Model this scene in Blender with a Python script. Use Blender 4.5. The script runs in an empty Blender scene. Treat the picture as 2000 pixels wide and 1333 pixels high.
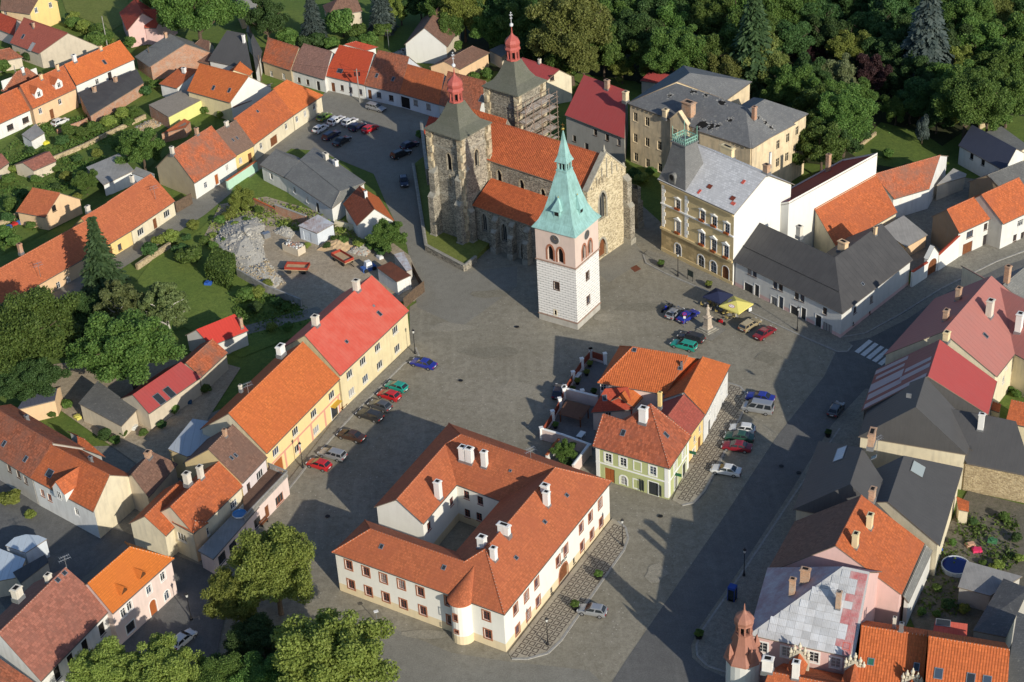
import bpy,bmesh,math,random
from mathutils import Vector as V,Matrix
random.seed(7)
SC=bpy.context.scene
COL=SC.collection
# ---------------------------------------------------------------- camera
FPX,PITCH,ROLL,CAMH=3400.0,32.5,-3.4,153.0
_p,_r=math.radians(PITCH),math.radians(ROLL)
CF=V((0,math.cos(_p),-math.sin(_p)))
_u0=V((0,math.sin(_p),math.cos(_p)))
CR=V((1,0,0))*math.cos(_r)+_u0*math.sin(_r)
CU=V((1,0,0))*-math.sin(_r)+_u0*math.cos(_r)
CC=V((0,0,CAMH))
cam=bpy.data.cameras.new('camera');camo=bpy.data.objects.new('camera',cam);COL.objects.link(camo)
cam.sensor_width=36;cam.lens=36*FPX/2000;cam.clip_start=1;cam.clip_end=5000
camo.matrix_world=Matrix(((CR.x,CU.x,-CF.x,0),(CR.y,CU.y,-CF.y,0),(CR.z,CU.z,-CF.z,CAMH),(0,0,0,1)))
SC.camera=camo
# ---------------------------------------------------------------- sky, sun, exposure
SUN_AZ,SUN_EL,SUN_S,SKY_S=149.5,22.8,4.9,0.14  # azimuth from +Y clockwise
w=bpy.data.worlds.new('World');SC.world=w;w.use_nodes=True
nt=w.node_tree;bg=nt.nodes['Background'];sky=nt.nodes.new('ShaderNodeTexSky')
sky.sky_type='NISHITA';sky.sun_disc=False
sky.ozone_density=4.0;sky.air_density=1.0;sky.sun_elevation=math.radians(SUN_EL);sky.sun_rotation=math.radians(SUN_AZ)
nt.links.new(sky.outputs[0],bg.inputs[0]);bg.inputs[1].default_value=SKY_S
sl=bpy.data.lights.new('sun','SUN');so=bpy.data.objects.new('sun',sl);COL.objects.link(so)
sl.energy=SUN_S;sl.angle=math.radians(0.5);sl.color=(1,0.93,0.80)
_a,_e=math.radians(SUN_AZ),math.radians(SUN_EL)
SUNV=V((math.sin(_a)*math.cos(_e),math.cos(_a)*math.cos(_e),math.sin(_e)))
so.rotation_euler=SUNV.to_track_quat('Z','Y').to_euler();so.location=(60,100,120)
vs=SC.view_settings;vs.view_transform='Standard';vs.look='None';vs.exposure=0.0;vs.gamma=1;vs.use_curve_mapping=False
SC.cycles.max_bounces=5;SC.cycles.diffuse_bounces=3;SC.cycles.glossy_bounces=2
SC.cycles.transmission_bounces=3;SC.cycles.transparent_max_bounces=6;SC.cycles.use_denoising=True

def ray(x,y):return CF*FPX+CR*(x-1000)-CU*(y-666.5)
def P(x,y,z=0.0):
    d=ray(x,y);return CC+d*((z-CAMH)/d.z)
def proj(p):
    v=V(p)-CC;k=FPX/v.dot(CF);return(1000+v.dot(CR)*k,666.5-v.dot(CU)*k)
def pxm(p):return FPX/(V(p)-CC).dot(CF)  # photo pixels per metre at a point
def h2(v):return V((v.x,v.y,0))

# ---------------------------------------------------------------- materials
MT={}
def mat(name,build):
    if name in MT:return MT[name]
    m=bpy.data.materials.new(name);m.use_nodes=True;t=m.node_tree
    b=t.nodes['Principled BSDF'];b.inputs['Specular IOR Level'].default_value=0.25
    N=lambda k,**kw:_node(t,k,kw)
    L=lambda a,b_:t.links.new(a,b_)
    build(b,N,L,t);MT[name]=m;return m
def _node(t,k,kw):
    n=t.nodes.new('ShaderNode'+k)
    for a,v in kw.items():
        if a.startswith('i_'):n.inputs[a[2:].replace('_',' ')].default_value=v
        else:setattr(n,a,v)
    return n
def c4(c):return(c[0],c[1],c[2],1)
def lin(r,g,b):
    f=lambda v:(v/255/12.92)if v/255<=.04045 else((v/255+.055)/1.055)**2.4
    return(f(r),f(g),f(b))
def mul(c,k):return tuple(min(1,x*k)for x in c)
def ramp(N,L,src,stops):
    r=N('ValToRGB');e=r.color_ramp.elements
    while len(e)<len(stops):e.new(.5)
    for i,(p,c)in enumerate(stops):e[i].position=p;e[i].color=c4(c)if not isinstance(c,float)else(c,c,c,1)
    L(src,r.inputs[0]);return r.outputs[0]
def mix(N,L,fac,a,b,mode='MIX'):
    m=N('Mix',data_type='RGBA',blend_type=mode)
    for s,val in((m.inputs[0],fac),(m.inputs[6],a),(m.inputs[7],b)):
        if hasattr(val,'is_output'):L(val,s)
        elif isinstance(val,(int,float)):s.default_value=val
        else:s.default_value=c4(val)
    return m.outputs[2]
def bump(N,L,b,h,s=.3,d=.05):
    n=N('Bump');n.inputs['Strength'].default_value=s;n.inputs['Distance'].default_value=d
    L(h,n.inputs['Height']);L(n.outputs[0],b.inputs['Normal'])
def coords(N,L,sc=(1,1,1),kind='UV'):
    c=N('TexCoord');m=N('Mapping');m.inputs['Scale'].default_value=sc
    if kind=='World':
        g=N('NewGeometry');L(g.outputs['Position'],m.inputs[0])
    else:L(c.outputs[kind],m.inputs[0])
    return m.outputs[0]
def noise(N,L,co,s,d=3,r=.6):
    n=N('TexNoise');n.inputs['Scale'].default_value=s;n.inputs['Detail'].default_value=d;n.inputs['Roughness'].default_value=r
    L(co,n.inputs['Vector']);return n.outputs['Fac']
def objrand(N):return N('ObjectInfo').outputs['Random']

def m_plain(name,c,rough=.7,metal=0.,spec=.25):
    def f(b,N,L,t):
        b.inputs['Base Color'].default_value=c4(c);b.inputs['Roughness'].default_value=rough
        b.inputs['Metallic'].default_value=metal;b.inputs['Specular IOR Level'].default_value=spec
    return mat(name,f)
def m_rough(name,c,c2=None,s=2.0,rough=.85,bs=.2,metal=0.):
    """two-tone noisy surface (wood, brick, concrete, earth)"""
    c2=c2 or mul(c,.6)
    def f(b,N,L,t):
        co=coords(N,L,kind='World');n=noise(N,L,co,s,5)
        L(ramp(N,L,n,[(.3,c2),(.68,c)]),b.inputs['Base Color']);b.inputs['Roughness'].default_value=rough
        b.inputs['Metallic'].default_value=metal
        bump(N,L,b,noise(N,L,co,s*6,3),bs,.04)
    return mat(name,f)
def m_tile(name,c,c2=None,dirt=.35,var=.22,tw=.24,th=.36,rib=0.):
    """clay roof tiles: courses from UV metres, tile to tile tone, lichen patches"""
    c2=c2 or mul(c,.62)
    def f(b,N,L,t):
        co=coords(N,L);wo=coords(N,L,kind='World')
        br=N('TexBrick');L(co,br.inputs['Vector']);br.offset=.5
        br.inputs['Scale'].default_value=1;br.inputs['Brick Width'].default_value=tw;br.inputs['Row Height'].default_value=th
        br.inputs['Mortar Size'].default_value=.018;br.inputs['Mortar Smooth'].default_value=.4
        br.inputs['Color1'].default_value=c4(mul(c,1+var*.6));br.inputs['Color2'].default_value=c4(mul(c,1-var));br.inputs['Mortar'].default_value=c4(mul(c,.55))
        n1=noise(N,L,wo,.35,5,.65);n2=noise(N,L,wo,2.2,5,.7)
        col=mix(N,L,ramp(N,L,n1,[(.42,0.),(.72,1.)]),br.outputs['Color'],c2)
        k=N('Math',operation='MULTIPLY');L(ramp(N,L,n2,[(.52,0.),(.78,1.)]),k.inputs[0]);k.inputs[1].default_value=dirt
        col=mix(N,L,k.outputs[0],col,(.10,.075,.055))
        n3=N('Math',operation='MULTIPLY');L(ramp(N,L,noise(N,L,wo,5,3),[(.62,0.),(.75,1.)]),n3.inputs[0]);n3.inputs[1].default_value=dirt*.6
        col=mix(N,L,n3.outputs[0],col,(.34,.30,.22))
        L(col,b.inputs['Base Color']);b.inputs['Roughness'].default_value=.8
        # course relief
        sx=N('SeparateXYZ');L(co,sx.inputs[0])
        fr=N('Math',operation='MULTIPLY');L(sx.outputs[1],fr.inputs[0]);fr.inputs[1].default_value=1/th
        fc=N('Math',operation='FRACT');L(fr.outputs[0],fc.inputs[0])
        h=fc.outputs[0]
        if rib:
            rx=N('Math',operation='MULTIPLY');L(sx.outputs[0],rx.inputs[0]);rx.inputs[1].default_value=2*math.pi/rib
            si=N('Math',operation='SINE');L(rx.outputs[0],si.inputs[0])
            ad=N('Math',operation='ADD');L(si.outputs[0],ad.inputs[0]);L(h,ad.inputs[1]);h=ad.outputs[0]
        inv=N('Math',operation='MULTIPLY_ADD');L(h,inv.inputs[0]);inv.inputs[1].default_value=-.6;
        L(n2,inv.inputs[2]);bump(N,L,b,inv.outputs[0],.55,.06)
    return mat(name,f)
def m_seam(name,c,c2=None,step=.55,rough=.5,metal=.0,patch=.5,cross=0.):
    """sheet metal / bitumen with standing seams, faded patches"""
    c2=c2 or mul(c,.7)
    def f(b,N,L,t):
        co=coords(N,L);wo=coords(N,L,kind='World')
        n1=noise(N,L,wo,.5,6,.7)
        st=coords(N,L,(1.5,.12,1));n2=noise(N,L,st,2.5,3)
        col=mix(N,L,ramp(N,L,n1,[(.38,0.),(.7,patch)]),c,c2)
        col=mix(N,L,ramp(N,L,n2,[(.45,0.),(.8,patch*.7)]),col,mul(c,1.25))
        sx=N('SeparateXYZ');L(co,sx.inputs[0])
        fr=N('Math',operation='MULTIPLY');L(sx.outputs[0],fr.inputs[0]);fr.inputs[1].default_value=1/step
        fc=N('Math',operation='FRACT');L(fr.outputs[0],fc.inputs[0])
        ln=ramp(N,L,fc.outputs[0],[(0.,1.),(.09,0.)])
        col=mix(N,L,ln,col,mul(c,.72))
        L(col,b.inputs['Base Color']);b.inputs['Roughness'].default_value=rough;b.inputs['Metallic'].default_value=metal
        bump(N,L,b,ln,.5,.04)
    return mat(name,f)
def m_slate(name,c,c2=None,lic=.5,s=.4):
    """old grey fibre-cement / slate squares with pale lichen"""
    c2=c2 or mul(c,.55)
    def f(b,N,L,t):
        co=coords(N,L);wo=coords(N,L,kind='World')
        br=N('TexBrick');L(co,br.inputs['Vector']);br.inputs['Scale'].default_value=1
        br.inputs['Brick Width'].default_value=s;br.inputs['Row Height'].default_value=s*.75;br.inputs['Mortar Size'].default_value=.015
        br.inputs['Color1'].default_value=c4(mul(c,1.1));br.inputs['Color2'].default_value=c4(mul(c,.85));br.inputs['Mortar'].default_value=c4(mul(c,.6))
        n1=noise(N,L,wo,.4,6,.7);n2=noise(N,L,wo,1.6,6,.75)
        col=mix(N,L,ramp(N,L,n1,[(.4,0.),(.72,.9)]),br.outputs[0],c2)
        col=mix(N,L,ramp(N,L,n2,[(.56,0.),(.75,lic)]),col,(.30,.29,.25))
        L(col,b.inputs['Base Color']);b.inputs['Roughness'].default_value=.75
        bump(N,L,b,br.outputs['Fac'],.3,.03)
    return mat(name,f)
def m_plaster(name,c,dirt=.35):
    def f(b,N,L,t):
        wo=coords(N,L,kind='World');stv=coords(N,L,(1.3,1.3,.22),'World')
        n1=noise(N,L,wo,.6,6,.65);n2=noise(N,L,stv,1.2,4)
        col=mix(N,L,ramp(N,L,n1,[(.4,0.),(.8,dirt)]),c,mul(c,.6))
        col=mix(N,L,ramp(N,L,n2,[(.48,0.),(.8,dirt)]),col,(.28,.25,.2))
        L(col,b.inputs['Base Color']);b.inputs['Roughness'].default_value=.9
        bump(N,L,b,noise(N,L,wo,9,3),.12,.03)
    return mat(name,f)
def m_stone(name,c1,c2,c3,s=1.6,dk=.75):
    """rubble masonry: cells of uneven tone with recessed joints"""
    def f(b,N,L,t):
        wo=coords(N,L,(1,1,1.5),'World')
        v=N('TexVoronoi');L(wo,v.inputs['Vector']);v.inputs['Scale'].default_value=s
        v2=N('TexVoronoi',feature='DISTANCE_TO_EDGE');L(wo,v2.inputs['Vector']);v2.inputs['Scale'].default_value=s
        sp=N('SeparateColor');L(v.outputs['Color'],sp.inputs[0])
        col=ramp(N,L,sp.outputs[0],[(.15,c3),(.5,c1),(.9,c2)])
        n=noise(N,L,wo,.45,5,.7)
        col=mix(N,L,ramp(N,L,n,[(.42,0.),(.66,dk)]),col,mul(c3,.8))
        j=ramp(N,L,v2.outputs[0],[(0.,1.),(.07,0.)])
        col=mix(N,L,j,col,mul(c2,.75))
        L(col,b.inputs['Base Color']);b.inputs['Roughness'].default_value=.95
        bump(N,L,b,ramp(N,L,v2.outputs[0],[(0.,0.),(.2,1.)]),.5,.08)
    return mat(name,f)
def m_brick(name,c,mortar=(.4,.36,.3),bw=.3,bh=.1):
    def f(b,N,L,t):
        co=coords(N,L);br=N('TexBrick');L(co,br.inputs['Vector']);br.inputs['Scale'].default_value=1
        br.inputs['Brick Width'].default_value=bw;br.inputs['Row Height'].default_value=bh;br.inputs['Mortar Size'].default_value=.012
        br.inputs['Color1'].default_value=c4(c);br.inputs['Color2'].default_value=c4(mul(c,.6));br.inputs['Mortar'].default_value=c4(mortar)
        wo=coords(N,L,kind='World')
        col=mix(N,L,ramp(N,L,noise(N,L,wo,.8,5),[(.45,0.),(.75,.6)]),br.outputs[0],mortar)
        L(col,b.inputs['Base Color']);b.inputs['Roughness'].default_value=.9
    return mat(name,f)
def m_ground(name,cols,s1=.12,s2=1.2,fine=14.,rough=.95,spots=None,streak=None):
    """cols: three tones blended by broad and middle noise, fine grain on top"""
    def f(b,N,L,t):
        wo=coords(N,L,kind='World')
        n1=noise(N,L,wo,s1,6,.65);n2=noise(N,L,wo,s2,5,.65);n3=noise(N,L,wo,fine,2,.6)
        col=mix(N,L,ramp(N,L,n1,[(.35,0.),(.65,1.)]),cols[0],cols[1])
        col=mix(N,L,ramp(N,L,n2,[(.42,0.),(.75,.8)]),col,cols[2])
        col=mix(N,L,.55,col,ramp(N,L,n3,[(.3,.4),(.68,1.)]),'MULTIPLY');n4=noise(N,L,wo,fine*.3,3,.7);col=mix(N,L,.45,col,ramp(N,L,n4,[(.32,.5),(.62,1.)]),'MULTIPLY')
        if streak:
            sm=N('Mapping');sm.inputs['Rotation'].default_value=(0,0,streak);sm.inputs['Scale'].default_value=(.9,.05,1);L(wo,sm.inputs[0])
            col=mix(N,L,ramp(N,L,noise(N,L,sm.outputs[0],1.,4),[(.52,0.),(.75,.22)]),col,mul(cols[1],1.15))
            col=mix(N,L,ramp(N,L,noise(N,L,wo,.22,6,.75),[(.5,0.),(.7,.5)]),col,mul(cols[2],.8))
        if spots:
            v=N('TexVoronoi');L(wo,v.inputs['Vector']);v.inputs['Scale'].default_value=spots[0]
            col=mix(N,L,ramp(N,L,v.outputs['Distance'],[(.06,1.),(.12,0.)]),col,spots[1])
        L(col,b.inputs['Base Color']);b.inputs['Roughness'].default_value=rough
        bump(N,L,b,n3,.25,.05)
    return mat(name,f)
def m_leaf(name,c1,c2):
    def f(b,N,L,t):
        g=N('NewGeometry');col=ramp(N,L,g.outputs['Random Per Island'],[(0.,mul(c1,.75)),(.5,c1),(1.,c2)])
        hs=N('HueSaturation');L(col,hs.inputs['Color'])
        mr=N('MapRange');L(objrand(N),mr.inputs[0]);mr.inputs[3].default_value=.75;mr.inputs[4].default_value=1.2;L(mr.outputs[0],hs.inputs['Value'])
        mh=N('MapRange');L(objrand(N),mh.inputs[0]);mh.inputs[3].default_value=.485;mh.inputs[4].default_value=.515;L(mh.outputs[0],hs.inputs['Hue'])
        L(hs.outputs[0],b.inputs['Base Color']);b.inputs['Roughness'].default_value=.6
        tr=N('BsdfTranslucent');L(hs.outputs[0],tr.inputs[0]);ms=N('MixShader');ms.inputs[0].default_value=.42
        L(b.outputs[0],ms.inputs[1]);L(tr.outputs[0],ms.inputs[2]);L(ms.outputs[0],t.nodes['Material Output'].inputs[0])
    return mat(name,f)
def m_glass(name,c=(.03,.035,.04),curtain=0.):
    def f(b,N,L,t):
        b.inputs['Base Color'].default_value=c4(c);b.inputs['Roughness'].default_value=.08;b.inputs['Specular IOR Level'].default_value=.6
    return mat(name,f)

# ---------------------------------------------------------------- mesh collecting
def cross2(a,b):return a.x*b.y-a.y*b.x
class MB:
    def __init__(s):s.v=[];s.f=[];s.m=[]
    def poly(s,pts,m=0):
        n=len(s.v);s.v+=[V(p)for p in pts];s.f.append(list(range(n,n+len(pts))));s.m.append(m)
    def frame(s,o,x,y,z,m=0,taper=1.):
        """box from corner o with edge vectors x, y, z; taper shrinks the top about its middle"""
        o,x,y,z=V(o),V(x),V(y),V(z)
        c=o+(x+y)/2
        b=[o,o+x,o+x+y,o+y];t=[c+(p-c)*taper+z for p in b]
        n=len(s.v);s.v+=b+t
        for q in((0,3,2,1),(4,5,6,7),(0,1,5,4),(1,2,6,5),(2,3,7,6),(3,0,4,7)):
            s.f.append([n+i for i in q]);s.m.append(m)
    def box(s,c,sx,sy,sz,m=0,rz=0.,taper=1.):
        """box standing on c (bottom centre)"""
        ca,sa=math.cos(rz),math.sin(rz);x=V((ca,sa,0))*sx;y=V((-sa,ca,0))*sy
        s.frame(V(c)-x/2-y/2,x,y,V((0,0,sz)),m,taper)
    def bar(s,a,b,wd,ht=None,m=0):
        """square bar between two points"""
        a,b=V(a),V(b);d=b-a;ht=ht or wd
        up=V((0,0,1))if abs(d.normalized().z)<.95 else V((1,0,0))
        x=d.cross(up).normalized();y=x.cross(d).normalized()
        s.frame(a-x*wd/2-y*ht/2,x*wd,y*ht,d,m)
    def tube(s,a,b,r0,r1=None,n=6,m=0,caps=True):
        a,b=V(a),V(b);r1=r0 if r1 is None else r1;d=b-a
        up=V((0,0,1))if abs(d.normalized().z)<.95 else V((1,0,0))
        x=d.cross(up).normalized();y=x.cross(d).normalized();k=len(s.v)
        for i in range(n):
            q=x*math.cos(2*math.pi*i/n)+y*math.sin(2*math.pi*i/n)
            s.v.append(a+q*r0);s.v.append(b+q*r1)
        for i in range(n):
            j=(i+1)%n;s.f.append([k+2*i,k+2*i+1,k+2*j+1,k+2*j]);s.m.append(m)
        if caps:
            s.f.append([k+2*i for i in range(n)]);s.m.append(m)
            s.f.append([k+2*i+1 for i in reversed(range(n))]);s.m.append(m)
    def lathe(s,c,prof,n=12,m=0,ph=0.,sq=None):
        """rings (r, z) about a vertical axis; ms per band may be a list"""
        c=V(c);k=len(s.v)
        for(r,z)in prof:
            for i in range(n):
                a=ph+2*math.pi*i/n;s.v.append(c+V((r*math.cos(a),r*math.sin(a),z)))
        for j in range(len(prof)-1):
            for i in range(n):
                i2=(i+1)%n
                s.f.append([k+j*n+i,k+j*n+i2,k+(j+1)*n+i2,k+(j+1)*n+i]);s.m.append(m[j]if isinstance(m,(list,tuple))else m)
        if prof[0][0]>.001:s.f.append([k+i for i in reversed(range(n))]);s.m.append(m[0]if isinstance(m,(list,tuple))else m)
        if prof[-1][0]>.001:s.f.append([k+(len(prof)-1)*n+i for i in range(n)]);s.m.append(m[-1]if isinstance(m,(list,tuple))else m)
    def mesh(s,name,mats,org=None,smooth=False):
        org=org or V((0,0,0));me=bpy.data.meshes.new(name)
        me.from_pydata([tuple(p-org)for p in s.v],[],s.f)
        for m in mats:me.materials.append(m)
        me.polygons.foreach_set('material_index',s.m)
        if smooth:me.polygons.foreach_set('use_smooth',[True]*len(s.f))
        uv=me.uv_layers.new(name='UVMap');out=[]
        for f in s.f:
            p0=s.v[f[0]];n=V((0,0,0))
            for i in range(1,len(f)-1):n+=(s.v[f[i]]-p0).cross(s.v[f[i+1]]-p0)
            n=n.normalized()if n.length>1e-9 else V((0,0,1))
            if abs(n.z)>.985:ux,uy=V((1,0,0)),V((0,1,0))
            else:ux=V((-n.y,n.x,0)).normalized();uy=n.cross(ux)
            for i in f:p=s.v[i];out+=[p.dot(ux),p.dot(uy)]
        uv.data.foreach_set('uv',out);me.update();return me
    def build(s,name,mats,parent=None,smooth=False,kind=None):
        if not isinstance(mats,(list,tuple)):mats=[mats]
        org=OR.get(parent.name)if parent else None
        if parent is None:
            lo=[min(p[i]for p in s.v)for i in range(3)];hi=[max(p[i]for p in s.v)for i in range(3)]
            org=V(((lo[0]+hi[0])/2,(lo[1]+hi[1])/2,lo[2]))
        o=bpy.data.objects.new(name,s.mesh(name,mats,org,smooth));COL.objects.link(o)
        OR[o.name]=org
        if parent:o.parent=parent
        else:o.location=org
        if kind:o['kind']=kind
        return o
OR={}  # world origin of every object that carries parts
def thing(name,label,cat,loc,group=None):
    o=bpy.data.objects.new(name,None);COL.objects.link(o);o.location=loc;OR[o.name]=V(loc)
    o.empty_display_size=.5;return tag(o,label,cat,group)
def tag(o,label,cat,group=None,kind=None):
    o['label']=label
    if cat:o['category']=cat
    if group:o['group']=group
    if kind:o['kind']=kind
    return o
def put(name,me,parent,loc,rz=0.,scale=None,mats=None):
    """one more object on shared mesh data, at a world point"""
    o=bpy.data.objects.new(name,me);COL.objects.link(o)
    o.location=V(loc)-(OR[parent.name]if parent else V((0,0,0)));o.rotation_euler=(0,0,rz)
    if scale:o.scale=scale
    if parent:o.parent=parent
    OR[o.name]=V(loc);return o
def copy_tree(src,loc,rz=0.,**kw):
    """copy a thing and its parts"""
    r=src.copy();COL.objects.link(r);r.location=loc;r.rotation_euler=(0,0,rz)
    for k,v in kw.items():r[k]=v
    for ch in src.children:
        c=ch.copy();COL.objects.link(c);c.parent=r
        for g in ch.children:
            d=g.copy();COL.objects.link(d);d.parent=c
    return r
# ---------------------------------------------------------------- shared palette
WHITE=m_plain('paint_white',(.78,.77,.73),.6)
FRAMEW=m_plain('frame_white',(.72,.71,.68),.5)
BROWN=m_plain('frame_brown',(.10,.045,.02),.5)
OX=m_plain('frame_oxblood',(.20,.045,.025),.5)
SAND=m_rough('trim_sandstone',(.40,.17,.09),(.30,.12,.07),3.)
DARKW=m_plain('frame_dark',(.035,.03,.03),.5)
GREYT=m_plain('trim_grey',(.42,.41,.38),.7)
CREAMT=m_plain('trim_cream',(.70,.60,.42),.7)
GLASS=m_glass('window_glass');GLASSB=m_glass('window_glass_blue',(.05,.07,.10));CURT=m_glass('window_glass_curtain',(.32,.31,.29))
VOID=m_plain('dark_interior',(.012,.011,.010),.9)
ZINC=m_plain('zinc',(.30,.31,.32),.45,.6)
GUTTER=m_plain('gutter_metal',(.12,.11,.10),.5,.3)
WOOD=m_rough('old_wood',(.16,.11,.07),(.08,.055,.04),3.)
WOODB=m_rough('brown_wood',(.20,.075,.03),(.12,.045,.02),3.)
DOORO=m_plain('door_orange_brown',(.33,.10,.03),.6)
EAVEW=m_plain('eave_board',(.20,.16,.12),.8)
MORTAR=m_plain('ridge_mortar',(.62,.52,.42),.9)
CONC=m_rough('concrete',(.36,.35,.32),(.22,.21,.19),1.5)
BRICKO=m_brick('brick_orange',(.50,.20,.09));BRICKC=m_brick('chimney_brick',(.52,.27,.14),bw=.3,bh=.11)
STUCC=m_plaster('chimney_stucco',(.62,.57,.48),.5);STUCW=m_plaster('chimney_white',(.72,.70,.66),.3)

STY={
 'n':dict(w=.9,h=1.25,f=FRAMEW),'nb':dict(w=.9,h=1.3,f=BROWN),'l':dict(w=1.5,h=1.25,f=FRAMEW,nx=3),
 'lb':dict(w=1.6,h=1.3,f=BROWN,nx=3),'nt':dict(w=.95,h=1.4,f=FRAMEW,t=WHITE),'ltr':dict(w=1.7,h=1.35,f=FRAMEW,nx=3,ny=1),
 'mu':dict(w=1.0,h=1.45,f=OX,t=SAND,tw=.2,nx=2,ny=3),'mc':dict(w=.95,h=1.4,f=OX,t=None,nx=2,ny=3),'mn':dict(w=.55,h=.95,f=DARKW,nx=1,ny=1),
 'gr':dict(w=1.05,h=1.5,f=FRAMEW,t=WHITE,tw=.22,nx=2,ny=3),'ga':dict(w=1.05,h=1.6,f=FRAMEW,t=WHITE,tw=.22,nx=2,ny=3,arch='r'),'gbl':dict(w=1.05,h=1.5,t=WHITE,tw=.16,blind=1),
 's':dict(w=.5,h=.6,f=BROWN,nx=1,ny=1),'d':dict(w=1.0,h=2.1,door=WOODB),'dd':dict(w=1.0,h=2.1,door=DARKW),'do':dict(w=1.0,h=2.1,door=DOORO),
 'gd':dict(w=2.4,h=2.2,door=WOODB),'gk':dict(w=2.4,h=2.5,door=VOID),'sh':dict(w=2.6,h=1.9,f=DARKW,nx=3,ny=1),'shd':dict(w=1.2,h=2.3,f=DARKW,nx=1,ny=1,t=WHITE),
 'mg':dict(w=2.6,h=3.0,door=WOODB,arch='r',t=SAND,tw=.3),'dar':dict(w=1.3,h=2.5,door=WOODB,arch='r',t=WHITE),'nar':dict(w=1.0,h=1.6,f=FRAMEW,arch='r',t=WHITE),
 'br':dict(w=.9,h=1.4,f=BROWN,t=None,nx=2,ny=2),'ru':dict(w=1.05,h=1.8,f=CREAMT,pane=VOID,nx=2,ny=2),
 'dk':dict(w=.9,h=1.2,f=DARKW,pane=VOID,nx=1,ny=1),'vent':dict(w=.4,h=.3,f=DARKW,pane=VOID,nx=1,ny=1),
}
WM={}
def arch_pts(w_,h,kind,n=7):
    """upper outline of an opening from left springing to right springing"""
    if kind=='r':
        r=w_/2;return[(-r*math.cos(math.pi*i/n),h-r+r*math.sin(math.pi*i/n))for i in range(n+1)]
    rise=w_*.85;L=[]
    for i in range(n+1):
        t=-1+2*i/n;L.append((t*w_/2,h-rise+rise*(1-abs(t)**1.9)**.75))
    return L
def win_mesh(key,st):
    """frame with glazing bars (+ surround), and the pane behind it; x along the wall, y out, z up"""
    if key in WM:return WM[key]
    w_,h,dp=st['w'],st['h'],st.get('dp',.14);a=st.get('arch');b=MB();fw=.07;mats=[st.get('f')or st.get('door')or WHITE,st.get('t')or WHITE]
    pane=None
    if st.get('t'):
        tw,pr=st.get('tw',.14),.035
        if a:
            o=[(-w_/2,0)]+arch_pts(w_,h,a)+[(w_/2,0)];q=[(-w_/2-tw,0)]+[(x*(1+2*tw/w_),z+tw*(z>.2)*(1 if abs(x)<w_*.45 else.5))for x,z in arch_pts(w_,h,a)]+[(w_/2+tw,0)]
            for i in range(len(o)-1):
                p=[o[i],q[i],q[i+1],o[i+1]]
                b.poly([V((x,pr,z))for x,z in p],1);b.poly([V((q[i][0],pr,q[i][1])),V((q[i][0],0,q[i][1])),V((q[i+1][0],0,q[i+1][1])),V((q[i+1][0],pr,q[i+1][1]))],1)
        else:
            b.frame((-w_/2-tw,0.003,-tw),(w_+2*tw,0,0),(0,pr,0),(0,0,tw),1);b.frame((-w_/2-tw,0.003,h),(w_+2*tw,0,0),(0,pr,0),(0,0,tw),1)
            b.frame((-w_/2-tw,0.003,0),(tw,0,0),(0,pr,0),(0,0,h),1);b.frame((w_/2,0.003,0),(tw,0,0),(0,pr,0),(0,0,h),1)
    if st.get('blind'):pass
    elif st.get('door'):
        y=-dp+.03
        b.frame((-w_/2,y-.05,0),(w_,0,0),(0,.05,0),(0,0,h),0)
        k=2 if w_>1.25 else 1
        for i in range(k):
            x0=-w_/2+w_/k*i
            for z0,z1 in((.08,.45),(.5,.95)):
                b.frame((x0+w_/k*.12,y,h*z0),(w_/k*.76,0,0),(0,.025,0),(0,0,h*(z1-z0)),0)
    else:
        y=-dp;nx,ny=st.get('nx',2),st.get('ny',2)
        fr=[((-w_/2,0),(w_,fw)),((-w_/2,h-fw),(w_,fw)),((-w_/2,fw),(fw,h-2*fw)),((w_/2-fw,fw),(fw,h-2*fw))]
        for i in range(1,nx):fr.append(((-w_/2+w_*i/nx-.03,fw),(.06,h-2*fw)))
        for(p,q)in fr:b.frame((p[0],y,p[1]),(q[0],0,0),(0,.05,0),(0,0,q[1]),0)
        for j in range(1,ny):
            zz=h*(.66 if ny==2 else j/ny)
            for i in range(nx):
                xa=-w_/2+w_*i/nx+.07;b.frame((xa,y+.005,zz-.02),(w_/nx-.14,0,0),(0,.035,0),(0,0,.04),0)
        if not a and not st.get('nosill'):b.frame((-w_/2-.06,-.02,-.075),(w_+.12,0,0),(0,.12,0),(0,0,.05),1 if st.get('t')else 0)
        g=MB();g.poly([V((w_/2,y+.015,0)),V((-w_/2,y+.015,0)),V((-w_/2,y+.015,h)),V((w_/2,y+.015,h))])
        pane=g.mesh('pane',[st['pane']if st.get('pane')else GLASS])
    me=b.mesh('window',mats)if b.v else None
    WM[key]=(me,pane);return WM[key]

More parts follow.
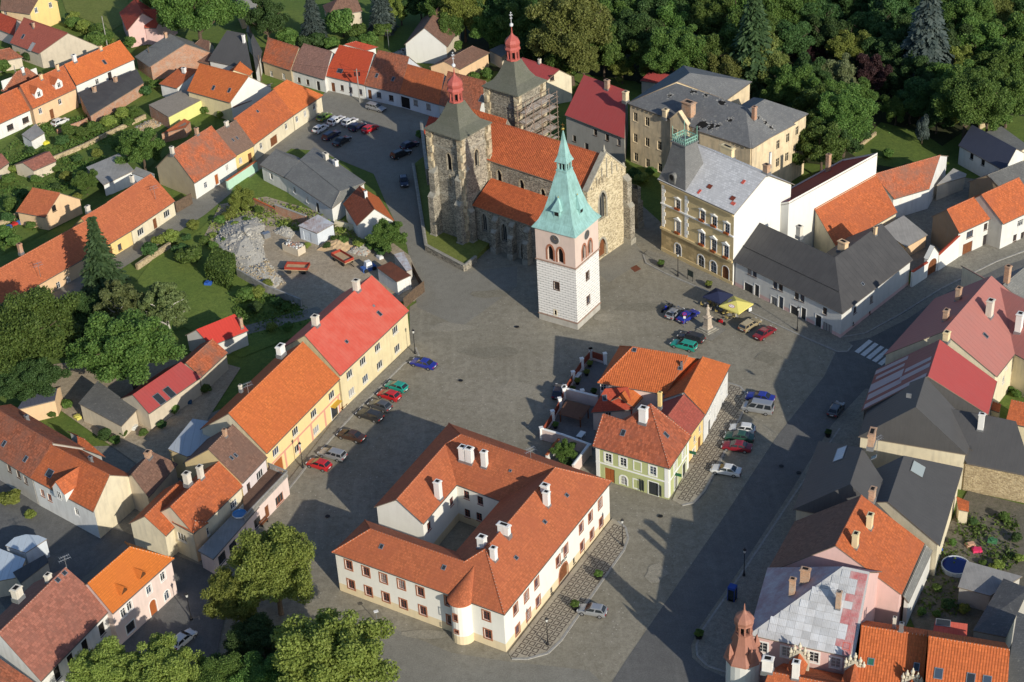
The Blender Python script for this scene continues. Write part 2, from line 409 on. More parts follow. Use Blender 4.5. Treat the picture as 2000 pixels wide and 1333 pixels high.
class Bld:
    """one building: walls with real openings, a roof slab, and whatever is fixed to them"""
    def __init__(s,name,label,cat,wmat,group=None):
        s.name,s.label,s.cat,s.group=name,label,cat,group
        s.wmats=wmat if isinstance(wmat,(list,tuple))else[wmat]
        s.walls=[];s.rf=[];s.rfm=[];s.rg=[];s.ev=[];s.todo=[];s.al=0.
    def wall(s,A,B,prof,z0=0.,bands=None,m=0,z_floor=-.3):
        A,B=h2(A),h2(B);d=(B-A);s.walls.append(dict(A=A,d=d.normalized(),L=d.length,n=V((d.y,-d.x,0)).normalized(),prof=prof,z0=z0,bands=bands or[],m=m,holes=[]))
    def hit_wall(s,x,y,only=None):
        d=ray(x,y);best=None
        for k,q in enumerate(s.walls):
            if only is not None and k!=only:continue
            dn=d.dot(q['n'])
            if dn>=-1e-6*d.length:continue
            t=(q['A']-CC).dot(q['n'])/dn;p=CC+d*t;u=(p-q['A']).dot(q['d'])
            zt=max(z for _,z in q['prof'])
            if-.3<u<q['L']+.3 and q['z0']-.5<p.z<zt+.6 and(best is None or t<best[0]):best=(t,k,u,p.z)
        return best
    def hit_roof(s,x,y):
        d=ray(x,y);best=None
        for f in s.rf:
            for i in range(1,len(f)-1):
                a,b,c=f[0],f[i],f[i+1];n=(b-a).cross(c-a)
                if n.length<1e-6:continue
                if n.z<0:n=-n
                dn=d.dot(n)
                if abs(dn)<1e-9:continue
                t=(a-CC).dot(n)/dn;p=CC+d*t
                def sd(u,v):return cross2(v-u,p-u)
                q=(sd(a,b),sd(b,c),sd(c,a));e=.02*n.length
                if(min(q)>-e or max(q)<e)and(best is None or t<best[0]):best=(t,p,n.normalized())
        if best is None:  # nearest plane of the first face
            f=s.rf[0];n=(f[1]-f[0]).cross(f[2]-f[0]).normalized();n=n if n.z>0 else-n
            t=(f[0]-CC).dot(n)/d.dot(n);return CC+d*t,n
        return best[1],best[2]
    def open(s,x,y,st,wall=None,**kw):
        """an opening whose middle shows at photo point (x, y)"""
        r=s.hit_wall(x,y,wall)
        if not r:print('no wall for',s.name,x,y);return
        s.open_uz(r[1],r[2],r[3],st,**kw)
    def open_uz(s,k,u,z,st,base=False,**kw):
        q=s.walls[k];d=dict(STY[st]);d.update(kw);key=st+repr(sorted((a,str(b))for a,b in kw.items()))
        w_,h=d['w'],d['h'];z=z if base else z-h/2
        if d.get('door')and not d.get('raised'):z=max(q['z0']+.02,min(z,.25))if not kw.get('keepz')else z
        zr=min(q['prof'][0][1],q['prof'][-1][1])
        flush=z+h>zr-.02
        z=max(z,q['z0']+.02);u=min(max(u,w_/2+.05),q['L']-w_/2-.05)
        if flush and z+h<zr+.5:z=zr-.08-h;flush=False
        for(a,b,c,e,*_)in q['holes']:
            if u-w_/2<b and u+w_/2>a and z<e and z+h>c:flush=None;break
        if flush is None:print('overlap window',s.name,k,round(u,1),round(z,1));return
        if not flush and not d.get('blind'):q['holes'].append((u-w_/2,u+w_/2,z,z+h,d.get('arch'),d.get('dp',.14)))
        s.todo.append((k,u,z,d,key,flush))
    def finish(s,roof_mats,ridge=None,gutter=True,thick=.14,wname='wall',rname='roof',eaves=None,ridge_m=None):
        c=sum((q['A']for q in s.walls),V((0,0,0)))/max(1,len(s.walls))if s.walls else s.rf[0][0]
        s.root=thing(s.name,s.label,s.cat,V((c.x,c.y,0)),s.group)
        b=MB()
        for q in s.walls:s._wall(b,q)
        if b.v:s.wobj=b.build(wname,s.wmats,s.root)
        for(k,u,z,d,key,flush)in s.todo:
            q=s.walls[k];me,pane=win_mesh(key,d)
            loc=q['A']+q['d']*u+V((0,0,z));loc+=q['n']*(d.get('dp',.14)+.02 if flush else 0)
            rz=math.atan2(-q['d'].y,-q['d'].x)
            nm='door' if d.get('door')else('blind_window' if d.get('blind')else 'window')
            o=put(nm,me,s.root,loc,rz)
            if pane:
                pm=pane
                p=bpy.data.objects.new('pane',pm);COL.objects.link(p);p.parent=o
                if not d.get('pane'):
                    r=random.random();p.material_slots[0].link='OBJECT';p.material_slots[0].material=GLASS if r<.6 else(GLASSB if r<.85 else CURT)
        if s.rf:
            s.roof=s._roof(roof_mats,thick,rname)
            if ridge:s._ridge(ridge,ridge_m)
            if gutter and eaves:s._gutter(eaves)
        return s
    def _wall(s,b,q):
        A,d,n,L,z0=q['A'],q['d'],q['n'],q['L'],q['z0'];pr=q['prof'];zr=min(pr[0][1],pr[-1][1])
        us=sorted({0.,L}|{h[0]for h in q['holes']}|{h[1]for h in q['holes']})
        zs=sorted({z0,zr}|{h[2]for h in q['holes']}|{h[3]for h in q['holes']}|{z for z,_ in q['bands']if z0<z<zr})
        pt=lambda u,z,o=0.:A+d*u+n*o+V((0,0,z))
        def mi(z):
            m=q['m']
            for zb,k in q['bands']:
                if z<zb:return k
            return m
        for i in range(len(us)-1):
            for j in range(len(zs)-1):
                uc,zc=(us[i]+us[i+1])/2,(zs[j]+zs[j+1])/2
                if any(h[0]<uc<h[1]and h[2]<zc<h[3]for h in q['holes']):continue
                b.poly([pt(us[i],zs[j]),pt(us[i+1],zs[j]),pt(us[i+1],zs[j+1]),pt(us[i],zs[j+1])],mi(zc))
        if len(pr)>2 or abs(pr[0][1]-pr[-1][1])>.01:
            b.poly([pt(0,zr),pt(L,zr)]+[pt(u,z)for u,z in reversed(pr)],q['m'])
        for(u0,u1,za,zb,ar,dp)in q['holes']:
            k=mi((za+zb)/2);o=-dp-.02
            b.poly([pt(u0,za),pt(u0,za,o),pt(u0,zb,o),pt(u0,zb)],k);b.poly([pt(u1,za),pt(u1,zb),pt(u1,zb,o),pt(u1,za,o)],k)
            b.poly([pt(u0,zb),pt(u0,zb,o),pt(u1,zb,o),pt(u1,zb)],k);b.poly([pt(u0,za),pt(u1,za),pt(u1,za,o),pt(u0,za,o)],k)
            if ar:
                ap=arch_pts(u1-u0,zb-za,ar);um=(u0+u1)/2;hf=len(ap)//2
                b.poly([pt(um+x,za+z)for x,z in ap[:hf+1]]+[pt(um+ap[hf][0],zb),pt(u0,zb)],k)
                b.poly([pt(um+x,za+z)for x,z in ap[hf:]]+[pt(u1,zb),pt(um+ap[hf][0],zb)],k)
                b.poly([pt(u0,zb,-.1),pt(u0,zb-(u1-u0)*.5,-.1),pt(um,zb,-.1)],k)
    def _roof(s,mats,th,rname):
        if not isinstance(mats,(list,tuple)):mats=[mats]
        mats=list(mats);nm=len(mats);mats.append(EAVEW);b=MB();idx={};cnt={};th=V((0,0,th))
        def key(p):return(round(p.x,2),round(p.y,2),round(p.z,2))
        for fi,f in enumerate(s.rf):
            n=V((0,0,0))
            for i in range(1,len(f)-1):n+=(f[i]-f[0]).cross(f[i+1]-f[0])
            f=list(f)if n.z>=0 else list(reversed(f))
            b.poly(f,min(s.rfm[fi],nm-1)if fi<len(s.rfm)else 0);b.poly([p-th for p in reversed(f)],nm)
            for i in range(len(f)):
                e=(key(f[i]),key(f[(i+1)%len(f)]));cnt[e]=(f[i],f[(i+1)%len(f)])
        for(a,c),(p,q)in cnt.items():
            if(c,a)not in cnt:b.poly([p,p-th,q-th,q],nm)
        return b.build(rname,mats,s.root)
    def _ridge(s,segs,mt=None):
        b=MB()
        for(p,q)in segs:
            p,q=V(p),V(q);d=q-p;L=d.length
            if L<.5:continue
            u=d/L;x=V((u.y,-u.x,0)).normalized();z=x.cross(u);z=z if z.z>0 else-z
            n=max(1,int(L/.42))
            for i in range(n):
                a0,a1=p+u*(L*i/n),p+u*(L*(i+.86)/n)
                for(s0,s1,rr,m)in((a0,a1,.13,0),(a1,p+u*(L*(i+1)/n),.10,1)):
                    c0=[s0+x*(rr*math.cos(t))+z*(rr*math.sin(t)-.02)for t in(math.pi,2.2,math.pi/2,.94,0)];c1=[k+(s1-s0)for k in c0]
                    for k in range(4):b.poly([c0[k],c0[k+1],c1[k+1],c1[k]],m)
        if b.v:b.build('ridge_tiles',[mt or s.roof.data.materials[0],MORTAR],s.root,kind='stuff')
    def _gutter(s,segs):
        for(p,q)in segs:
            b=MB();p,q=V(p)-V((0,0,.1)),V(q)-V((0,0,.1));b.tube(p,q,.075,n=6);b.build('gutter',GUTTER,s.root)
    def chimney(s,x,y,h=1.6,w_=.7,d=.55,m=None,cap=True,al=None,pots=0):
        """x, y: photo point where the stack leaves the roof"""
        p,n=s.hit_roof(x,y);m=m or STUCC;rz=al if al is not None else s.al
        b=MB();z=p.z-.6
        b.box((p.x,p.y,z),w_,d,h+.6,0,rz)
        if cap:
            b.box((p.x,p.y,z+h+.6),w_*1.22,d*1.22,.13,0,rz);b.box((p.x,p.y,z+h+.73),w_*1.05,d*1.05,.1,0,rz)
            b.box((p.x,p.y,z+h+.83),w_*.62,d*.62,.02,1,rz)
        else:b.box((p.x,p.y,z+h+.6),w_*.6,d*.6,.02,1,rz)
        for i in range(pots):b.tube(V((p.x,p.y,z+h+.7)),V((p.x,p.y,z+h+1.3)),.1,n=6,m=1)
        b.box((p.x,p.y,z),w_*1.2,d*1.2,.62,2,rz)
        return b.build('chimney',[m,VOID,ZINC],s.roof)
    def skylight(s,x,y,w_=.7,h=1.0,glass=None,fr=None):
        p,n=s.hit_roof(x,y);u=V((-n.y,n.x,0)).normalized()if abs(n.z)<.99 else V((1,0,0));v=n.cross(u)
        b=MB();o=p+n*.02;fw=.08
        for(a,c,e,f)in((-w_/2,-h/2,w_,fw),(-w_/2,h/2-fw,w_,fw),(-w_/2,-h/2+fw,fw,h-2*fw),(w_/2-fw,-h/2+fw,fw,h-2*fw)):
            b.frame(o+u*a+v*c-n*.03,u*e,v*f,n*.1,0)
        b.frame(o-u*(w_/2-fw)-v*(h/2-fw)-n*.05,u*(w_-2*fw),v*(h-2*fw),n*.09,1)
        return b.build('skylight',[fr or ZINC,glass or GLASS],s.roof)
    def dormer(s,x,y,w_=1.8,h=1.3,rise=.8,wm=None,rm=None,st='n',shed=False,ov=.15):
        """x, y: photo point at the foot of the dormer's front"""
        p,n=s.hit_roof(x,y);out=V((n.x,n.y,0)).normalized();sd=V((-out.y,out.x,0));tn=math.hypot(n.x,n.y)/n.z
        wm=wm or s.wmats[0];b=MB();A,B=p-sd*w_/2,p+sd*w_/2;up=V((0,0,h));bk=lambda z:-out*(z/tn)
        b.poly([A,B,B+up,A+up],0)
        b.poly([A,A+up,A+up+bk(h)],0);b.poly([B,B+up+bk(h),B+up],0)
        r=MB();o=out*ov;s1=sd*ov;e=V((0,0,.1))
        if shed:
            bb=h+rise;q=[A+up-s1+o,B+up+s1+o,B+s1+V((0,0,bb))+bk(bb),A-s1+V((0,0,bb))+bk(bb)]
            r.poly(q,0);r.poly([k-e for k in reversed(q)],0)
            for i in range(4):r.poly([q[i],q[i]-e,q[(i+1)%4]-e,q[(i+1)%4]],0)
        else:
            T=p+V((0,0,h+rise));b.poly([A+up,B+up,T],0)
            k=rise/(w_/2);dz=V((0,0,-ov*k));Tb=T+bk(h+rise)
            for(Q,sg)in((A,-1),(B,1)):
                e0=Q+up+s1*sg+o+dz;e1=Q+up+s1*sg+bk(h)*1.0+dz;q=[e0,T+o,Tb,e1]
                r.poly(q if sg<0 else list(reversed(q)),0);r.poly([k2-e for k2 in q],0)
                for i in range(4):r.poly([q[i],q[i]-e,q[(i+1)%4]-e,q[(i+1)%4]],0)
        d=b.build('dormer',[wm],s.root);r.build('dormer_roof',[rm or s.roof.data.materials[0]],d)
        if st:
            dd=STY[st];me,pane=win_mesh(st,dd);hh=min(dd['h'],h*.9);sc=hh/dd['h']
            loc=p+V((0,0,h*.08))+out*.16;rz=math.atan2(out.y,out.x)-math.pi/2
            put('window',me,d,loc,rz,(sc,1,sc));put('pane',pane,d,loc,rz,(sc,1,sc))
        return d
    def pipe(s,k,u,m=None,top=None):
        q=s.walls[k];p=q['A']+q['d']*u+q['n']*.08;b=MB();b.tube(p+V((0,0,.1)),p+V((0,0,(top or q['prof'][0][1])-.05)),.06,n=6)
        return b.build('downpipe',m or GUTTER,s.root)

def pz(p,h):
    return V((p.x,p.y,h))if isinstance(p,V)else P(p[0],p[1],h)
def ridge_from(E0,E1,rpx,he,pitch):
    """height of a ridge that shows at rpx and whose slope rises from eave E0-E1 at the given pitch"""
    u=(E1-E0).normalized();lo,hi=he+.2,he+16;tn=math.tan(math.radians(pitch))
    def g(h):
        R=pz(rpx,h)-E0;R.z=0;return abs(cross2(u,R))*tn-(h-he)
    for _ in range(50):
        m=(lo+hi)/2
        if g(m)>0:lo=m
        else:hi=m
    return(lo+hi)/2
def eave_from(e,base,n_in):
    """eave height: eave tip shows at e, the foot of the wall below it (set in by n_in metres) at base"""
    lo,hi=1.5,16
    for _ in range(50):
        m=(lo+hi)/2;q=P(e[0],e[1],m);q=q+n_in*1.0;y=proj((q.x,q.y,0))[1]
        if y<base[1]:lo=m
        else:hi=m
    return(lo+hi)/2
def wing(s,e,r,he,pitch=40,hip=(0,0),ov=.3,og=.12,hr=None,back=1.,bands=None,gm=0,bm=0,thick=.14,perp=False,m=0,rfm=(0,0),z0=0.,rpx=None):
    """add a ridged wing to s from its visible eave line e and ridge line r (photo or world points);
    hip 1 = hipped end, 2 = hipped but the end face belongs to another wing"""
    E0,E1=pz(e[0],he),pz(e[1],he)
    if hr is None:
        mid=rpx or((r[0]+r[1])/2 if isinstance(r[0],V)else((r[0][0]+r[1][0])/2,(r[0][1]+r[1][1])/2));hr=ridge_from(E0,E1,mid,he,pitch)
    R0,R1=pz(r[0],hr),pz(r[1],hr);u=(E1-E0).normalized();nn=V((-u.y,u.x,0));nn=nn if nn.dot(h2((R0+R1)/2-E0))>0 else-nn
    dist=abs(cross2(u,h2((R0+R1)/2-E0)))
    def snap(R,E,hp):
        a=(E-E0).dot(u)if(perp and not hp)else h2(R-E0).dot(u)
        return E0+u*a+nn*dist+V((0,0,hr-he))
    R0,R1=snap(R0,E0,hip[0]),snap(R1,E1,hip[1])
    def opp(E,R,hp):
        q=E+nn*(dist*(1+back))if hp else E+h2(R-E)*(1+back)
        return V((q.x,q.y,he+(hr-he)*(1-back)))
    B0,B1=opp(E0,R0,hip[0]),opp(E1,R1,hip[1])
    s.al=math.atan2(u.y,u.x);s.hr,s.he=hr,he;s.R=(R0,R1);s.E=(E0,E1);s.B=(B0,B1);s.nn=nn
    s.rf+=[[E0,E1,R1,R0],[B1,B0,R0,R1]];s.rfm+=list(rfm);s.rg.append((R0,R1));s.ev+=[(E0,E1),(B0,B1)]
    for hp,E,B,R in((hip[0],E0,B0,R0),(hip[1],E1,B1,R1)):
        if hp==1:s.rf.append([E,B,R]);s.rfm.append(rfm[0]);s.rg+=[(E,R),(B,R)]
        elif hp==2:s.rg+=[(E,R)]
    sl=(hr-he)/max(dist,.1);zt=he+ov*sl-thick-.02
    def inn(E,B,sgn,hp):
        a=u*sgn*(ov if hp else og);f=h2(B-E).normalized();k=ov/max(.3,f.dot(nn))
        return h2(E+a+f*k),h2(B+a-f*k)
    a0,b0=inn(E0,B0,1,hip[0]);a1,b1=inn(E1,B1,-1,hip[1])
    ring=[a0,a1,b1,b0];ccw=sum(cross2(ring[i],ring[(i+1)%4])for i in range(4))>0
    zb=zt if abs(back-1)<.01 else B0.z+ov*sl-thick-.02
    zs=[zt,zt,zb,zb];gb=[None,(R1 if not hip[1]else None),None,(R0 if not hip[0]else None)]
    order=[0,1,2,3]if ccw else[1,0,3,2]
    pts=[ring[i]for i in order];zz=[zs[i]for i in order];gg=gb if ccw else[gb[0],gb[3],gb[2],gb[1]]
    for k in range(4):
        A,B=pts[k],pts[(k+1)%4];pf=[(0,zz[k]),((B-A).length,zz[(k+1)%4])]
        if gg[k]is not None:
            uu=(h2(gg[k])-A).dot((B-A).normalized());pf.insert(1,(min(max(uu,.05),(B-A).length-.05),hr-thick-.03))
        s.wall(A,B,pf,z0=z0,bands=bands,m=(gm if gg[k]is not None else(bm if k==2 else m)))
    return s
def house(name,label,cat,e,r,he,wm,rm,wins=(),chim=(),sky=(),dorm=(),group=None,ridge=True,rmt=None,gut=True,wings=(),thick=.14,**kw):
    """ridged house: first wing from e, r, he, kw; further wings as dicts"""
    s=Bld(name,label,cat,wm,group)
    wing(s,e,r,he,thick=thick,**kw);main=(s.al,)
    for d in wings:wing(s,thick=thick,**d)
    s.al=main[0]
    for wv in wins:s.open(*wv[:3],**(wv[3]if len(wv)>3 else{}))
    s.finish(rm,s.rg if ridge else None,eaves=s.ev if gut else None,thick=thick,ridge_m=rmt)
    for cv in chim:s.chimney(*cv[:2],**(cv[2]if len(cv)>2 else{}))
    for kv in sky:s.skylight(*kv[:2],**(kv[2]if len(kv)>2 else{}))
    for dv in dorm:s.dormer(*dv[:2],**(dv[2]if len(dv)>2 else{}))
    return s
def polyb(name,label,cat,ev,he,rp,faces,wm,rm,pitch=40,ov=.3,wins=(),chim=(),sky=(),group=None,ridge=(),bands=None,thick=.14,gut=(),rmt=None,z0=0.,rname='roof',walls=None,wallm=None,rfm=(),gables=None):
    """building from an eave polygon (photo points at height he, or (x, y, h)) and extra roof points.
    rp: (x, y, h) or (x, y, 'i') = on the slope rising from eave edge i; faces index eaves then rp"""
    E=[p if isinstance(p,V)else P(p[0],p[1],p[2]if len(p)>2 else he)for p in ev];n=len(E)
    if sum(cross2(E[i],E[(i+1)%n])for i in range(n))<0:
        raise ValueError(name+': give eaves counter-clockwise from above')
    pts=list(E)
    for p in rp:
        if isinstance(p,V):pts.append(p);continue
        h=p[2]
        if isinstance(h,str):i=int(h);h=ridge_from(E[i],E[(i+1)%n],p,E[i].z,p[3]if len(p)>3 else pitch)
        pts.append(P(p[0],p[1],h))
    s=Bld(name,label,cat,wm,group);s.pts=pts
    s.rf=[[pts[i]for i in f]for f in faces];s.rfm=list(rfm);u=E[1]-E[0];s.al=math.atan2(u.y,u.x)
    ins=inset([h2(p)for p in E],ov);s.ring=ins
    for k in range(n):
        if walls is not None and k not in walls:continue
        A,B=ins[k],ins[(k+1)%n]
        pf=[(0,E[k].z-thick+.1*(ov>.1)),((B-A).length,E[(k+1)%n].z-thick+.1*(ov>.1))]
        if gables and k in gables:
            G=pts[gables[k]];pf.insert(1,((h2(G)-A).dot((B-A).normalized()),G.z-thick-.03))
        s.wall(A,B,pf,z0=z0,bands=(bands.get(k)if isinstance(bands,dict)else bands),m=(wallm or{}).get(k,0))
    for wv in wins:s.open(*wv[:3],**(wv[3]if len(wv)>3 else{}))
    s.finish(rm,[(pts[a],pts[b])for a,b in ridge],eaves=[(E[a],E[b])for a,b in gut],thick=thick,ridge_m=rmt,rname=rname)
    for cv in chim:s.chimney(*cv[:2],**(cv[2]if len(cv)>2 else{}))
    for kv in sky:s.skylight(*kv[:2],**(kv[2]if len(kv)>2 else{}))
    return s
def inset(pts,d):
    n=len(pts);out=[]
    for i in range(n):
        a,b,c=pts[i-1],pts[i],pts[(i+1)%n];u,v=(b-a).normalized(),(c-b).normalized()
        nu,nv=V((-u.y,u.x,0)),V((-v.y,v.x,0));k=(nu+nv);dn=1+nu.dot(nv);out.append(b+k*(d/max(dn,.3)))
    return out
FZ=[0.]
def lshape(name,label,cat,A,S,N,r1,r2,he,wm,rm,pitch=38,ov=.3,**kw):
    """corner building: eave A-S on one street, S-N on the other; r1, r2 photo points on the two ridges"""
    A,S,N=[p if isinstance(p,V)else P(p[0],p[1],he)for p in(A,S,N)];tn=math.tan(math.radians(pitch))
    u1,u2=(S-A).normalized(),(N-S).normalized();n1,n2=V((-u1.y,u1.x,0)),V((-u2.y,u2.x,0))
    h1,h2_=ridge_from(A,S,r1,he,pitch),ridge_from(S,N,r2,he,pitch);hr=(h1+h2_)/2;d=(hr-he)/tn
    def ix(p,u,q,v,z):
        t=cross2(q-p,v)/cross2(u,v);r=p+u*t;return V((r.x,r.y,z))
    J=ix(A+n1*d,u1,S+n2*d,u2,hr);K=ix(A+n1*2*d,u1,S+n2*2*d,u2,he);A2,N2=A+n1*2*d,N+n2*2*d
    R0,R1=A+n1*d,N+n2*d;R0=V((R0.x,R0.y,hr));R1=V((R1.x,R1.y,hr))
    return polyb(name,label,cat,[A,S,N,N2,K,A2],he,[R0,J,R1],[[0,1,7,6],[1,2,8,7],[3,4,7,8],[4,5,6,7]],wm,rm,pitch=pitch,ov=ov,gables={2:8,5:6},gut=[(0,1),(1,2)],**kw)
def flat(name,px,z,m,kind='structure',hpx=0.,thick=0.,parent=None):
    """ground sheet from photo points on the plane z; thick adds a kerb step"""
    if z and not parent:FZ[0]+=.004;z=FZ[0]
    pts=[P(x,y,0)for x,y in px];pts=[V((p.x,p.y,z))for p in pts]
    bm=bmesh.new();vs_=[bm.verts.new(p)for p in pts];f=bm.faces.new(vs_);f.normal_update()
    if f.normal.z<0 or sum(cross2(pts[i],pts[(i+1)%len(pts)])for i in range(len(pts)))<0:f.normal_flip()
    if thick:
        r=bmesh.ops.extrude_face_region(bm,geom=[f]);up=[v for v in r['geom']if isinstance(v,bmesh.types.BMVert)]
        for v in up:v.co.z+=thick
        bmesh.ops.recalc_face_normals(bm,faces=bm.faces)
    bmesh.ops.triangulate(bm,faces=bm.faces[:])
    b=MB();b.v=[v.co.copy()for v in bm.verts];bm.verts.index_update();b.f=[[v.index for v in g.verts]for g in bm.faces];b.m=[0]*len(b.f);bm.free()
    o=b.build(name,m,parent)
    if kind and not parent:o['kind']=kind
    return o
# ---------------------------------------------------------------- surfaces of the setting
COBBLE=m_ground('cobble_square',[(.30,.272,.205),(.36,.328,.255),(.215,.19,.138)],.07,.9,9.,spots=(1.1,(.42,.39,.34)),streak=.5)
ASPH=m_ground('asphalt_road',[(.16,.158,.15),(.195,.192,.18),(.13,.128,.122)],.09,.7,16.,streak=.55)
ASPHL=m_ground('lane_asphalt',[(.275,.258,.212),(.315,.297,.247),(.22,.205,.165)],.1,.8,14.)
PAVE=m_ground('pavement_stone',[(.285,.265,.215),(.325,.303,.25),(.225,.208,.165)],.2,1.4,6.)
EARTH=m_ground('yard_earth',[(.45,.365,.25),(.51,.425,.31),(.34,.275,.19)],.15,.8,6.)
GRASS=m_ground('grass',[(.125,.19,.036),(.17,.23,.045),(.095,.145,.033)],.12,.8,7.)
LAWN=m_ground('lawn_dry',[(.19,.225,.046),(.24,.26,.065),(.14,.175,.036)],.15,.9,8.)
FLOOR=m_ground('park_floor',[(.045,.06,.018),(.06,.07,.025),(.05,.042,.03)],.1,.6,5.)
KERB=m_rough('kerb_granite',(.34,.33,.30),(.24,.23,.21),2.)
PAINT=m_rough('road_paint',(.70,.70,.68),(.5,.5,.48),2.)

b=MB();S_=900
b.poly([V((-S_,-200,-.03)),V((S_,-200,-.03)),V((S_,1500,-.03)),V((-S_,1500,-.03))])
g=b.build('ground',GRASS);g['kind']='structure'
flat('square',[(300,1400),(330,1160),(420,1100),(500,1000),(560,900),(660,780),(800,660),(800,600),(885,545),(1010,440),(1230,380),(1330,470),(1700,640),(1745,690),(1640,830),(1480,1100),(1340,1400)],0.,COBBLE)
flat('church_square',[(560,290),(600,220),(640,175),(700,185),(860,225),(860,300),(845,480),(930,530),(1010,520),(1010,560),(900,640),(815,600),(795,480),(755,400),(730,340),(620,295)],.006,ASPHL)
flat('long_lane',[(600,225),(612,262),(510,330),(400,420),(230,530),(60,650),(-60,720),(-60,620),(60,590),(220,490),(370,380),(500,290)],.006,ASPHL)
flat('lower_town_ground',[(-60,880),(250,870),(430,800),(560,880),(520,1010),(440,1120),(420,1420),(-60,1420)],.004,PAVE)
flat('museum_street',[(420,1333),(560,1230),(680,1190),(880,1275),(985,1292),(1150,1310),(1250,1400),(250,1400)],.006,ASPHL)
flat('street_base',[(1640,660),(1780,560),(2120,430),(2120,700),(1960,760),(1900,900),(1700,1100),(1560,1420),(1300,1420),(1520,960)],.01,PAVE)
road=flat('main_road',[(1640,672),(1700,660),(1770,625),(1850,572),(1960,520),(2080,480),(2100,560),(1960,640),(1760,760),(1690,760),(1625,830),(1543,963),(1450,1105),(1360,1235),(1350,1262),(1352,1285),(1375,1305),(1430,1330),(1460,1420),(1140,1420),(1220,1294),(1422,998),(1515,856),(1610,735)],.010,ASPH)
for i in range(6):
    x,y=1697-0+i*11.3,664+i*5.9
    o=flat('zebra_stripe',[(x,y),(x+7.5,y+3.5),(x-20,y+27),(x-28,y+23)],FZ[0]+.006,PAINT,parent=road)
_k=[(1690,770),(1640,838),(1553,965),(1460,1105),(1368,1238),(1360,1262),(1362,1282),(1382,1302),(1440,1322),(1560,1250),(1720,900)];K1=(flat('side_pavement',_k,0.,PAVE,thick=.12),_k,range(1,9))
_k=[(1640,660),(1690,652),(1755,617),(1838,565),(1945,512),(2080,462),(2080,440),(1900,480),(1770,560),(1660,640)];K2=(flat('far_pavement',_k,0.,PAVE,thick=.12),_k,range(0,5))
_k=[(1256,498),(1265,490),(1300,500),(1440,560),(1650,665),(1665,676),(1655,688),(1635,688),(1560,655),(1480,618),(1400,578),(1300,535),(1262,515)];K3=(flat('hall_pavement',_k,0.,PAVE,thick=.12),_k,list(range(5,13)))
_k=[(440,1100),(530,985),(575,925),(670,800),(800,678),(812,680),(818,695),(805,706),(790,710),(690,810),(600,910),(585,930),(520,1010),(470,1080)];K4=(flat('row_pavement',_k,0.,PAVE,thick=.12),_k,range(5,13))
# patterned pavements in front of the museum and of the middle houses
PATM=m_ground('mosaic_pale',[(.42,.37,.285),(.47,.42,.325),(.36,.315,.24)],.3,2.,9.)
PATD=m_ground('mosaic_dark',[(.13,.105,.085),(.155,.125,.10),(.11,.09,.07)],.3,2.,9.)
def kerbs(pv,px,ids,w_=.26,h=.15):
    pts=[h2(P(*q))for q in px]
    for i in ids:
        a,d=pts[i],pts[(i+1)%len(pts)];n=max(1,int((d-a).length/2.2));u=(d-a)/n;s=V((u.y,-u.x,0)).normalized()
        for k in range(n):b=MB();b.frame(a+u*(k+.01)-s*w_/2,u*.98,s*w_,V((0,0,h)));b.build('kerb',KERB,pv)
def inside(p,poly):
    c=False;n=len(poly)
    for i in range(n):
        a,d=poly[i],poly[i-1]
        if(a.y>p.y)!=(d.y>p.y)and p.x<(d.x-a.x)*(p.y-a.y)/(d.y-a.y)+a.x:c=not c
    return c
def mosaic(name,px,ax,keep):
    pv=flat(name,px,0.,PATM,thick=.12)
    kb=MB();pts=[h2(P(*q))for q in px]
    for i in keep:
        a,d=pts[i],pts[i+1];u=(d-a).normalized();n=V((u.y,-u.x,0))
        kb.frame(a-n*.15,(d-a),n*.3,V((0,0,.15)))
    kb.build('kerb',KERB,pv)
    st=1.36;r=.56;w_=.2;m=MB()
    u,v=V((math.cos(ax),math.sin(ax),0)),V((-math.sin(ax),math.cos(ax),0))
    ring=lambda k:[u*k,v*k,-u*k,-v*k]
    for(k0,k1)in((r,r-w_),):
        o,q=ring(k0),ring(k1)
        for i in range(4):
            j=(i+1)%4;up=V((0,0,.012));m.poly([o[i]+up,o[j]+up,q[j]+up,q[i]+up]);m.poly([o[i],o[j],o[j]+up,o[i]+up])
    me=m.mesh('mosaic_diamond',[PATD]);c=pts[0]
    d1=(u+v)*st/2;d2=(u-v)*st/2
    for i in range(-60,60):
        for j in range(-60,60):
            p=c+d1*i+d2*j
            if all(inside(p+q*.6,pts)for q in(u*r,v*r,-u*r,-v*r)):put('mosaic_diamond',me,pv,p+V((0,0,.122)))
    return pv
for k_ in(K1,K2,K3,K4):kerbs(*k_)
_d=P(1196,1015)-P(990,1278);AXM=math.atan2(_d.y,_d.x)+math.pi/4
mosaic('museum_pavement',[(993,1277),(1196,1014),(1207,1020),(1222,1032),(1227,1052),(1219,1075),(1175,1137),(1096,1252),(1070,1277),(1030,1288),(1000,1288)],AXM,range(2,10))
mosaic('corner_pavement',[(1313,978),(1420,748),(1445,756),(1456,768),(1458,790),(1405,905),(1376,960),(1355,983),(1332,988)],AXM+.02,range(1,8))
flat('church_forecourt',[(1160,528),(1205,470),(1228,462),(1262,500),(1225,530),(1190,552)],.01,ASPHL)
PAT=m_ground('paving_repair',[(.25,.228,.172),(.29,.265,.20),(.20,.18,.135)],.2,1.2,9.);PAT2=m_ground('paving_repair_pale',[(.34,.31,.24),(.38,.345,.27),(.28,.255,.195)],.2,1.2,9.)
_R=random.Random(5)
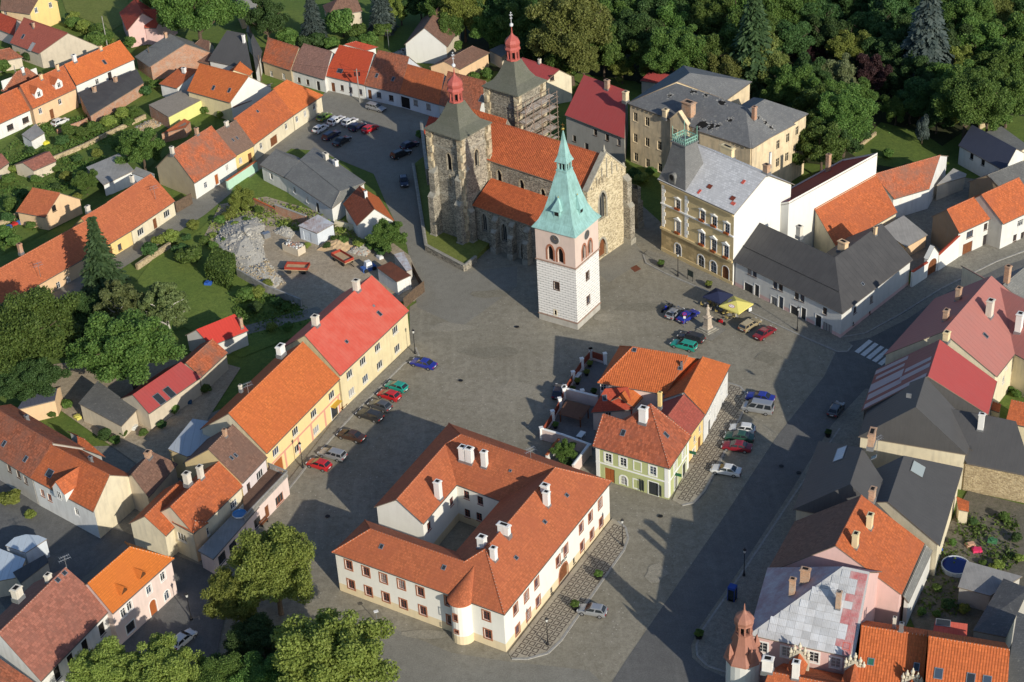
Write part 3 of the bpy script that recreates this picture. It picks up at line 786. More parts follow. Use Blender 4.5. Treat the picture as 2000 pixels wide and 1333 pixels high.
for(x,y,w_,h,m_)in((960,690,60,14,PAT),(1010,760,40,18,PAT2),(880,640,50,12,PAT2),(1250,600,60,10,PAT),(1500,700,30,14,PAT),(1280,1120,26,20,PAT2),(1330,860,26,22,PAT),(830,1240,60,9,PAT2),(720,1200,40,8,PAT),(960,575,46,9,PAT),(1180,620,30,10,PAT2),(1430,770,12,30,PAT)):
    flat('paving_patch',[(x+w_*math.cos(a)*_R.uniform(.6,1.1),y-h*math.sin(a)*_R.uniform(.6,1.1))for a in[i*math.pi/5 for i in range(10)]],.01,m_)
# lawns, gardens and yards
LAWNG=m_ground('lawn_fresh',[(.15,.22,.04),(.19,.255,.05),(.11,.165,.034)],.15,.9,8.)
flat('garden',[(260,560),(300,505),(390,450),(440,400),(470,340),(560,380),(560,470),(520,560),(610,590),(620,640),(470,700),(360,640),(300,660)],.004,LAWNG)
flat('building_yard',[(395,470),(430,400),(520,385),(640,420),(760,470),(800,500),(828,565),(810,590),(700,590),(620,625),(520,560),(420,490)],.008,EARTH)
flat('garden_path',[(470,640),(560,615),(620,600),(640,615),(560,635),(480,655)],.010,PAVE)
flat('back_garden',[(0,300),(60,240),(180,220),(300,200),(420,200),(420,250),(330,300),(290,330),(160,420),(0,500)],.004,GRASS)
flat('upper_lawn',[(100,-60),(250,-60),(250,40),(220,60),(130,25)],.004,LAWN)
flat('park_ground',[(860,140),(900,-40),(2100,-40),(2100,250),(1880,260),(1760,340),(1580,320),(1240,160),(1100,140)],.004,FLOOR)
flat('park_lawn',[(1660,300),(1720,240),(1800,260),(1860,300),(1760,330),(1690,320)],.012,GRASS)
flat('orchard_lawn',[(1900,255),(1960,225),(2060,235),(2060,290),(1960,270)],.012,GRASS)
flat('left_yard',[(60,720),(260,690),(400,700),(470,720),(380,860),(300,930),(200,860),(100,790)],.004,EARTH)
flat('lower_street',[(-40,930),(60,950),(180,1010),(330,1080),(430,1120),(440,1200),(400,1400),(120,1400),(90,1300),(-40,1120)],.010,ASPH)
flat('right_yard',[(1820,1090),(1890,960),(2010,990),(2030,1300),(1800,1260),(1770,1190)],.006,m_ground('dark_earth',[(.17,.15,.115),(.21,.185,.14),(.12,.12,.07)],.2,1.,6.))  # earth tones darkened to carry the shade that lies over this yard
flat('gate_yard',[(1700,470),(1760,400),(1830,340),(1960,360),(1900,420),(1860,470),(1790,540)],.006,PAVE)
# churchyard: raised lawn behind its retaining wall
STONE=m_stone('church_rubble',(.30,.265,.205),(.44,.395,.31),(.14,.125,.10),3.6)
STONE2=m_stone('gable_rubble',(.56,.47,.30),(.66,.57,.39),(.32,.26,.165),2.8,.35)
ASHLAR=m_stone('pale_ashlar',(.46,.38,.25),(.56,.48,.33),(.30,.24,.16),1.2)
CAPST=m_rough('coping_stone',(.36,.34,.28),(.22,.2,.16),1.5)
flat('churchyard_lawn',[(808,330),(845,300),(850,240),(900,250),(960,480),(928,512),(908,527),(835,487),(826,440)],0.,LAWN,thick=.9)
def wall_thing(name,label,cat,px,h,th,m,cop=None,z0=0.,hs=None,group=None,bm=None):
    """free-standing wall along photo points on the ground, with a coping"""
    pts=[h2(P(*q))if not isinstance(q,V)else q for q in px];r=thing(name,label,cat,(pts[0].x,pts[0].y,0),group)
    b=MB();c=MB()
    for i in range(len(pts)-1):
        a,d=pts[i],pts[i+1];u=(d-a).normalized();n=V((-u.y,u.x,0));ha,hb=(hs[i],hs[i+1])if hs else(h,h)
        q=[a-n*th/2,d-n*th/2,d+n*th/2,a+n*th/2];t=[q[0]+V((0,0,ha)),q[1]+V((0,0,hb)),q[2]+V((0,0,hb)),q[3]+V((0,0,ha))]
        q=[k+V((0,0,z0-.05))for k in q]
        for f in((q[0],q[1],t[1],t[0]),(q[2],q[3],t[3],t[2]),(q[1],q[2],t[2],t[1]),(q[3],q[0],t[0],t[3]),(t[0],t[1],t[2],t[3])):b.poly(f)
        if cop:
            e=n*(th/2+.06);k=.1
            A,B,C,D=[V((p.x,p.y,z))for p,z in((a-e,ha),(d-e,hb),(d+e,hb),(a+e,ha))];U=V((0,0,k));mid0,mid1=V((a.x,a.y,ha+k*1.8)),V((d.x,d.y,hb+k*1.8))
            for f in((A,B,B+U,A+U),(C,D,D+U,C+U),(A+U,B+U,mid1,mid0),(C+U,D+U,mid0,mid1),(B,C,C+U,mid1,B+U),(D,A,A+U,mid0,D+U)):c.poly(f)
    b.build('wall',m,r)
    if cop:c.build('coping',cop,r)
    return r
wall_thing('retaining_wall','low rubble retaining wall holding up the churchyard lawn','wall',[(808,330),(822,420),(833,490),(908,530),(930,512)],1.15,.5,STONE,CAPST)
wall_thing('graveyard_wall','tall rubble wall round the apse side of the church in shadow','wall',[(826,275),(832,330),(838,370)],4.2,.5,STONE,CAPST)
# ---------------------------------------------------------------- bell tower
PINKP=m_plaster('tower_pink_plaster',(.60,.475,.405),.2);SANDST=m_rough('red_sandstone',(.36,.15,.085),(.27,.11,.065),2.5);MOULD=m_rough('brown_moulding',(.30,.20,.15),(.22,.15,.11),2.)
def _sgr(b,N,L,t):
    co=coords(N,L);br=N('TexBrick');L(co,br.inputs['Vector']);br.inputs['Scale'].default_value=1;br.offset=.5
    br.inputs['Brick Width'].default_value=1.05;br.inputs['Row Height'].default_value=.47;br.inputs['Mortar Size'].default_value=.012
    br.inputs['Color1'].default_value=br.inputs['Color2'].default_value=(.72,.70,.655,1);br.inputs['Mortar'].default_value=(.30,.29,.27,1)
    b2=N('TexBrick');mp=N('Mapping');mp.inputs['Location'].default_value=(.0,.12,0);L(co,mp.inputs[0]);L(mp.outputs[0],b2.inputs['Vector']);b2.offset=.5
    b2.inputs['Scale'].default_value=1;b2.inputs['Brick Width'].default_value=1.05;b2.inputs['Row Height'].default_value=.47;b2.inputs['Mortar Size'].default_value=.1;b2.inputs['Mortar Smooth'].default_value=.3
    b2.inputs['Color1'].default_value=b2.inputs['Color2'].default_value=(0,0,0,1);b2.inputs['Mortar'].default_value=(1,1,1,1)
    sx=N('SeparateXYZ');L(co,sx.inputs[0]);m1=N('Math',operation='MULTIPLY_ADD');L(sx.outputs[1],m1.inputs[0]);m1.inputs[1].default_value=1/.47;m1.inputs[2].default_value=.2
    fr=N('Math',operation='FRACT');L(m1.outputs[0],fr.inputs[0])
    lowr=ramp(N,L,fr.outputs[0],[(.30,1.),(.42,0.)])
    tone=N('Math',operation='MULTIPLY');L(lowr,tone.inputs[0]);L(b2.outputs['Fac'],tone.inputs[1])
    k=N('Math',operation='MULTIPLY');L(tone.outputs[0],k.inputs[0]);L(ramp(N,L,noise(N,L,coords(N,L,kind='World'),.7,5),[(.3,.45),(.62,1.)]),k.inputs[1])
    col=mix(N,L,k.outputs[0],br.outputs['Color'],(.22,.215,.20))
    wo=coords(N,L,kind='World');col=mix(N,L,ramp(N,L,noise(N,L,wo,.5,5),[(.5,0.),(.8,.3)]),col,(.5,.47,.42))
    L(col,b.inputs['Base Color']);b.inputs['Roughness'].default_value=.9
SGRAF=mat('sgraffito_plaster',_sgr)
COPPER=m_seam('copper_patina',(.29,.50,.47),(.15,.25,.22),.5,.55,patch=.9)
PLINTH=m_rough('tower_plinth',(.44,.42,.37),(.33,.31,.27),1.)
GOLD=m_plain('gilding',(.75,.50,.12),.3,1.)
CLOCKM=m_plain('clock_face',(.085,.085,.09),.5);
def frame_of(az,org):
    a=math.radians(az);u=V((math.sin(a),math.cos(a),0));return u,V((u.y,-u.x,0)),V((org.x,org.y,0))
def square_tower(s,c,u,v,hw,hd,zt,bands,z0=0.):
    pts=[c-u*hw-v*hd,c+u*hw-v*hd,c+u*hw+v*hd,c-u*hw+v*hd]
    if sum(cross2(pts[i],pts[(i+1)%4])for i in range(4))<0:pts.reverse()
    for i in range(4):s.wall(pts[i],pts[(i+1)%4],[(0,zt),((pts[(i+1)%4]-pts[i]).length,zt)],z0=z0,bands=bands)
    return pts
def pyramid(b,c,u,v,prof,m=0):
    """square lathe: (half width along u, half along v, z)"""
    rings=[[c+u*(p[0]*a)+v*(p[1]*d)+V((0,0,p[2]))for a,d in((-1,-1),(1,-1),(1,1),(-1,1))]for p in prof]
    for j in range(len(rings)-1):
        for i in range(4):
            k=(i+1)%4;f=[rings[j][i],rings[j][k],rings[j+1][k],rings[j+1][i]]
            nn=(f[1]-f[0]).cross(f[2]-f[0]);mid=(f[0]+f[2])/2-c
            b.poly(f if nn.dot(h2(mid))>=0 or h2(mid).length<.01 else list(reversed(f)),m)
    if prof[-1][0]>.01:b.poly(rings[-1],m)
_front=P(1128.4,645);TU,TV,_=frame_of(124.3,_front);HT=3.72
# front corner is +u, +v (v points to the camera's left-near side)
if TV.y>0:TV=-TV
TC=h2(_front)-TU*HT+(-TV)*HT
s=Bld('bell_tower','free-standing white bell tower with pink belfry storey and green copper spire','tower',[SGRAF,PINKP,PLINTH,SANDST])
square_tower(s,TC,TU,TV,HT,HT,17.8,[(1.3,2),(11.5,0),(11.7,3),(18,1)])
TB=11.75
for k,q in enumerate(s.walls):
    for du in(-.95,.95):s.open_uz(k,q['L']/2+du,12.0,'mg',base=True,w=1.05,h=2.7,arch='p',door=VOID,t=SANDST,tw=.34,dp=.4,keepz=1,raised=1)
for(x,y,st,kw)in((1087,559,'br',{}),(1147.5,539,'br',{}),(1149,586,'br',{}),(1085,611,'dk',dict(w=.45,h=.9,t=CREAMT))):s.open(x,y,st,t=kw.pop('t',BROWN),**kw)
s.rf=[]
s.finish(None)
root=s.root
b=MB();pyramid(b,TC,TU,TV,[(HT+.12,HT+.12,1.2),(HT+.12,HT+.12,1.32),(HT+.02,HT+.02,1.4)]);b.build('plinth_moulding',MOULD,root)
b=MB();pyramid(b,TC,TU,TV,[(HT+.1,HT+.1,11.5),(HT+.18,HT+.18,11.6),(HT+.1,HT+.1,11.75)]);b.build('string_course',MOULD,root)
z=17.6
b=MB();pyramid(b,TC,TU,TV,[(HT-.1,HT-.1,z),(HT+.42,HT+.42,z-.05),(HT+.36,HT+.36,z+.1),(HT-.45,HT-.45,z+1.2),(HT-1.15,HT-1.15,z+2.8),(HT-1.75,HT-1.75,z+5.0),(1.25,1.25,z+8.2),(.95,.95,z+9.3)])
copr=b.build('copper_roof',[COPPER],root)
b=MB();pyramid(b,TC,TU,TV,[(.9,.9,z+9.25),(1.0,1.0,z+9.3),(1.0,1.0,z+9.6),(.9,.9,z+9.65)])
for a in(-1,1):
    for d in(-1,1):b.box(TC+TU*(.72*a)+TV*(.72*d)+V((0,0,z+9.6)),.3,.3,1.5,0,math.atan2(TU.y,TU.x))
for a in(-1,1):
    b.box(TC+TU*(.75*a)+V((0,0,z+9.6)),.12,.22,1.5,0,math.atan2(TU.y,TU.x));b.box(TC+TV*(.75*a)+V((0,0,z+9.6)),.22,.12,1.5,0,math.atan2(TU.y,TU.x))
b.box(TC+V((0,0,z+9.6)),1.0,1.0,1.5,1,math.atan2(TU.y,TU.x))
b.build('lantern',[COPPER,VOID],root)
b=MB();pyramid(b,TC,TU,TV,[(.8,.8,z+11.0),(1.15,1.15,z+11.0),(1.08,1.08,z+11.12),(.74,.74,z+12.0),(.32,.32,z+14.4),(.03,.03,z+16.4)]);b.build('spire',[COPPER],root)
b=MB();b.lathe(TC+V((0,0,z+16.2)),[(.04,0),(.22,.15),(.28,.33),(.2,.5),(.04,.62),(.03,1.3)],10);b.bar(TC+V((0,0,z+17.2))-TU*.3,TC+V((0,0,z+17.2))+TU*.3,.06);b.build('finial',[GOLD],root)
for(ax,sd)in((TU,TV),(TV,TU)):  # roof dormers on the two sides in view
    p=TC+ax*(HT-1.15)+V((0,0,z+2.9));b=MB();rz=math.atan2(ax.y,ax.x)
    b.box(p-V((0,0,.9))-ax*.5,1.7,1.1,1.3,0,rz);b.box(p-V((0,0,.5))+ax*.34,.06,.75,.7,1,rz)
    pyramid(b,p-ax*.35+V((0,0,.2)),ax,sd,[(1.05,.85,.2),(1.05,.85,.27),(.28,.26,1.6),(.02,.02,2.3)]);d=b.build('dormer',[COPPER,VOID],root)
    b=MB();b.lathe(p-ax*.35+V((0,0,2.5)),[(.03,-.1),(.1,.05),(.03,.2),(.02,.4)],6);b.build('finial',[GOLD],d)
for(n_,sd)in((TU,TV),(TV,TU)):
    c_=TC+n_*(HT+.01)+V((0,0,16.1));b=MB()
    for i in range(20):
        a0,a1=2*math.pi*i/20,2*math.pi*(i+1)/20;f=lambda a,r,o:c_+sd*(r*math.cos(a))+V((0,0,r*math.sin(a)))+n_*o
        b.poly([f(a0,.8,.06),f(a1,.8,.06),c_+n_*.06],0);b.poly([f(a0,.8,.06),f(a0,.86,.0),f(a1,.86,.0),f(a1,.8,.06)],1)
    for h_,a in((.55,1.9),(.35,.4)):b.bar(c_+n_*.08,c_+n_*.08+sd*(h_*math.cos(a))+V((0,0,h_*math.sin(a))),.05,.02,2)
    for i in range(12):
        a=math.pi/6*i;b.bar(f(a,.62,.07),f(a,.72,.07),.05,.02,2)
    b.build('clock',[CLOCKM,GREYT,GOLD],root)

# ---------------------------------------------------------------- church with two west towers
TILN=m_tile('church_tile',(.50,.125,.045),(.42,.10,.04),.06,.3,.36,.36,rib=.36)
SHING=m_slate('tower_shingle',(.135,.135,.105),(.10,.105,.075),.3,.3)
REDM=m_seam('lantern_red',(.40,.10,.08),(.32,.085,.07),.3,.5)
ch=thing('church','gothic stone church with orange tiled nave and two shingled west towers','church',P(1000,420))
def churchpart(nm):
    s=Bld(nm,'',None,[STONE,ASHLAR,CAPST]);return s
AZ=131.;cu,cv,_=frame_of(AZ,V((0,0,0)))
if cv.y>0:cv=-cv  # cv points towards the camera (south-west side)
NE0=P(952,313,14.4)  # west end of the near nave eave
def CL(u,v,z=0.):return h2(NE0)+cu*u+cv*v+V((0,0,z))
LN=(h2(P(1130,386,14.4))-h2(NE0)).dot(cu)
hrN=ridge_from(NE0,NE0+cu*10,(1062,267),14.4,43);wN=(hrN-14.4)/math.tan(math.radians(43))
print('church L',LN,'nave half',wN,'ridge',hrN)
def sub(name,wmats,walls,roof=None,rmat=None,holes=(),ridge=None,rname='roof',eaves=None,thick=.16):
    """part of the church: walls (A, B, profile) and openings, as children of the church"""
    s=Bld('x','',None,wmats)
    for(A,B,pf,*k)in walls:s.wall(A,B,pf,**(k[0]if k else{}))
    for hh in holes:s.open(*hh[:3],**(hh[3]if len(hh)>3 else{}))
    s.root=ch;b=MB()
    for q in s.walls:s._wall(b,q)
    s.wobj=b.build(name,s.wmats,ch)
    for(k,u,z,d,key,flush)in s.todo:
        q=s.walls[k];me,pane=win_mesh(key,d);loc=q['A']+q['d']*u+V((0,0,z))+q['n']*(.16 if flush else 0);rz=math.atan2(-q['d'].y,-q['d'].x)
        o=put('portal' if d.get('door')==WOODB else 'window',me,ch,loc,rz)
        if pane:p=bpy.data.objects.new('pane',pane);COL.objects.link(p);p.parent=o
    if roof:
        s.rf=roof;s.roof=s._roof(rmat,thick,rname)
        if ridge:s._ridge(ridge)
    return s
STY['go']=dict(w=1.0,h=2.6,f=CAPST,t=ASHLAR,tw=.16,arch='p',dp=.35,nx=1,ny=1,pane=VOID)
STY['gob']=dict(w=1.9,h=4.6,f=CAPST,t=CAPST,tw=.35,arch='p',dp=.45,nx=3,ny=1)
OVN=.35;zN=14.4+OVN*.9
aisle_w=5.2;zA=7.7;zAt=10.8
east=LN+.4
nv0,nv1=CL(.2,-OVN),CL(east,-OVN)
E0,E1=CL(-3.5,0,14.4),CL(LN+.1,0,14.4);R0,R1=CL(-5,-wN,hrN),CL(LN+.1,-wN,hrN);B0,B1=CL(-3.5,-2*wN,14.4),CL(LN+.1,-2*wN,14.4)
sub('nave_wall',[STONE,ASHLAR],[(nv0,nv1,[(0,zN),(east-.2,zN)]),(CL(east,-2*wN+OVN),CL(.2,-2*wN+OVN),[(0,zN),(east-.2,zN)])],
    [[E0,E1,R1,R0],[B1,B0,R0,R1]],TILN,[(x,y,'go',dict(w=1.05,h=2.5,tw=.22))for x,y in((975,345),(1019,364),(1060.5,382))],[(R0,R1)],'nave_roof')
# east gable front with shoulders
g0,g1=CL(east,.35),CL(east,-2*wN-.35);gL=(g1-g0).length
sub('gable_front',[STONE2,ASHLAR,CAPST],[(g0,g1,[(0,14.7),(gL/2,hrN+.7),(gL,14.7)]),(g1-cu*.9,g0-cu*.9,[(0,14.7),(gL/2,hrN+.7),(gL,14.7)]),(g0-cu*.9,g0,[(0,14.7),(.9,14.7)]),(g1,g1-cu*.9,[(0,14.7),(.9,14.7)])],
    None,None,[(1177,402,'gob',dict(w=2.0,h=5.2)),(1176,462,'mg',dict(w=2.2,h=3.6,arch='p',t=CAPST,tw=.4,dp=.5))]+[(x,y,'go',dict(w=.55,h=1.3,tw=.1))for x,y in((1166,358),(1172.5,353),(1179,349))])
b=MB();q=V((0,0,.0))
for(A,B)in((CL(east-.45,.35,14.7),CL(east-.45,-wN,hrN+.7)),(CL(east-.45,-wN,hrN+.7),CL(east-.45,-2*wN-.35,14.7))):b.bar(A,B,1.1,.22)
for i in range(7):  # blind tracery fins on the gable
    t=-3+i;zz=hrN-.4-abs(t)*(hrN-14.7)/3.6;
    b.frame(CL(east+.02,-wN+t*wN/3.6-.09,15.2 if abs(t)<2.5 else 14.6),cu*.12,-cv*-.18,V((0,0,max(.4,zz-15.2))))
b.box(CL(east-.4,-wN,hrN+.7),.5,.5,.4,0,AZ);b.box(CL(east-.4,-wN,hrN+1.1),.35,.35,.9,0,.3,.3)
b.box(CL(east-.4,-2*wN-.2,14.8),.6,.6,.8,0,.3,.5);b.build('gable_coping',CAPST,ch)
# near aisle
a0,a1=CL(.6,aisle_w-.3),CL(east-3.5,aisle_w-.3);aL=(a1-a0).length
A0,A1,T1,T0=CL(.3,aisle_w,zA),CL(east-3.4,aisle_w,zA),CL(east-3.4,-OVN,zAt),CL(.3,-OVN,zAt)
sub('aisle_wall',[STONE,ASHLAR],[(a0,a1,[(0,zA),(aL,zA)]),(a1,CL(east-3.5,-OVN),[(0,zA),(aisle_w,zAt)]),(CL(.6,-OVN),a0,[(0,zAt),(aisle_w,zA)])],
    [[A0,A1,T1,T0]],TILN,[(946,435,'gob',dict(w=1.3,h=3.6)),(985,455,'gob',dict(w=1.3,h=3.6)),(1026,487,'mg',dict(w=2.0,h=3.8,arch='p',t=CAPST,tw=.45,dp=.5))],None,'aisle_roof')
# far aisle
F0,F1=CL(.3,-2*wN-aisle_w,zA),CL(east-3,-2*wN-aisle_w,zA)
sub('far_aisle_wall',[STONE,ASHLAR],[(CL(east-3.1,-2*wN),CL(east-3.1,-2*wN-aisle_w+.3),[(0,zAt),(aisle_w-.3,zA)]),(CL(east-3.1,-2*wN-aisle_w+.3),CL(.6,-2*wN-aisle_w+.3),[(0,zA),(aL,zA)])],[[F1,F0,CL(.3,-2*wN,zAt),CL(east-3,-2*wN,zAt)]],TILN,rname='far_aisle_roof')
def buttress(p,out,w_,d,z1,z2):
    """stepped buttress with two weathered set-offs"""
    sd=V((-out.y,out.x,0));b=MB();p=h2(p)
    for(dd,za,zb)in((d,0,z1),(d*.62,z1,z2)):
        b.frame(p-sd*w_/2+V((0,0,za)),out*dd,sd*w_,V((0,0,zb-za)))
        A=p-sd*(w_/2+.05)+V((0,0,zb));q=[A+out*(dd+.08),A+sd*(w_+.1)+out*(dd+.08),A+sd*(w_+.1)+V((0,0,dd*.9)),A+V((0,0,dd*.9))]
        b.poly(q,1);b.poly([q[0],q[3],A],1);b.poly([q[1],A+sd*(w_+.1),q[2]],1)
    b.frame(p-sd*(w_/2+.12),out*(d+.15),sd*(w_+.24),V((0,0,1.1)),1)
    return b.build('buttress',[STONE,CAPST],ch)
for u_ in(5.6,9.4,12.8):buttress(CL(u_,aisle_w-.32),cv,1.0,1.3,4.2,6.4)
buttress(CL(east,-2*wN-.1),cu,1.3,1.5,7.5,12.5);buttress(CL(east-1.5,-2*wN-aisle_w+.2),-cv,1.2,1.6,5,8);buttress(CL(east-3.2,aisle_w-.8),cu,1.2,1.4,4.5,7)
# towers
def west_tower(c,hw,zt,ez,holes,label_z,sl=None):
    s=Bld('x','',None,[STONE,ASHLAR,CAPST]);pts=square_tower(s,c,cu,cv,hw,hw,zt,[(zt*.42,0),(zt*.42+.25,2),(zt-3.2,0),(zt-2.9,2)])
    for hh in holes:s.open(*hh[:3],**(hh[3]if len(hh)>3 else{}))
    s.root=ch;b=MB()
    for q in s.walls:s._wall(b,q)
    rz=math.atan2(cu.y,cu.x)
    for a in(-1,1):
        for d in(-1,1):
            for k in range(14):  # quoins
                b.box(c+cu*(hw*a)+cv*(hw*d)+V((0,0,.2+k*zt/14.2)),(1.3 if k%2 else.8),(.8 if k%2 else 1.3),zt/14.2-.03,1,rz)if zt>0 else None
    b.build('tower_wall',[STONE,ASHLAR,CAPST],ch)
    for(k,u,z,d,key,flush)in s.todo:
        q=s.walls[k];me,pane=win_mesh(key,d);o=put('window',me,ch,q['A']+q['d']*u+V((0,0,z)),math.atan2(-q['d'].y,-q['d'].x))
        if pane:p=bpy.data.objects.new('pane',pane);COL.objects.link(p);p.parent=o
    b=MB();e=hw+.75
    pyramid(b,c,cu,cv,[(hw-.1,hw-.1,zt-.1),(e,e,zt-.15),(e-.05,e-.05,zt+.05),(e-1.5,e-1.5,zt+1.0),(2.1,2.1,zt+2.1),(1.75,1.75,zt+2.9),(1.35,1.35,zt+3.9),(1.05,1.05,zt+4.7)])
    r=b.build('tower_roof',[SHING],ch)
    ph=math.pi/8+rz;z=zt+4.6
    b=MB();b.lathe(c+V((0,0,z)),[(1.1,0),(1.32,.1),(1.32,.35),(1.15,.42)],8,0,ph);b.lathe(c+V((0,0,z+.4)),[(.55,0),(.55,1.9)],8,1,ph)
    for i in range(8):
        a=ph+math.pi/4*i;b.box(c+V((1.05*math.cos(a),1.05*math.sin(a),z+.4)),.26,.3,1.7,0,a)
        b.box(c+V((1.0*math.cos(a+math.pi/8),1.0*math.sin(a+math.pi/8),z+1.75)),.2,.75,.35,0,a+math.pi/8)
    b.lathe(c+V((0,0,z+2.1)),[(1.0,0),(1.5,.08),(1.5,.25),(1.25,.6),(1.4,1.0),(1.45,1.35),(1.2,1.9),(.7,2.35),(.3,2.75),(.14,3.1),(.08,3.9),(.05,4.3)],8,0,ph);b.build('lantern',[REDM,VOID],ch)
    b=MB();b.lathe(c+V((0,0,z+6.3)),[(.05,0),(.3,.2),(.36,.42),(.28,.65),(.05,.8),(.04,2.9)],10)
    for zz,l in((1.7,.5),(2.3,.75),(2.75,.3)):b.bar(c+V((0,0,z+6.3+zz))-cu*l/2,c+V((0,0,z+6.3+zz))+cu*l/2,.08);b.bar(c+V((0,0,z+6.3+zz))-cv*l/2,c+V((0,0,z+6.3+zz))+cv*l/2,.08)
    b.build('finial',[m_plain('lead_white',(.55,.56,.57),.5)],ch);return s
f1=h2(P(914,480));hw1=3.55;c1=f1-cu*hw1-cv*hw1
west_tower(c1,hw1,21.4,0,[(877,317,'go',dict(w=1.1,h=3.4)),(931,309,'go',dict(w=1.1,h=3.4)),(879,353,'go',dict(w=.35,h=2.2,tw=.1))],0)
c2=c1-cv*((h2(P(1011,188,21.4))-h2(P(899,264,21.4))).length)
c2=h2(P(1011.5,189,21.4))-cu*(hw1+.75)-cv*(hw1+.75)
west_tower(c2,hw1,21.4,0,[(1035,232,'go',dict(w=.9,h=1.6))],0)
for sg in(-1,1):
    buttress(c1+cv*(hw1-.1)+cu*(sg*(hw1-.55)),cv,1.25,1.9 if sg<0 else 1.6,8.6,13.2)
buttress(c1-cu*(hw1-.1)+cv*(hw1-.6),-cu,1.3,1.6,8,12.5);buttress(c1-cu*(hw1-.1)-cv*(hw1-.6),-cu,1.3,1.6,8,12.5)
buttress(c1+cu*(hw1-.1)+cv*(hw1-.6),cu,1.1,1.3,7,15)
# cross roof between the towers
b=MB();m1=(c1+c2)/2;
Q=[m1+cu*a+cv*d for a,d in((4.6,2.6),(4.6,-2.6),(-3.8,-2.6),(-3.8,2.6))];Rg=[m1+cu*4.6+V((0,0,19.5)),m1-cu*3.8+V((0,0,19.5))];zq=V((0,0,15.2))
for f in((Q[0]+zq,Rg[0],Rg[1],Q[3]+zq),(Rg[0],Q[1]+zq,Q[2]+zq,Rg[1])):b.poly(f);b.poly([p-V((0,0,.15))for p in reversed(f)])
b.build('cross_roof',[TILN],ch)
b=MB();
for i in range(4):
    A,B=Q[i]*1,Q[(i+1)%4]*1;f=[A,B,B+zq,A+zq]
    if i in(0,2):f.insert(3,(Rg[0]if i==0 else Rg[1]))
    b.poly(f)
b.build('west_wall',[STONE],ch)
# scaffolding on the far tower
sc=thing('scaffolding','tube scaffolding with plank decks wrapped round the far church tower','scaffold',c2+cu*(hw1+1))
TUBE=m_plain('scaffold_tube',(.30,.22,.17),.5,.3);PLK=m_rough('scaffold_plank',(.50,.44,.38),(.34,.29,.24),2.)
def sp(a,d,z):return c2+cu*(hw1+a)+cv*d+V((0,0,z))
for d in range(5):
    dd=-4.6+d*2.3
    for a in(.7,2.6):
        b=MB();b.tube(sp(a,dd,0),sp(a,dd,19.6),.07,n=5);b.build('standard',TUBE,sc)
for k in range(9):
    zz=2+k*2.05
    for a in(.7,2.6):
        for hgt in(0,1.0):
            b=MB();b.tube(sp(a,-4.9,zz+hgt),sp(a,4.9,zz+hgt),.055,n=5);b.build('ledger',TUBE,sc)
    for d in range(5):b=MB();b.tube(sp(.5,-4.6+d*2.3,zz),sp(2.9,-4.6+d*2.3,zz),.055,n=5);b.build('transom',TUBE,sc)
    for d in range(4):
        for j in range(3):
            if(k*5+d*3+j)%7==0:continue
            b=MB();o=sp(.85+j*.58,-4.55+d*2.3+random.uniform(-.1,.1),zz+.08);b.frame(o,cu*.5,cv*2.2,V((0,0,.06)));b.build('plank',PLK,sc)
    b=MB();x=1 if k%2 else-1;b.tube(sp(2.65,-4.6*x,zz),sp(2.65,-2.3*x,zz+2.05),.05,n=5);b.build('brace',TUBE,sc)
# ---------------------------------------------------------------- roofs and plasters
T_OR=m_tile('tile_bright_orange',(.56,.15,.042),(.47,.12,.037),.18,.22)
T_OR2=m_tile('tile_orange',(.49,.13,.045),(.36,.10,.043),.35,.28)
T_MU=m_tile('tile_museum',(.46,.135,.056),(.37,.105,.048),.24,.22)
T_RD=m_tile('tile_red',(.42,.07,.035),(.33,.055,.03),.15,.2)
T_OLD=m_tile('tile_old_mixed',(.36,.115,.058),(.23,.10,.065),.65,.4)
T_BRN=m_tile('tile_brown',(.21,.115,.08),(.16,.095,.07),.45,.3)
T_PAT=m_tile('tile_patched',(.47,.13,.055),(.22,.12,.085),.55,.3)
T_PNK=m_tile('tile_faded_pink',(.34,.13,.088),(.26,.11,.08),.5,.3,.4,.4)
T_RIB=m_tile('tile_ribbed_orange',(.53,.135,.04),(.45,.11,.035),.10,.2,.33,.4,rib=.33)
R_RED=m_seam('roof_red_sheet',(.52,.085,.055),(.58,.19,.14),.6,.6,patch=.5)
R_RED2=m_seam('roof_crimson_sheet',(.37,.065,.06),(.34,.08,.075),.6,.6,patch=.5)
R_PNK=m_seam('roof_faded_pink',(.38,.15,.125),(.33,.155,.135),.9,.7,patch=.6)
R_DK=m_seam('roof_dark_felt',(.062,.060,.060),(.085,.082,.08),1.1,.7,patch=.8)
R_DK2=m_seam('roof_anthracite',(.075,.073,.072),(.095,.092,.09),.7,.55,patch=.5)
R_WH=m_tile('roof_white_shingle',(.60,.59,.58),(.52,.51,.50),.12,.18,.5,.42)
R_SIL=m_seam('roof_silver',(.46,.46,.45),(.40,.38,.36),.5,.45,patch=.5)
R_SL=m_slate('roof_slate',(.125,.125,.12),(.085,.085,.085),.75)
R_SLG=m_slate('roof_old_grey',(.20,.20,.185),(.135,.135,.13),.8)
R_COR=m_seam('roof_corrugated',(.30,.29,.27),(.20,.195,.185),.22,.6,patch=.8)
R_RUST=m_seam('roof_rust',(.16,.055,.03),(.10,.04,.025),.3,.8,patch=.9)
R_NAVY=m_seam('roof_navy',(.05,.055,.08),(.065,.07,.095),.6,.5)
P_W=m_plaster('plaster_white',(.69,.68,.64),.32);P_WW=m_plaster('plaster_bright_white',(.69,.68,.63),.12)
P_CR=m_plaster('plaster_cream',(.68,.60,.43),.4);P_Y=m_plaster('plaster_yellow',(.74,.54,.22),.22);P_YP=m_plaster('plaster_pale_yellow',(.68,.57,.34),.35)
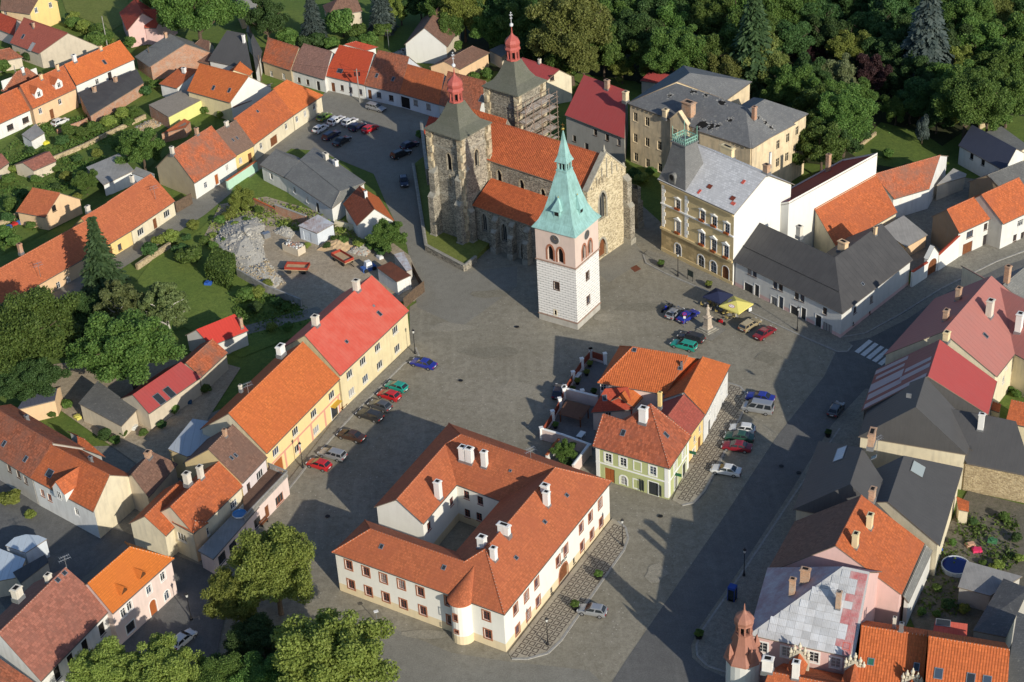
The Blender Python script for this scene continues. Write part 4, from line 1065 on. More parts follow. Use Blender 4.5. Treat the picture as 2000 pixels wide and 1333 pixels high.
P_BE=m_plaster('plaster_beige',(.58,.50,.38),.4);P_PK=m_plaster('plaster_pink',(.66,.44,.40),.2);P_PP=m_plaster('plaster_pale_pink',(.70,.56,.50),.25)
P_GR=m_plaster('plaster_green',(.44,.47,.22),.18);P_OC=m_plaster('plaster_ochre',(.62,.48,.25),.2);P_GY=m_plaster('plaster_grey',(.42,.40,.36),.4)
P_OR=m_plaster('plaster_peach',(.68,.47,.28),.3);P_TAN=m_plaster('plaster_tan',(.42,.34,.22),.45);P_LB=m_plaster('plaster_pale_blue',(.56,.60,.64),.25)
P_GG=m_plaster('plaster_light_grey',(.60,.59,.55),.25);P_RUIN=m_plaster('plaster_peeling',(.70,.56,.36),.75);P_BR=m_plaster('render_brown',(.30,.23,.15),.5)
P_ST=m_stone('old_ochre_stone',(.46,.36,.21),(.56,.45,.28),(.32,.24,.14),3.6,.4);P_LIL=m_plaster('plaster_lilac',(.66,.58,.56),.25)
def row(n):return dict(group=n)
C1=dict(w_=.6,d=.6,h=1.3)
# ---- museum: four wings round a court
MH=6.7;PM=34
W_,S_,N_,Q_=P(648,1079,MH),P(985,1201,MH),P(1195,940,MH),P(877,827,MH)
uE=(N_-S_).normalized();nE=V((-uE.y,uE.x,0));uS=(S_-W_).normalized();nS=V((-uS.y,uS.x,0))
hE=ridge_from(S_,N_,(1013,997),MH,PM);dE=(hE-MH)/math.tan(math.radians(PM));hS=ridge_from(W_,S_,(816,1066),MH,PM);dS=(hS-MH)/math.tan(math.radians(PM))
C1_=P(892,947,MH);G0,G1=P(730,991,MH),P(822,1022,MH)
uN=(Q_-N_).normalized();nN=V((-uN.y,uN.x,0));dN=abs((C1_-N_).dot(nN))/2;uW=(G0-Q_).normalized();nW=V((-uW.y,uW.x,0));dW=abs((C1_-Q_).dot(nW))/2
def isec(p,u,q,v):
    t=cross2(q-p,v)/cross2(u,v);r=p+u*t;return V((r.x,r.y,MH))
C1_=isec(N_+nN*2*dN,uN,Q_+nW*2*dW,uW);C2_=isec(N_+nN*2*dN,uN,S_+nE*2*dE,uE);C3_=isec(W_+nS*2*dS,uS,S_+nE*2*dE,uE);BW=W_+nS*2*dS
G1=isec(G0,(G1-G0).normalized(),Q_+nW*2*dW,uW)
up=lambda p,h:V((p.x,p.y,h));tn=math.tan(math.radians(PM))
hN,hW=MH+dN*tn,MH+dW*tn;print('museum ridges',hE,hS,hN,hW,dE,dS,dN,dW)
ra=up(W_+uS*dS+nS*dS,hS);rc=up(isec(S_+nE*dE,uE,W_+nS*dE,uS),hE);rb=up(isec(W_+nS*dS,uS,S_+nE*(2*dE-dS),uE),hS)
rd=up(isec(S_+nE*dE,uE,N_+nN*dN,uN),max(hE,hN));rf_=up(isec(N_+nN*dN,uN,Q_+nW*dN,uW),hN);rg_=up(isec(Q_+nW*dW,uW,N_+nN*(2*dN-dW),uN),hW);rh=up(isec(G0,(G1-G0).normalized(),Q_+nW*dW,uW),hW)
P_MU=m_plaster('museum_white',(.73,.71,.64),.12);P_MUB=m_plaster('museum_plinth',(.68,.56,.36),.2)
mw=[(x,y,'mu')for x,y in((681,1104),(715,1117),(749,1130),(784,1142),(821,1156),(876,1175),(950,1203),(686,1142),(720,1155),(754,1167),(788,1180),(826,1193),(880,1212),(953,1239),
   (1007,1190),(1028,1165),(1048,1139),(1090,1096),(1105,1074),(1135,1031),(1153,1010),(1172,984),(1011,1230),(1032,1201),(1051,1175),(1137,1067),(1156,1044),(1174,1020))]
mw+=[(1077,1153,'mn'),(1121,1095,'mn'),(1101,1132,'mg',dict(w=2.4,h=2.5,tw=.22))]+[(x,y,'mc')for x,y in((882,980),(911,967),(938,978),(913,1003),(838,1028),(936,1010))]
mus=polyb('museum','long white museum with tiled hipped roofs round a courtyard','building',[W_,S_,N_,Q_,G0,G1,C1_,C2_,C3_,BW],MH,
   [ra,rb,rc,rd,rf_,rg_,rh],[[0,1,12,11,10],[9,0,10],[8,9,10,11],[7,8,11,12,13],[1,2,13,12],[2,3,14,13],[6,7,13,14,15],[3,4,16,15,14],[5,6,15,16]],
   [P_MU,P_MUB],T_MU,wins=mw,bands=[(1.35,1)],ridge=[(10,11),(0,10),(9,10),(11,12),(1,12),(12,13),(2,13),(13,14),(3,14),(14,15),(15,16)],gut=[(0,1),(1,2),(5,6),(6,7),(7,8),(8,9)],gables={4:16},
   chim=[(905,897,dict(h=2.0,w_=.9,d=.9,m=STUCW)),(918,901,dict(h=2.1,w_=1.0,d=.9,m=STUCW)),(947,910,dict(h=2.3,w_=.8,d=.7,m=STUCW)),(857,972,dict(h=2.6,w_=.85,d=.8,m=STUCW)),(1065,963,dict(h=1.2,w_=1.0,d=.8,m=STUCW)),(1068,986,dict(h=2.,w_=.8,d=.7,m=STUCW)),(985,1042,dict(h=1.3,w_=1.6,d=.7,m=STUCW)),(942,1068,dict(h=1.5,w_=1.,d=.9,m=STUCW)),(965,1092,dict(h=1.7,w_=.75,d=.7,m=STUCW))],
   sky=[(745,1068,dict(w_=.6,h=.7)),(867,1109,dict(w_=.6,h=.7)),(1107,968,dict(w_=.6,h=.6)),(1064,1020,dict(w_=.6,h=.6)),(1008,1090,dict(w_=.6,h=.6)),(997,920,dict(w_=.4,h=.4))])
def text_on(s,k,u,z,txt,size,m,name='lettering'):
    q=s.walls[k];cv_=bpy.data.curves.new(name,'FONT');cv_.body=txt;cv_.size=size;cv_.extrude=.02;cv_.align_x='CENTER';cv_.materials.append(m)
    t_=bpy.data.objects.new(name,cv_);me=bpy.data.meshes.new_from_object(t_);bpy.data.objects.remove(t_);o=bpy.data.objects.new(name,me);COL.objects.link(o);o.parent=s.root;p=q['A']+q['d']*u+q['n']*.04+V((0,0,z))
    n,x=q['n'],q['d'];o.matrix_local=Matrix(((x.x,0,n.x,p.x-s.root.location.x),(x.y,0,n.y,p.y-s.root.location.y),(0,1,0,p.z),(0,0,0,1)));return o
h_=mus.hit_wall(1098,1105);text_on(mus,h_[1],h_[2],2.92,'MUZEUM',.62,m_plain('sign_black',(.03,.03,.03)))
b=MB();q=mus.walls[h_[1]];p=q['A']+q['d']*(h_[2]-.1)+V((0,0,4.7));b.frame(p,q['d']*.45,q['n']*.08,V((0,0,.7)));b.build('plaque',CONC,mus.root)
# round bay on the street front
bc=mus.hit_wall(907,1240);q=mus.walls[bc[1]];c_=q['A']+q['d']*bc[2]+q['n']*.1
b=MB();b.lathe(c_,[(1.5,-.1),(1.5,1.35),(1.46,1.36),(1.46,MH+.05)],20,[1,1,0]);bay=b.build('bay',[P_MU,P_MUB],mus.root,smooth=False)
b=MB();ap=c_-q['n']*3.6+V((0,0,MH+2.62));rim=[c_+V((1.75*math.cos(t),1.75*math.sin(t),MH-.05))for t in[math.atan2(q['n'].y,q['n'].x)+(i-8)*math.pi/14 for i in range(17)]]
for i in range(16):b.poly([rim[i],rim[i+1],ap]);b.poly([rim[i],rim[i]-V((0,0,.15)),rim[i+1]-V((0,0,.15)),rim[i+1]])
b.build('bay_roof',[T_MU],mus.root)
for(x,y,st)in((906,1200,'mn'),(909,1233,'mn')):
    d=c_+q['n']*1.47-q['d']*.0;me,pane=win_mesh('mu',STY['mu']);zz=4.0 if y<1210 else 1.9;ry=math.atan2(-q['d'].y,-q['d'].x)
    put('window',me,bay,d+V((0,0,zz))+q['n']*.12,ry,(.6,1,.75 if y<1210 else.4));put('pane',pane,bay,d+V((0,0,zz))+q['n']*.12,ry,(.6,1,.75 if y<1210 else.4))
# ---- left row along the square
house('corner_house','two-storey pale yellow house with bright red sheet roof at the row end','house',[(665,734),(799,607)],[(595,655),(726,538)],6.5,[P_YP,P_CR],R_RED,pitch=38,ridge=False,
   wins=[(x,y,'ltr')for x,y in((683,731),(709,706),(738,679),(772,645),(687,766),(714,740),(742,713),(776,681))],chim=[(697,566,dict(h=1.6,w_=.9,d=.9)),(617,634,dict(h=1.4,w_=.9,d=.9))],sky=[(741,613,{}),(677,668,dict(w_=.6,h=.6)),(730,598,dict(w_=.4,h=.4,glass=ZINC))])
P_M2=m_plaster('plaster_warm_yellow',(.76,.58,.28),.15)
m2=house('shop_house','yellow shop house with pink bands and bright orange roof','house',[(521,886),(664,740)],[(446,808),(592,668)],5.9,[P_M2,P_CR],T_OR,pitch=38,gm=1,
   wins=[(x,y,'ltr')for x,y in((648,772),(613,808),(577,843),(539,882),(618,840),(582,875))]+[(654,806,'shd',dict(w=1.9)),(545,912,'gd',dict(w=2.2,h=2.6,door=DOORO))],chim=[(549,690,dict(h=1.2,w_=1.3,d=.8,m=STUCW)),(470,760,dict(h=.5,w_=.4,d=.4))])
PBAND=m_plain('pink_band',(.62,.30,.22),.8);q=m2.walls[0]if m2.walls[0]['n'].x>0 else m2.walls[0]
for k,q in enumerate(m2.walls):
    if q['n'].dot(V((math.sin(2.15),math.cos(2.15),0)))>.9:
        b=MB();b.frame(q['A']+V((0,0,2.95)),q['d']*q['L'],q['n']*.05,V((0,0,.28)));b.build('string_course',PBAND,m2.root)
        for t in(.03,.22,.4,.58,.77,.97):b=MB();b.frame(q['A']+q['d']*(q['L']*t-.2)+V((0,0,.1)),q['d']*.4,q['n']*.045,V((0,0,2.85)));b.build('pilaster',PBAND,m2.root)
        b=MB();p=q['A']+q['d']*(q['L']*.90)+V((0,0,2.5));b.frame(p-q['d']*1.,q['d']*2.2,q['n']*.9,V((0,0,.06)));b.build('awning',m_plain('awning_yellow',(.6,.38,.05),.6),m2.root)
house('terrace_house','white house with mottled brown tiles above a balustraded terrace','house',[(474,944),(522,893)],[(408,878),(454,829)],5.8,[P_LIL,P_OC],T_BRN,pitch=38,gm=1,wins=[(508,927,'ltr'),(486,951,'nb')],chim=[(440,852,dict(h=1.0,w_=.5,d=.5,m=BRICKC))],sky=[(452,895,dict(w_=.5,h=.7)),(460,890,dict(w_=.5,h=.7))])
s=polyb('terrace_shop','pinkish shop with a flat terrace roof and concrete balustrade','shop',[(478,1018,3.3),(562,930,3.3),(527,915,3.3),(474,962,3.3)],3.3,[],[[0,1,2,3]],[P_PP],m_ground('terrace_floor',[(.17,.10,.07),(.2,.12,.085),(.13,.08,.06)],.4,2.),ov=.05,wins=[(546,975,'sh',dict(w=2.0,h=1.5,f=DOORO)),(522,1000,'d'),(503,1020,'sh',dict(w=1.6,h=1.5,f=DARKW))])
def balustrade(s,pts,z,h=.9,m=None,st=.3):
    for i in range(len(pts)-1):
        a,d=pts[i],pts[i+1];n=max(2,int((d-a).length/st));b=MB();u=(d-a).normalized();sd=V((-u.y,u.x,0))*.09
        b.frame(a-sd+V((0,0,z+h-.12)),d-a,sd*2,V((0,0,.14)));b.frame(a-sd+V((0,0,z)),d-a,sd*2,V((0,0,.1)));b.build('handrail',m or CONC,s.root)
        for j in range(n):b=MB();b.box(a+(d-a)*((j+.5)/n)+V((0,0,z+.1)),.12,.12,h-.22,0,math.atan2(u.y,u.x));b.build('baluster',m or CONC,s.root)
r_=[h2(p)for p in s.pts];balustrade(s,[r_[0],r_[1],r_[2]],3.3)
house('orange_corner_house','cream house with clean orange roof and chimneys left of the flat shop roofs','house',[(378,1043),(474,950)],[(331,990),(431,900)],5.2,[P_CR,P_OC],T_OR2,pitch=38,wings=[dict(e=[(324,1047),(395,975)],r=[(262,1003),(372,945)],he=4.6,pitch=36)],
   wins=[(457,985,'l'),(355,1050,'ltr'),(405,1040,'n')],chim=[(393,933,dict(h=1.8,w_=.8,d=.6)),(367,943,dict(h=1.5,w_=.9,d=.8))])
polyb('flat_shop','low shop parade with a long flat grey roof beside the square','shop',[(416,1093),(506,990),(482,976),(386,1076)],3.2,[],[[0,1,2,3]],[P_PP],R_COR,ov=.25,wins=[(490,1030,'dd'),(476,1045,'sh',dict(w=1.6,h=1.6)),(455,1068,'sh',dict(w=1.8,h=1.6)),(434,1090,'sh',dict(w=1.8,h=1.6))],gut=[(0,1)])
house('orange_bay_house','small cream house with hipped orange roof behind the flat shops','house',[(337,1020),(377,1042)],[(362,1008),(382,1018)],5.4,[P_OR],T_OR2,pitch=30,hip=(1,1),wins=[(357,1048,'ltr')])
# ---- lower left group
house('tiled_long_house','long house end with dark red old tiles and two skylights at the left edge','house',[(-30,878),(59,934)],[(-10,793),(100,868)],5.2,[P_GY],T_OLD,pitch=37,wins=[(18,915,'nb'),(36,927,'nb'),(50,938,'nb')],sky=[(8,867,{}),(50,897,{})],chim=[(53,820,dict(h=.6,w_=.5,d=.5,m=ZINC))])
hb=house('dormer_house','white house with orange roof, gabled dormer and a box skylight','house',[(59,934),(182,1000)],[(100,868),(213,929)],5.2,[P_W,P_CR],T_OR2,pitch=37,gm=1,wins=[(83,963,'n',dict(f=DOORO)),(97,972,'n',dict(f=DOORO)),(150,1000,'n'),(25,920,'n')],
   chim=[(178,902,dict(h=.7,w_=.5,d=.4,m=ZINC))],dorm=[(118,975,dict(w_=2.6,h=1.7,rise=1.5))],sky=[(97,925,dict(w_=1.3,h=1.2))],wings=[dict(e=[(152,873),(206,893)],r=[(139,862),(178,850)],he=4.6,pitch=35)])
house('old_brick_roof_house','small house with patched brown tiles below the tall blind walls','house',[(290,972),(347,906)],[(264,929),(290,881)],4.2,[P_BE],T_BRN,pitch=40,chim=[(290,893,dict(h=.8,w_=.9,d=.7,m=BRICKC))])
polyb('light_roof_annex','ochre annex with flat pale blue-grey roof behind the terrace house','annex',[(328,877),(365,892),(412,880),(452,830),(376,818)],5.0,[],[[0,1,2,3,4]],[P_OC],m_seam('roof_pale_grey',(.42,.45,.47),(.36,.38,.40),1.2),ov=.1)
house('red_shed_house','low house with crimson sheet roof and two big roof windows','house',[(291,808),(393,737)],[(256,770),(356,708)],3.4,[P_BE],R_RED2,pitch=32,ridge=False,sky=[(311,780,dict(w_=1.3,h=2.0)),(331,767,dict(w_=1.3,h=2.0))])
house('mossy_barn','narrow barn with mottled old tiles next to the crimson roof','barn',[(393,737),(445,689)],[(357,708),(421,664)],3.4,[P_BE],T_PAT,pitch=32)
polyb('grey_workshop','workshop with a broad stained dark grey roof under the walnut tree','shed',[(153,788,3.6),(237,833,2.6),(268,800,2.8),(191,744,4.)],3,[],[[0,1,2,3]],[P_BE],R_SL,ov=.2)
house('garden_cottage','cottage with a bright red roof standing in the garden','house',[(412,676),(485,646)],[(390,650),(451,608)],3.0,[P_GG],m_seam('roof_signal_red',(.50,.05,.035),(.44,.05,.035),.5),pitch=36,ridge=False,chim=[(472,640,dict(h=1.6,w_=.5,d=.5,m=BRICKC))])
house('navy_shed','shed with dark navy roof and cream gable wall by the big tree','shed',[(33,800),(107,782)],[(50,772),(112,760)],3.2,[P_OR],R_NAVY,pitch=25,ridge=False)
n1=house('pink_inn','pink two-storey corner house with vivid orange hipped roof and triangular dormers','house',[(220,1199),(340,1091)],[(173,1141),(252,1068)],6.0,[P_PP],[m_tile('tile_vivid_orange',(.60,.17,.03),(.54,.15,.03),.06,.1),R_DK],rfm=(0,1),pitch=36,hip=(0,1),back=1.1,
   wins=[(241,1197,'nt'),(253,1184,'nt'),(291,1152,'nt'),(318,1126,'nt'),(326,1163,'nar'),(301,1195,'dar',dict(door=DOORO)),(255,1225,'sh',dict(w=1.6,h=1.5,t=WHITE))],dorm=[(243,1158,dict(w_=1.2,h=.4,rise=.7,st=None,wm=BROWN)),(279,1127,dict(w_=1.2,h=.4,rise=.7,st=None,wm=BROWN))])
house('faded_tile_house','white house with broad faded pink-brown roof and roof-top antennas','house',[(80,1331),(219,1187)],[(-8,1236),(133,1110)],5.6,[P_W],T_PNK,pitch=36,wins=[(x,y,'dk',dict(w=1.1,h=1.9))for x,y in((199,1229),(166,1262),(138,1290),(112,1315))],chim=[(35,1165,dict(h=1.2,w_=1.2,d=.9,m=STUCC)),(96,1136,dict(h=1.0,w_=.8,d=.6))],sky=[(112,1133,dict(w_=.7,h=.8)),(125,1119,dict(w_=.7,h=.8))])
house('foreground_roof_end','tiled roof end with white verge at the bottom left edge','house',[(60,1420),(85,1345)],[(-60,1330),(-10,1270)],5.4,[P_W],T_OLD,pitch=36)
polyb('pale_flat_shed','low shed with pale bluish flat roof at the left edge','shed',[(-30,1140,3),(35,1128,3),(50,1092,3),(-30,1060,3)],3,[],[[0,1,2,3]],[P_BE],m_seam('roof_pale_blue',(.5,.56,.6),(.44,.5,.54),1.),ov=.1)
polyb('curved_roof_shed','shed with pale curved-edge roof beside the dark street','shed',[(10,1066,3.2),(50,1080,3.2),(92,1053,3.2),(75,1046,3.2),(50,1044,3.2),(28,1050,3.2)],3.2,[],[[0,1,2,3,4,5]],[P_LB],MT['roof_pale_blue'],ov=.1)  # stands for a white dome in shade; the blue tint is in the colour
polyb('dark_back_shed','dark felt-roofed shed between the faded roof and pale sheds','shed',[(25,1118,3.6),(40,1140,3.6),(95,1098,3.6),(88,1083,3.6)],3.6,[],[[0,1,2,3]],[P_BE],R_DK,ov=.1)
# ---- middle block between the streets
house('hipped_orange_house','pale house with large ribbed orange hipped roof facing the square','house',[(1167,748),(1300,771)],[(1236,677),(1344,697)],5.2,[P_PP,T_RIB],T_RIB,pitch=36,gm=1,hip=(1,0),wins=[(1172,757,'n')],sky=[(1239,684,dict(w_=.7,h=.7)),(1328,720,dict(w_=.6,h=.6))],chim=[(1331,716,dict(h=.9,w_=.3,d=.3,m=ZINC,cap=False))])
house('street_orange_house','white house with plain orange roof along the patterned pavement','house',[(1378,810),(1427,713)],[(1335,766),(1374,697)],5.4,[P_W],T_OR,pitch=36,wins=[(1409,762,'n'),(1417,745,'n'),(1395,787,'n'),(1420,765,'n'),(1411,785,'n'),(1397,812,'n'),(1386,800,'n'),(1385,835,'shd')])
house('faded_red_house','narrow yellow house with faded red roof between orange and green houses','house',[(1348,851),(1377,811)],[(1307,813),(1334,770)],5.2,[P_Y],m_tile('tile_dull_red',(.36,.085,.06),(.30,.08,.06),.4,.2),pitch=36,wins=[(1367,838,'n'),(1357,858,'n'),(1355,886,'nt'),(1366,865,'d')],chim=[(1289,793,dict(h=2.2,w_=.5,d=.5,m=P_Y))])
gl,gs,gn=(1158,872),(1308,916),(1350,852)
_gb=P(1350,852,5.8)+(P(1158,872,5.8)-P(1308,916,5.8))*.62;_gb2=P(1158,872,5.8)+(P(1350,852,5.8)-P(1308,916,5.8))*.55
gh=polyb('green_house','pale green corner house with white window surrounds and brown tile roof','house',[gl,gs,gn,_gb,_gb2],5.8,[(1270,789,'0'),(1220,823,'0'),(1178,809,'0')],
   [[0,1,5,6,7],[1,2,5],[2,3,5],[4,0,7],[3,4,7,6,5]],[P_GR,WHITE],m_tile('tile_brown_red',(.40,.11,.05),(.30,.09,.05),.5,.4,.3,.5),pitch=38,wins=[(1188,895,'gr'),(1217,903,'gr'),(1245,911,'gbl'),(1275,920,'gr'),(1191,932,'do',dict(w=1.6,h=2.4)),(1218,939,'ga'),(1244,946,'gbl'),(1276,957,'shd',dict(w=1.5)),(1319,911,'gr'),(1335,886,'gr'),(1320,946,'shd',dict(w=1.3)),(1336,922,'shd',dict(w=1.3))],
   ridge=[(5,1),(6,7),(0,7),(2,5)],gut=[(0,1),(1,2)],chim=[(1257,823,dict(h=2.2,w_=1.1,d=.9,m=STUCW))],sky=[(1217,846,{}),(1301,850,{})])
for k in(0,1):
    q=gh.walls[k];b=MB();b.frame(q['A']+V((0,0,2.95)),q['d']*q['L'],q['n']*.08,V((0,0,.22)));b.build('string_course',WHITE,gh.root)
    for u in(.02,q['L']-.62):b=MB();b.frame(q['A']+q['d']*u+V((0,0,.3)),q['d']*.6,q['n']*.06,V((0,0,5.3)));b.build('quoin',WHITE,gh.root)
q=gh.walls[0]
for(x,y)in((1249,957),(1254,958),(1288,968)):
    r0=gh.hit_wall(x,y);b=MB();b.frame(q['A']+q['d']*r0[2]+q['n']*.1+V((0,0,.4)),q['d']*.5+q['n']*.25,q['n']*.06,V((0,0,1.9)));b.build('shutter',m_plain('shutter_grey',(.10,.11,.10),.6),gh.root)
GSIGN=m_plain('sign_green',(.02,.10,.05),.5)
for(x,y)in((1318,940),(1346,897)):
    r0=gh.hit_wall(x,y)
    if r0:q=gh.walls[r0[1]];b=MB();b.frame(q['A']+q['d']*r0[2]+V((0,0,2.6)),q['n']*1.0,q['d']*.08,V((0,0,.5)));b.build('hanging_sign',GSIGN,gh.root)
house('garden_wing','low garden wing with red shaded roofs and a small lit orange gable in the court','house',[(1154,806),(1236,800)],[(1182,764),(1226,752)],3.6,[P_PP,T_RD],[T_RD,T_OR],pitch=32,hip=(0,1),wings=[dict(e=[(1238,796),(1260,771)],r=[(1213,778),(1229,746)],he=3.8,pitch=34,gm=1,rfm=(1,0))],sky=[(1181,778,{})],wins=[(1188,805,'n')],ridge=False)  # shadow put into the red tile colour, sunlight into the orange slope
# ---- east side: town hall, dark corner building
F0,F1=P(1284,350,14.1),P(1434,419,14.1);uF=(F1-F0).normalized();nF=V((-uF.y,uF.x,0));hF=ridge_from(F0,F1,(1450,320),14.1,30);dF=(hF-14.1)/math.tan(math.radians(30));print('hall',hF,dF)
thl=polyb('town_hall','three-storey ochre town hall with white roof, blind white side wall and grey corner turret roof','building',[F0,F1,F1+nF*dF*1.9,F0+nF*dF*1.9],14.1,[up(F1+nF*dF,hF),up(F0+nF*dF,hF)],[[0,1,4,5],[2,3,5,4]],[P_OC,P_WW,m_brick('rusticated_ochre',(.60,.45,.23),(.30,.21,.10),1.25,.55)],R_WH,ov=.45,gables={1:4,3:5},wallm={1:1,2:1},bands={0:[(4.5,2)]},
   wins=[(x,y,'gr',dict(w=1.1,h=1.9))for x,y in((1324,400),(1372,422),(1395,433),(1420,447))]+[(x,y,'gr',dict(w=1.15,h=2.4))for x,y in((1324,444),(1371,467),(1394,480),(1418,492))]+[(1324,491,'ga',dict(w=1.5,h=2.9,tw=.2)),(1369,517,'ga',dict(w=1.5,h=2.9,tw=.2)),(1393,529,'ga',dict(w=1.5,h=2.9,tw=.2)),(1417,543,'dar',dict(w=1.5,h=3.1))],
   ridge=[(4,5)],gut=[(0,1)],chim=[(1421,304,dict(h=1.6,w_=2.6,d=.8,m=P_YP)),(1497,336,dict(h=1.2,w_=1.0,d=.8,m=BRICKC)),(1504,322,dict(h=2.3,w_=.3,d=.3,m=STUCW,cap=False))],
   sky=[(1386,365,dict(w_=.9,h=.8,glass=MT['frame_oxblood'],fr=R_RUST)),(1431,388,dict(w_=.9,h=.8,glass=MT['frame_oxblood'],fr=R_RUST)),(1432,398,dict(w_=.8,h=.6,glass=R_RED,fr=R_RED)),(1452,356,dict(w_=.5,h=.8,glass=R_RED,fr=R_RED)),(1366,375,dict(w_=.4,h=.9,glass=R_RED,fr=R_RED))])
q=thl.walls[0]
for z_,d_,hh in((.0,.12,.7),(4.5,.35,.4),(9.4,.2,.25),(13.3,.3,.25),(13.7,.5,.3)):b=MB();b.frame(q['A']+V((0,0,z_)),q['d']*q['L'],q['n']*d_,V((0,0,hh)));b.build('cornice',P_OC if z_!=9.4 else WHITE,thl.root)
for t in(.012,.335):
    for k in range(11):
        b=MB();ww=.9 if k%2 else.6;b.frame(q['A']+q['d']*(q['L']*t)+V((0,0,5.0+k*.76)),q['d']*ww,q['n']*.07,V((0,0,.68)));b.build('quoin',WHITE,thl.root)
for k in range(6):
    b=MB();b.frame(q['A']+V((0,0,.75+k*.62)),q['d']*q['L'],q['n']*.0,V((0,0,.5)))
FLW=m_rough('geraniums',(.45,.03,.02),(.06,.12,.02),9.)
for(kk,u,z,d,key,fl)in list(thl.todo):
    q=thl.walls[kk]
    if z>4 and kk==0:
        b=MB();p=q['A']+q['d']*u+V((0,0,z-.02));b.frame(p-q['d']*.6+q['n']*.1,q['d']*1.2,q['n']*.3,V((0,0,.35)),0,.9);b.build('flower_box',FLW,thl.root)
        b=MB();zz=z+d['h']+.28;e=q['d']*(d['w']/2+.35);b.poly([p*1-e+q['n']*.3+V((0,0,zz-z)),p+e+q['n']*.3+V((0,0,zz-z)),p+q['n']*.3+V((0,0,zz-z+(.55 if z<9 else.3)))]);b.poly([p-e+V((0,0,zz-z)),p-e+q['n']*.3+V((0,0,zz-z)),p+q['n']*.3+V((0,0,zz-z+(.55 if z<9 else.3))),p+V((0,0,zz-z+(.55 if z<9 else.3)))]);b.poly([p+e+q['n']*.3+V((0,0,zz-z)),p+e+V((0,0,zz-z)),p+V((0,0,zz-z+(.55 if z<9 else.3))),p+q['n']*.3+V((0,0,zz-z+(.55 if z<9 else.3)))]);b.poly([p-e+V((0,0,zz-z)),p+e+V((0,0,zz-z)),p+e+q['n']*.3+V((0,0,zz-z)),p-e+q['n']*.3+V((0,0,zz-z))]);b.build('pediment',WHITE,thl.root)
# corner turret roof of the hall
R_TUR=m_slate('turret_slate',(.17,.17,.165),(.12,.12,.12),.3);tl=F0+uF*3.4+nF*3.2;b=MB();pyramid(b,h2(tl),uF,nF,[(3.3,3.1,14.12),(3.2,3.0,14.5),(2.4,2.2,17.0),(1.7,1.6,20.2),(1.55,1.45,21.2)]);tr_=b.build('turret_roof',[R_TUR],thl.root)
b=MB();pyramid(b,h2(tl),uF,nF,[(1.75,1.65,21.2),(1.75,1.65,21.45)])
for a in(-1,1):
    for d in(-1,1):b.tube(h2(tl)+uF*1.5*a+nF*1.4*d+V((0,0,21.4)),h2(tl)+uF*1.5*a+nF*1.4*d+V((0,0,24.2)),.05,n=5,m=1)
for k in range(8):
    for a in(-1,1):b.bar(h2(tl)+uF*(-1.5+3*k/7)+nF*1.4*a+V((0,0,21.4)),h2(tl)+uF*(-1.5+3*(k+.4)/7)+nF*1.4*a+V((0,0,22.5)),.07,m=1);b.bar(h2(tl)+nF*(-1.4+2.8*k/7)+uF*1.5*a+V((0,0,21.4)),h2(tl)+nF*(-1.4+2.8*(k+.4)/7)+uF*1.5*a+V((0,0,22.5)),.07,m=1)
for zz in(21.9,22.5):
    for a in(-1,1):b.bar(h2(tl)-uF*1.5+nF*1.4*a+V((0,0,zz)),h2(tl)+uF*1.5+nF*1.4*a+V((0,0,zz)),.09,m=1);b.bar(h2(tl)-nF*1.4+uF*1.5*a+V((0,0,zz)),h2(tl)+nF*1.4+uF*1.5*a+V((0,0,zz)),.09,m=1)
b.build('roof_railing',[R_TUR,m_plain('copper_rail',(.25,.46,.36),.6)],thl.root)
b=MB();p=h2(tl)-nF*2.85+V((0,0,15.6));b.tube(p-nF*.3,p+nF*.9,.75,n=14,m=0);b.tube(p-nF*.32,p-nF*.2,.5,n=14,m=1);b.box(p-V((0,0,1.1)),1.5,.6,.9,0,math.atan2(uF.y,uF.x));b.build('round_dormer',[R_SLG,VOID],thl.root)
s=lshape('dark_corner_house','two-storey grey shop building with dark felt mansard roof on the street corner','building',(1432,509),(1645,613),(1783,507),(1556,465),(1668,480),5.0,[P_GG,P_PK],R_DK,pitch=37,bands=[(.8,1)],
   wins=[(x,y,'nb',dict(h=1.3))for x,y in((1464,529),(1474,534),(1514,558),(1525,562),(1556,579),(1567,583),(1611,608),(1670,606),(1702,585))]+[(1462,567,'sh',dict(w=2.0,h=1.7,t=WHITE)),(1478,577,'shd',dict(w=1.0)),(1512,595,'sh',dict(w=1.4,h=1.6,t=WHITE)),(1525,602,'shd',dict(w=1.0)),(1552,612,'sh',dict(w=1.8,h=1.7,t=WHITE)),(1569,622,'shd',dict(w=1.0)),(1598,638,'shd',dict(w=1.2)),(1616,646,'sh',dict(w=1.9,h=1.6)),(1667,632,'s'),(1699,611,'s')],
   chim=[(1561,460,dict(h=1.6,w_=.9,d=.7)),(1646,489,dict(h=1.5,w_=1.5,d=.9,m=P_OR)),(1709,458,dict(h=1.2,w_=.5,d=.5,m=P_OR))],sky=[(1685,555,dict(w_=.6,h=.6))])
b=MB();q=s.pts  # break between the steeper foot and the upper slope
for(A,B,C,D)in((q[0],q[1],q[7],q[6]),):
    a0,a1=A*.62+D*.38,B*.62+C*.38;k=V((0,0,.06));b.bar(a0+k,a1+k,.22,.12)
b.build('roof_step',R_DK,s.roof)
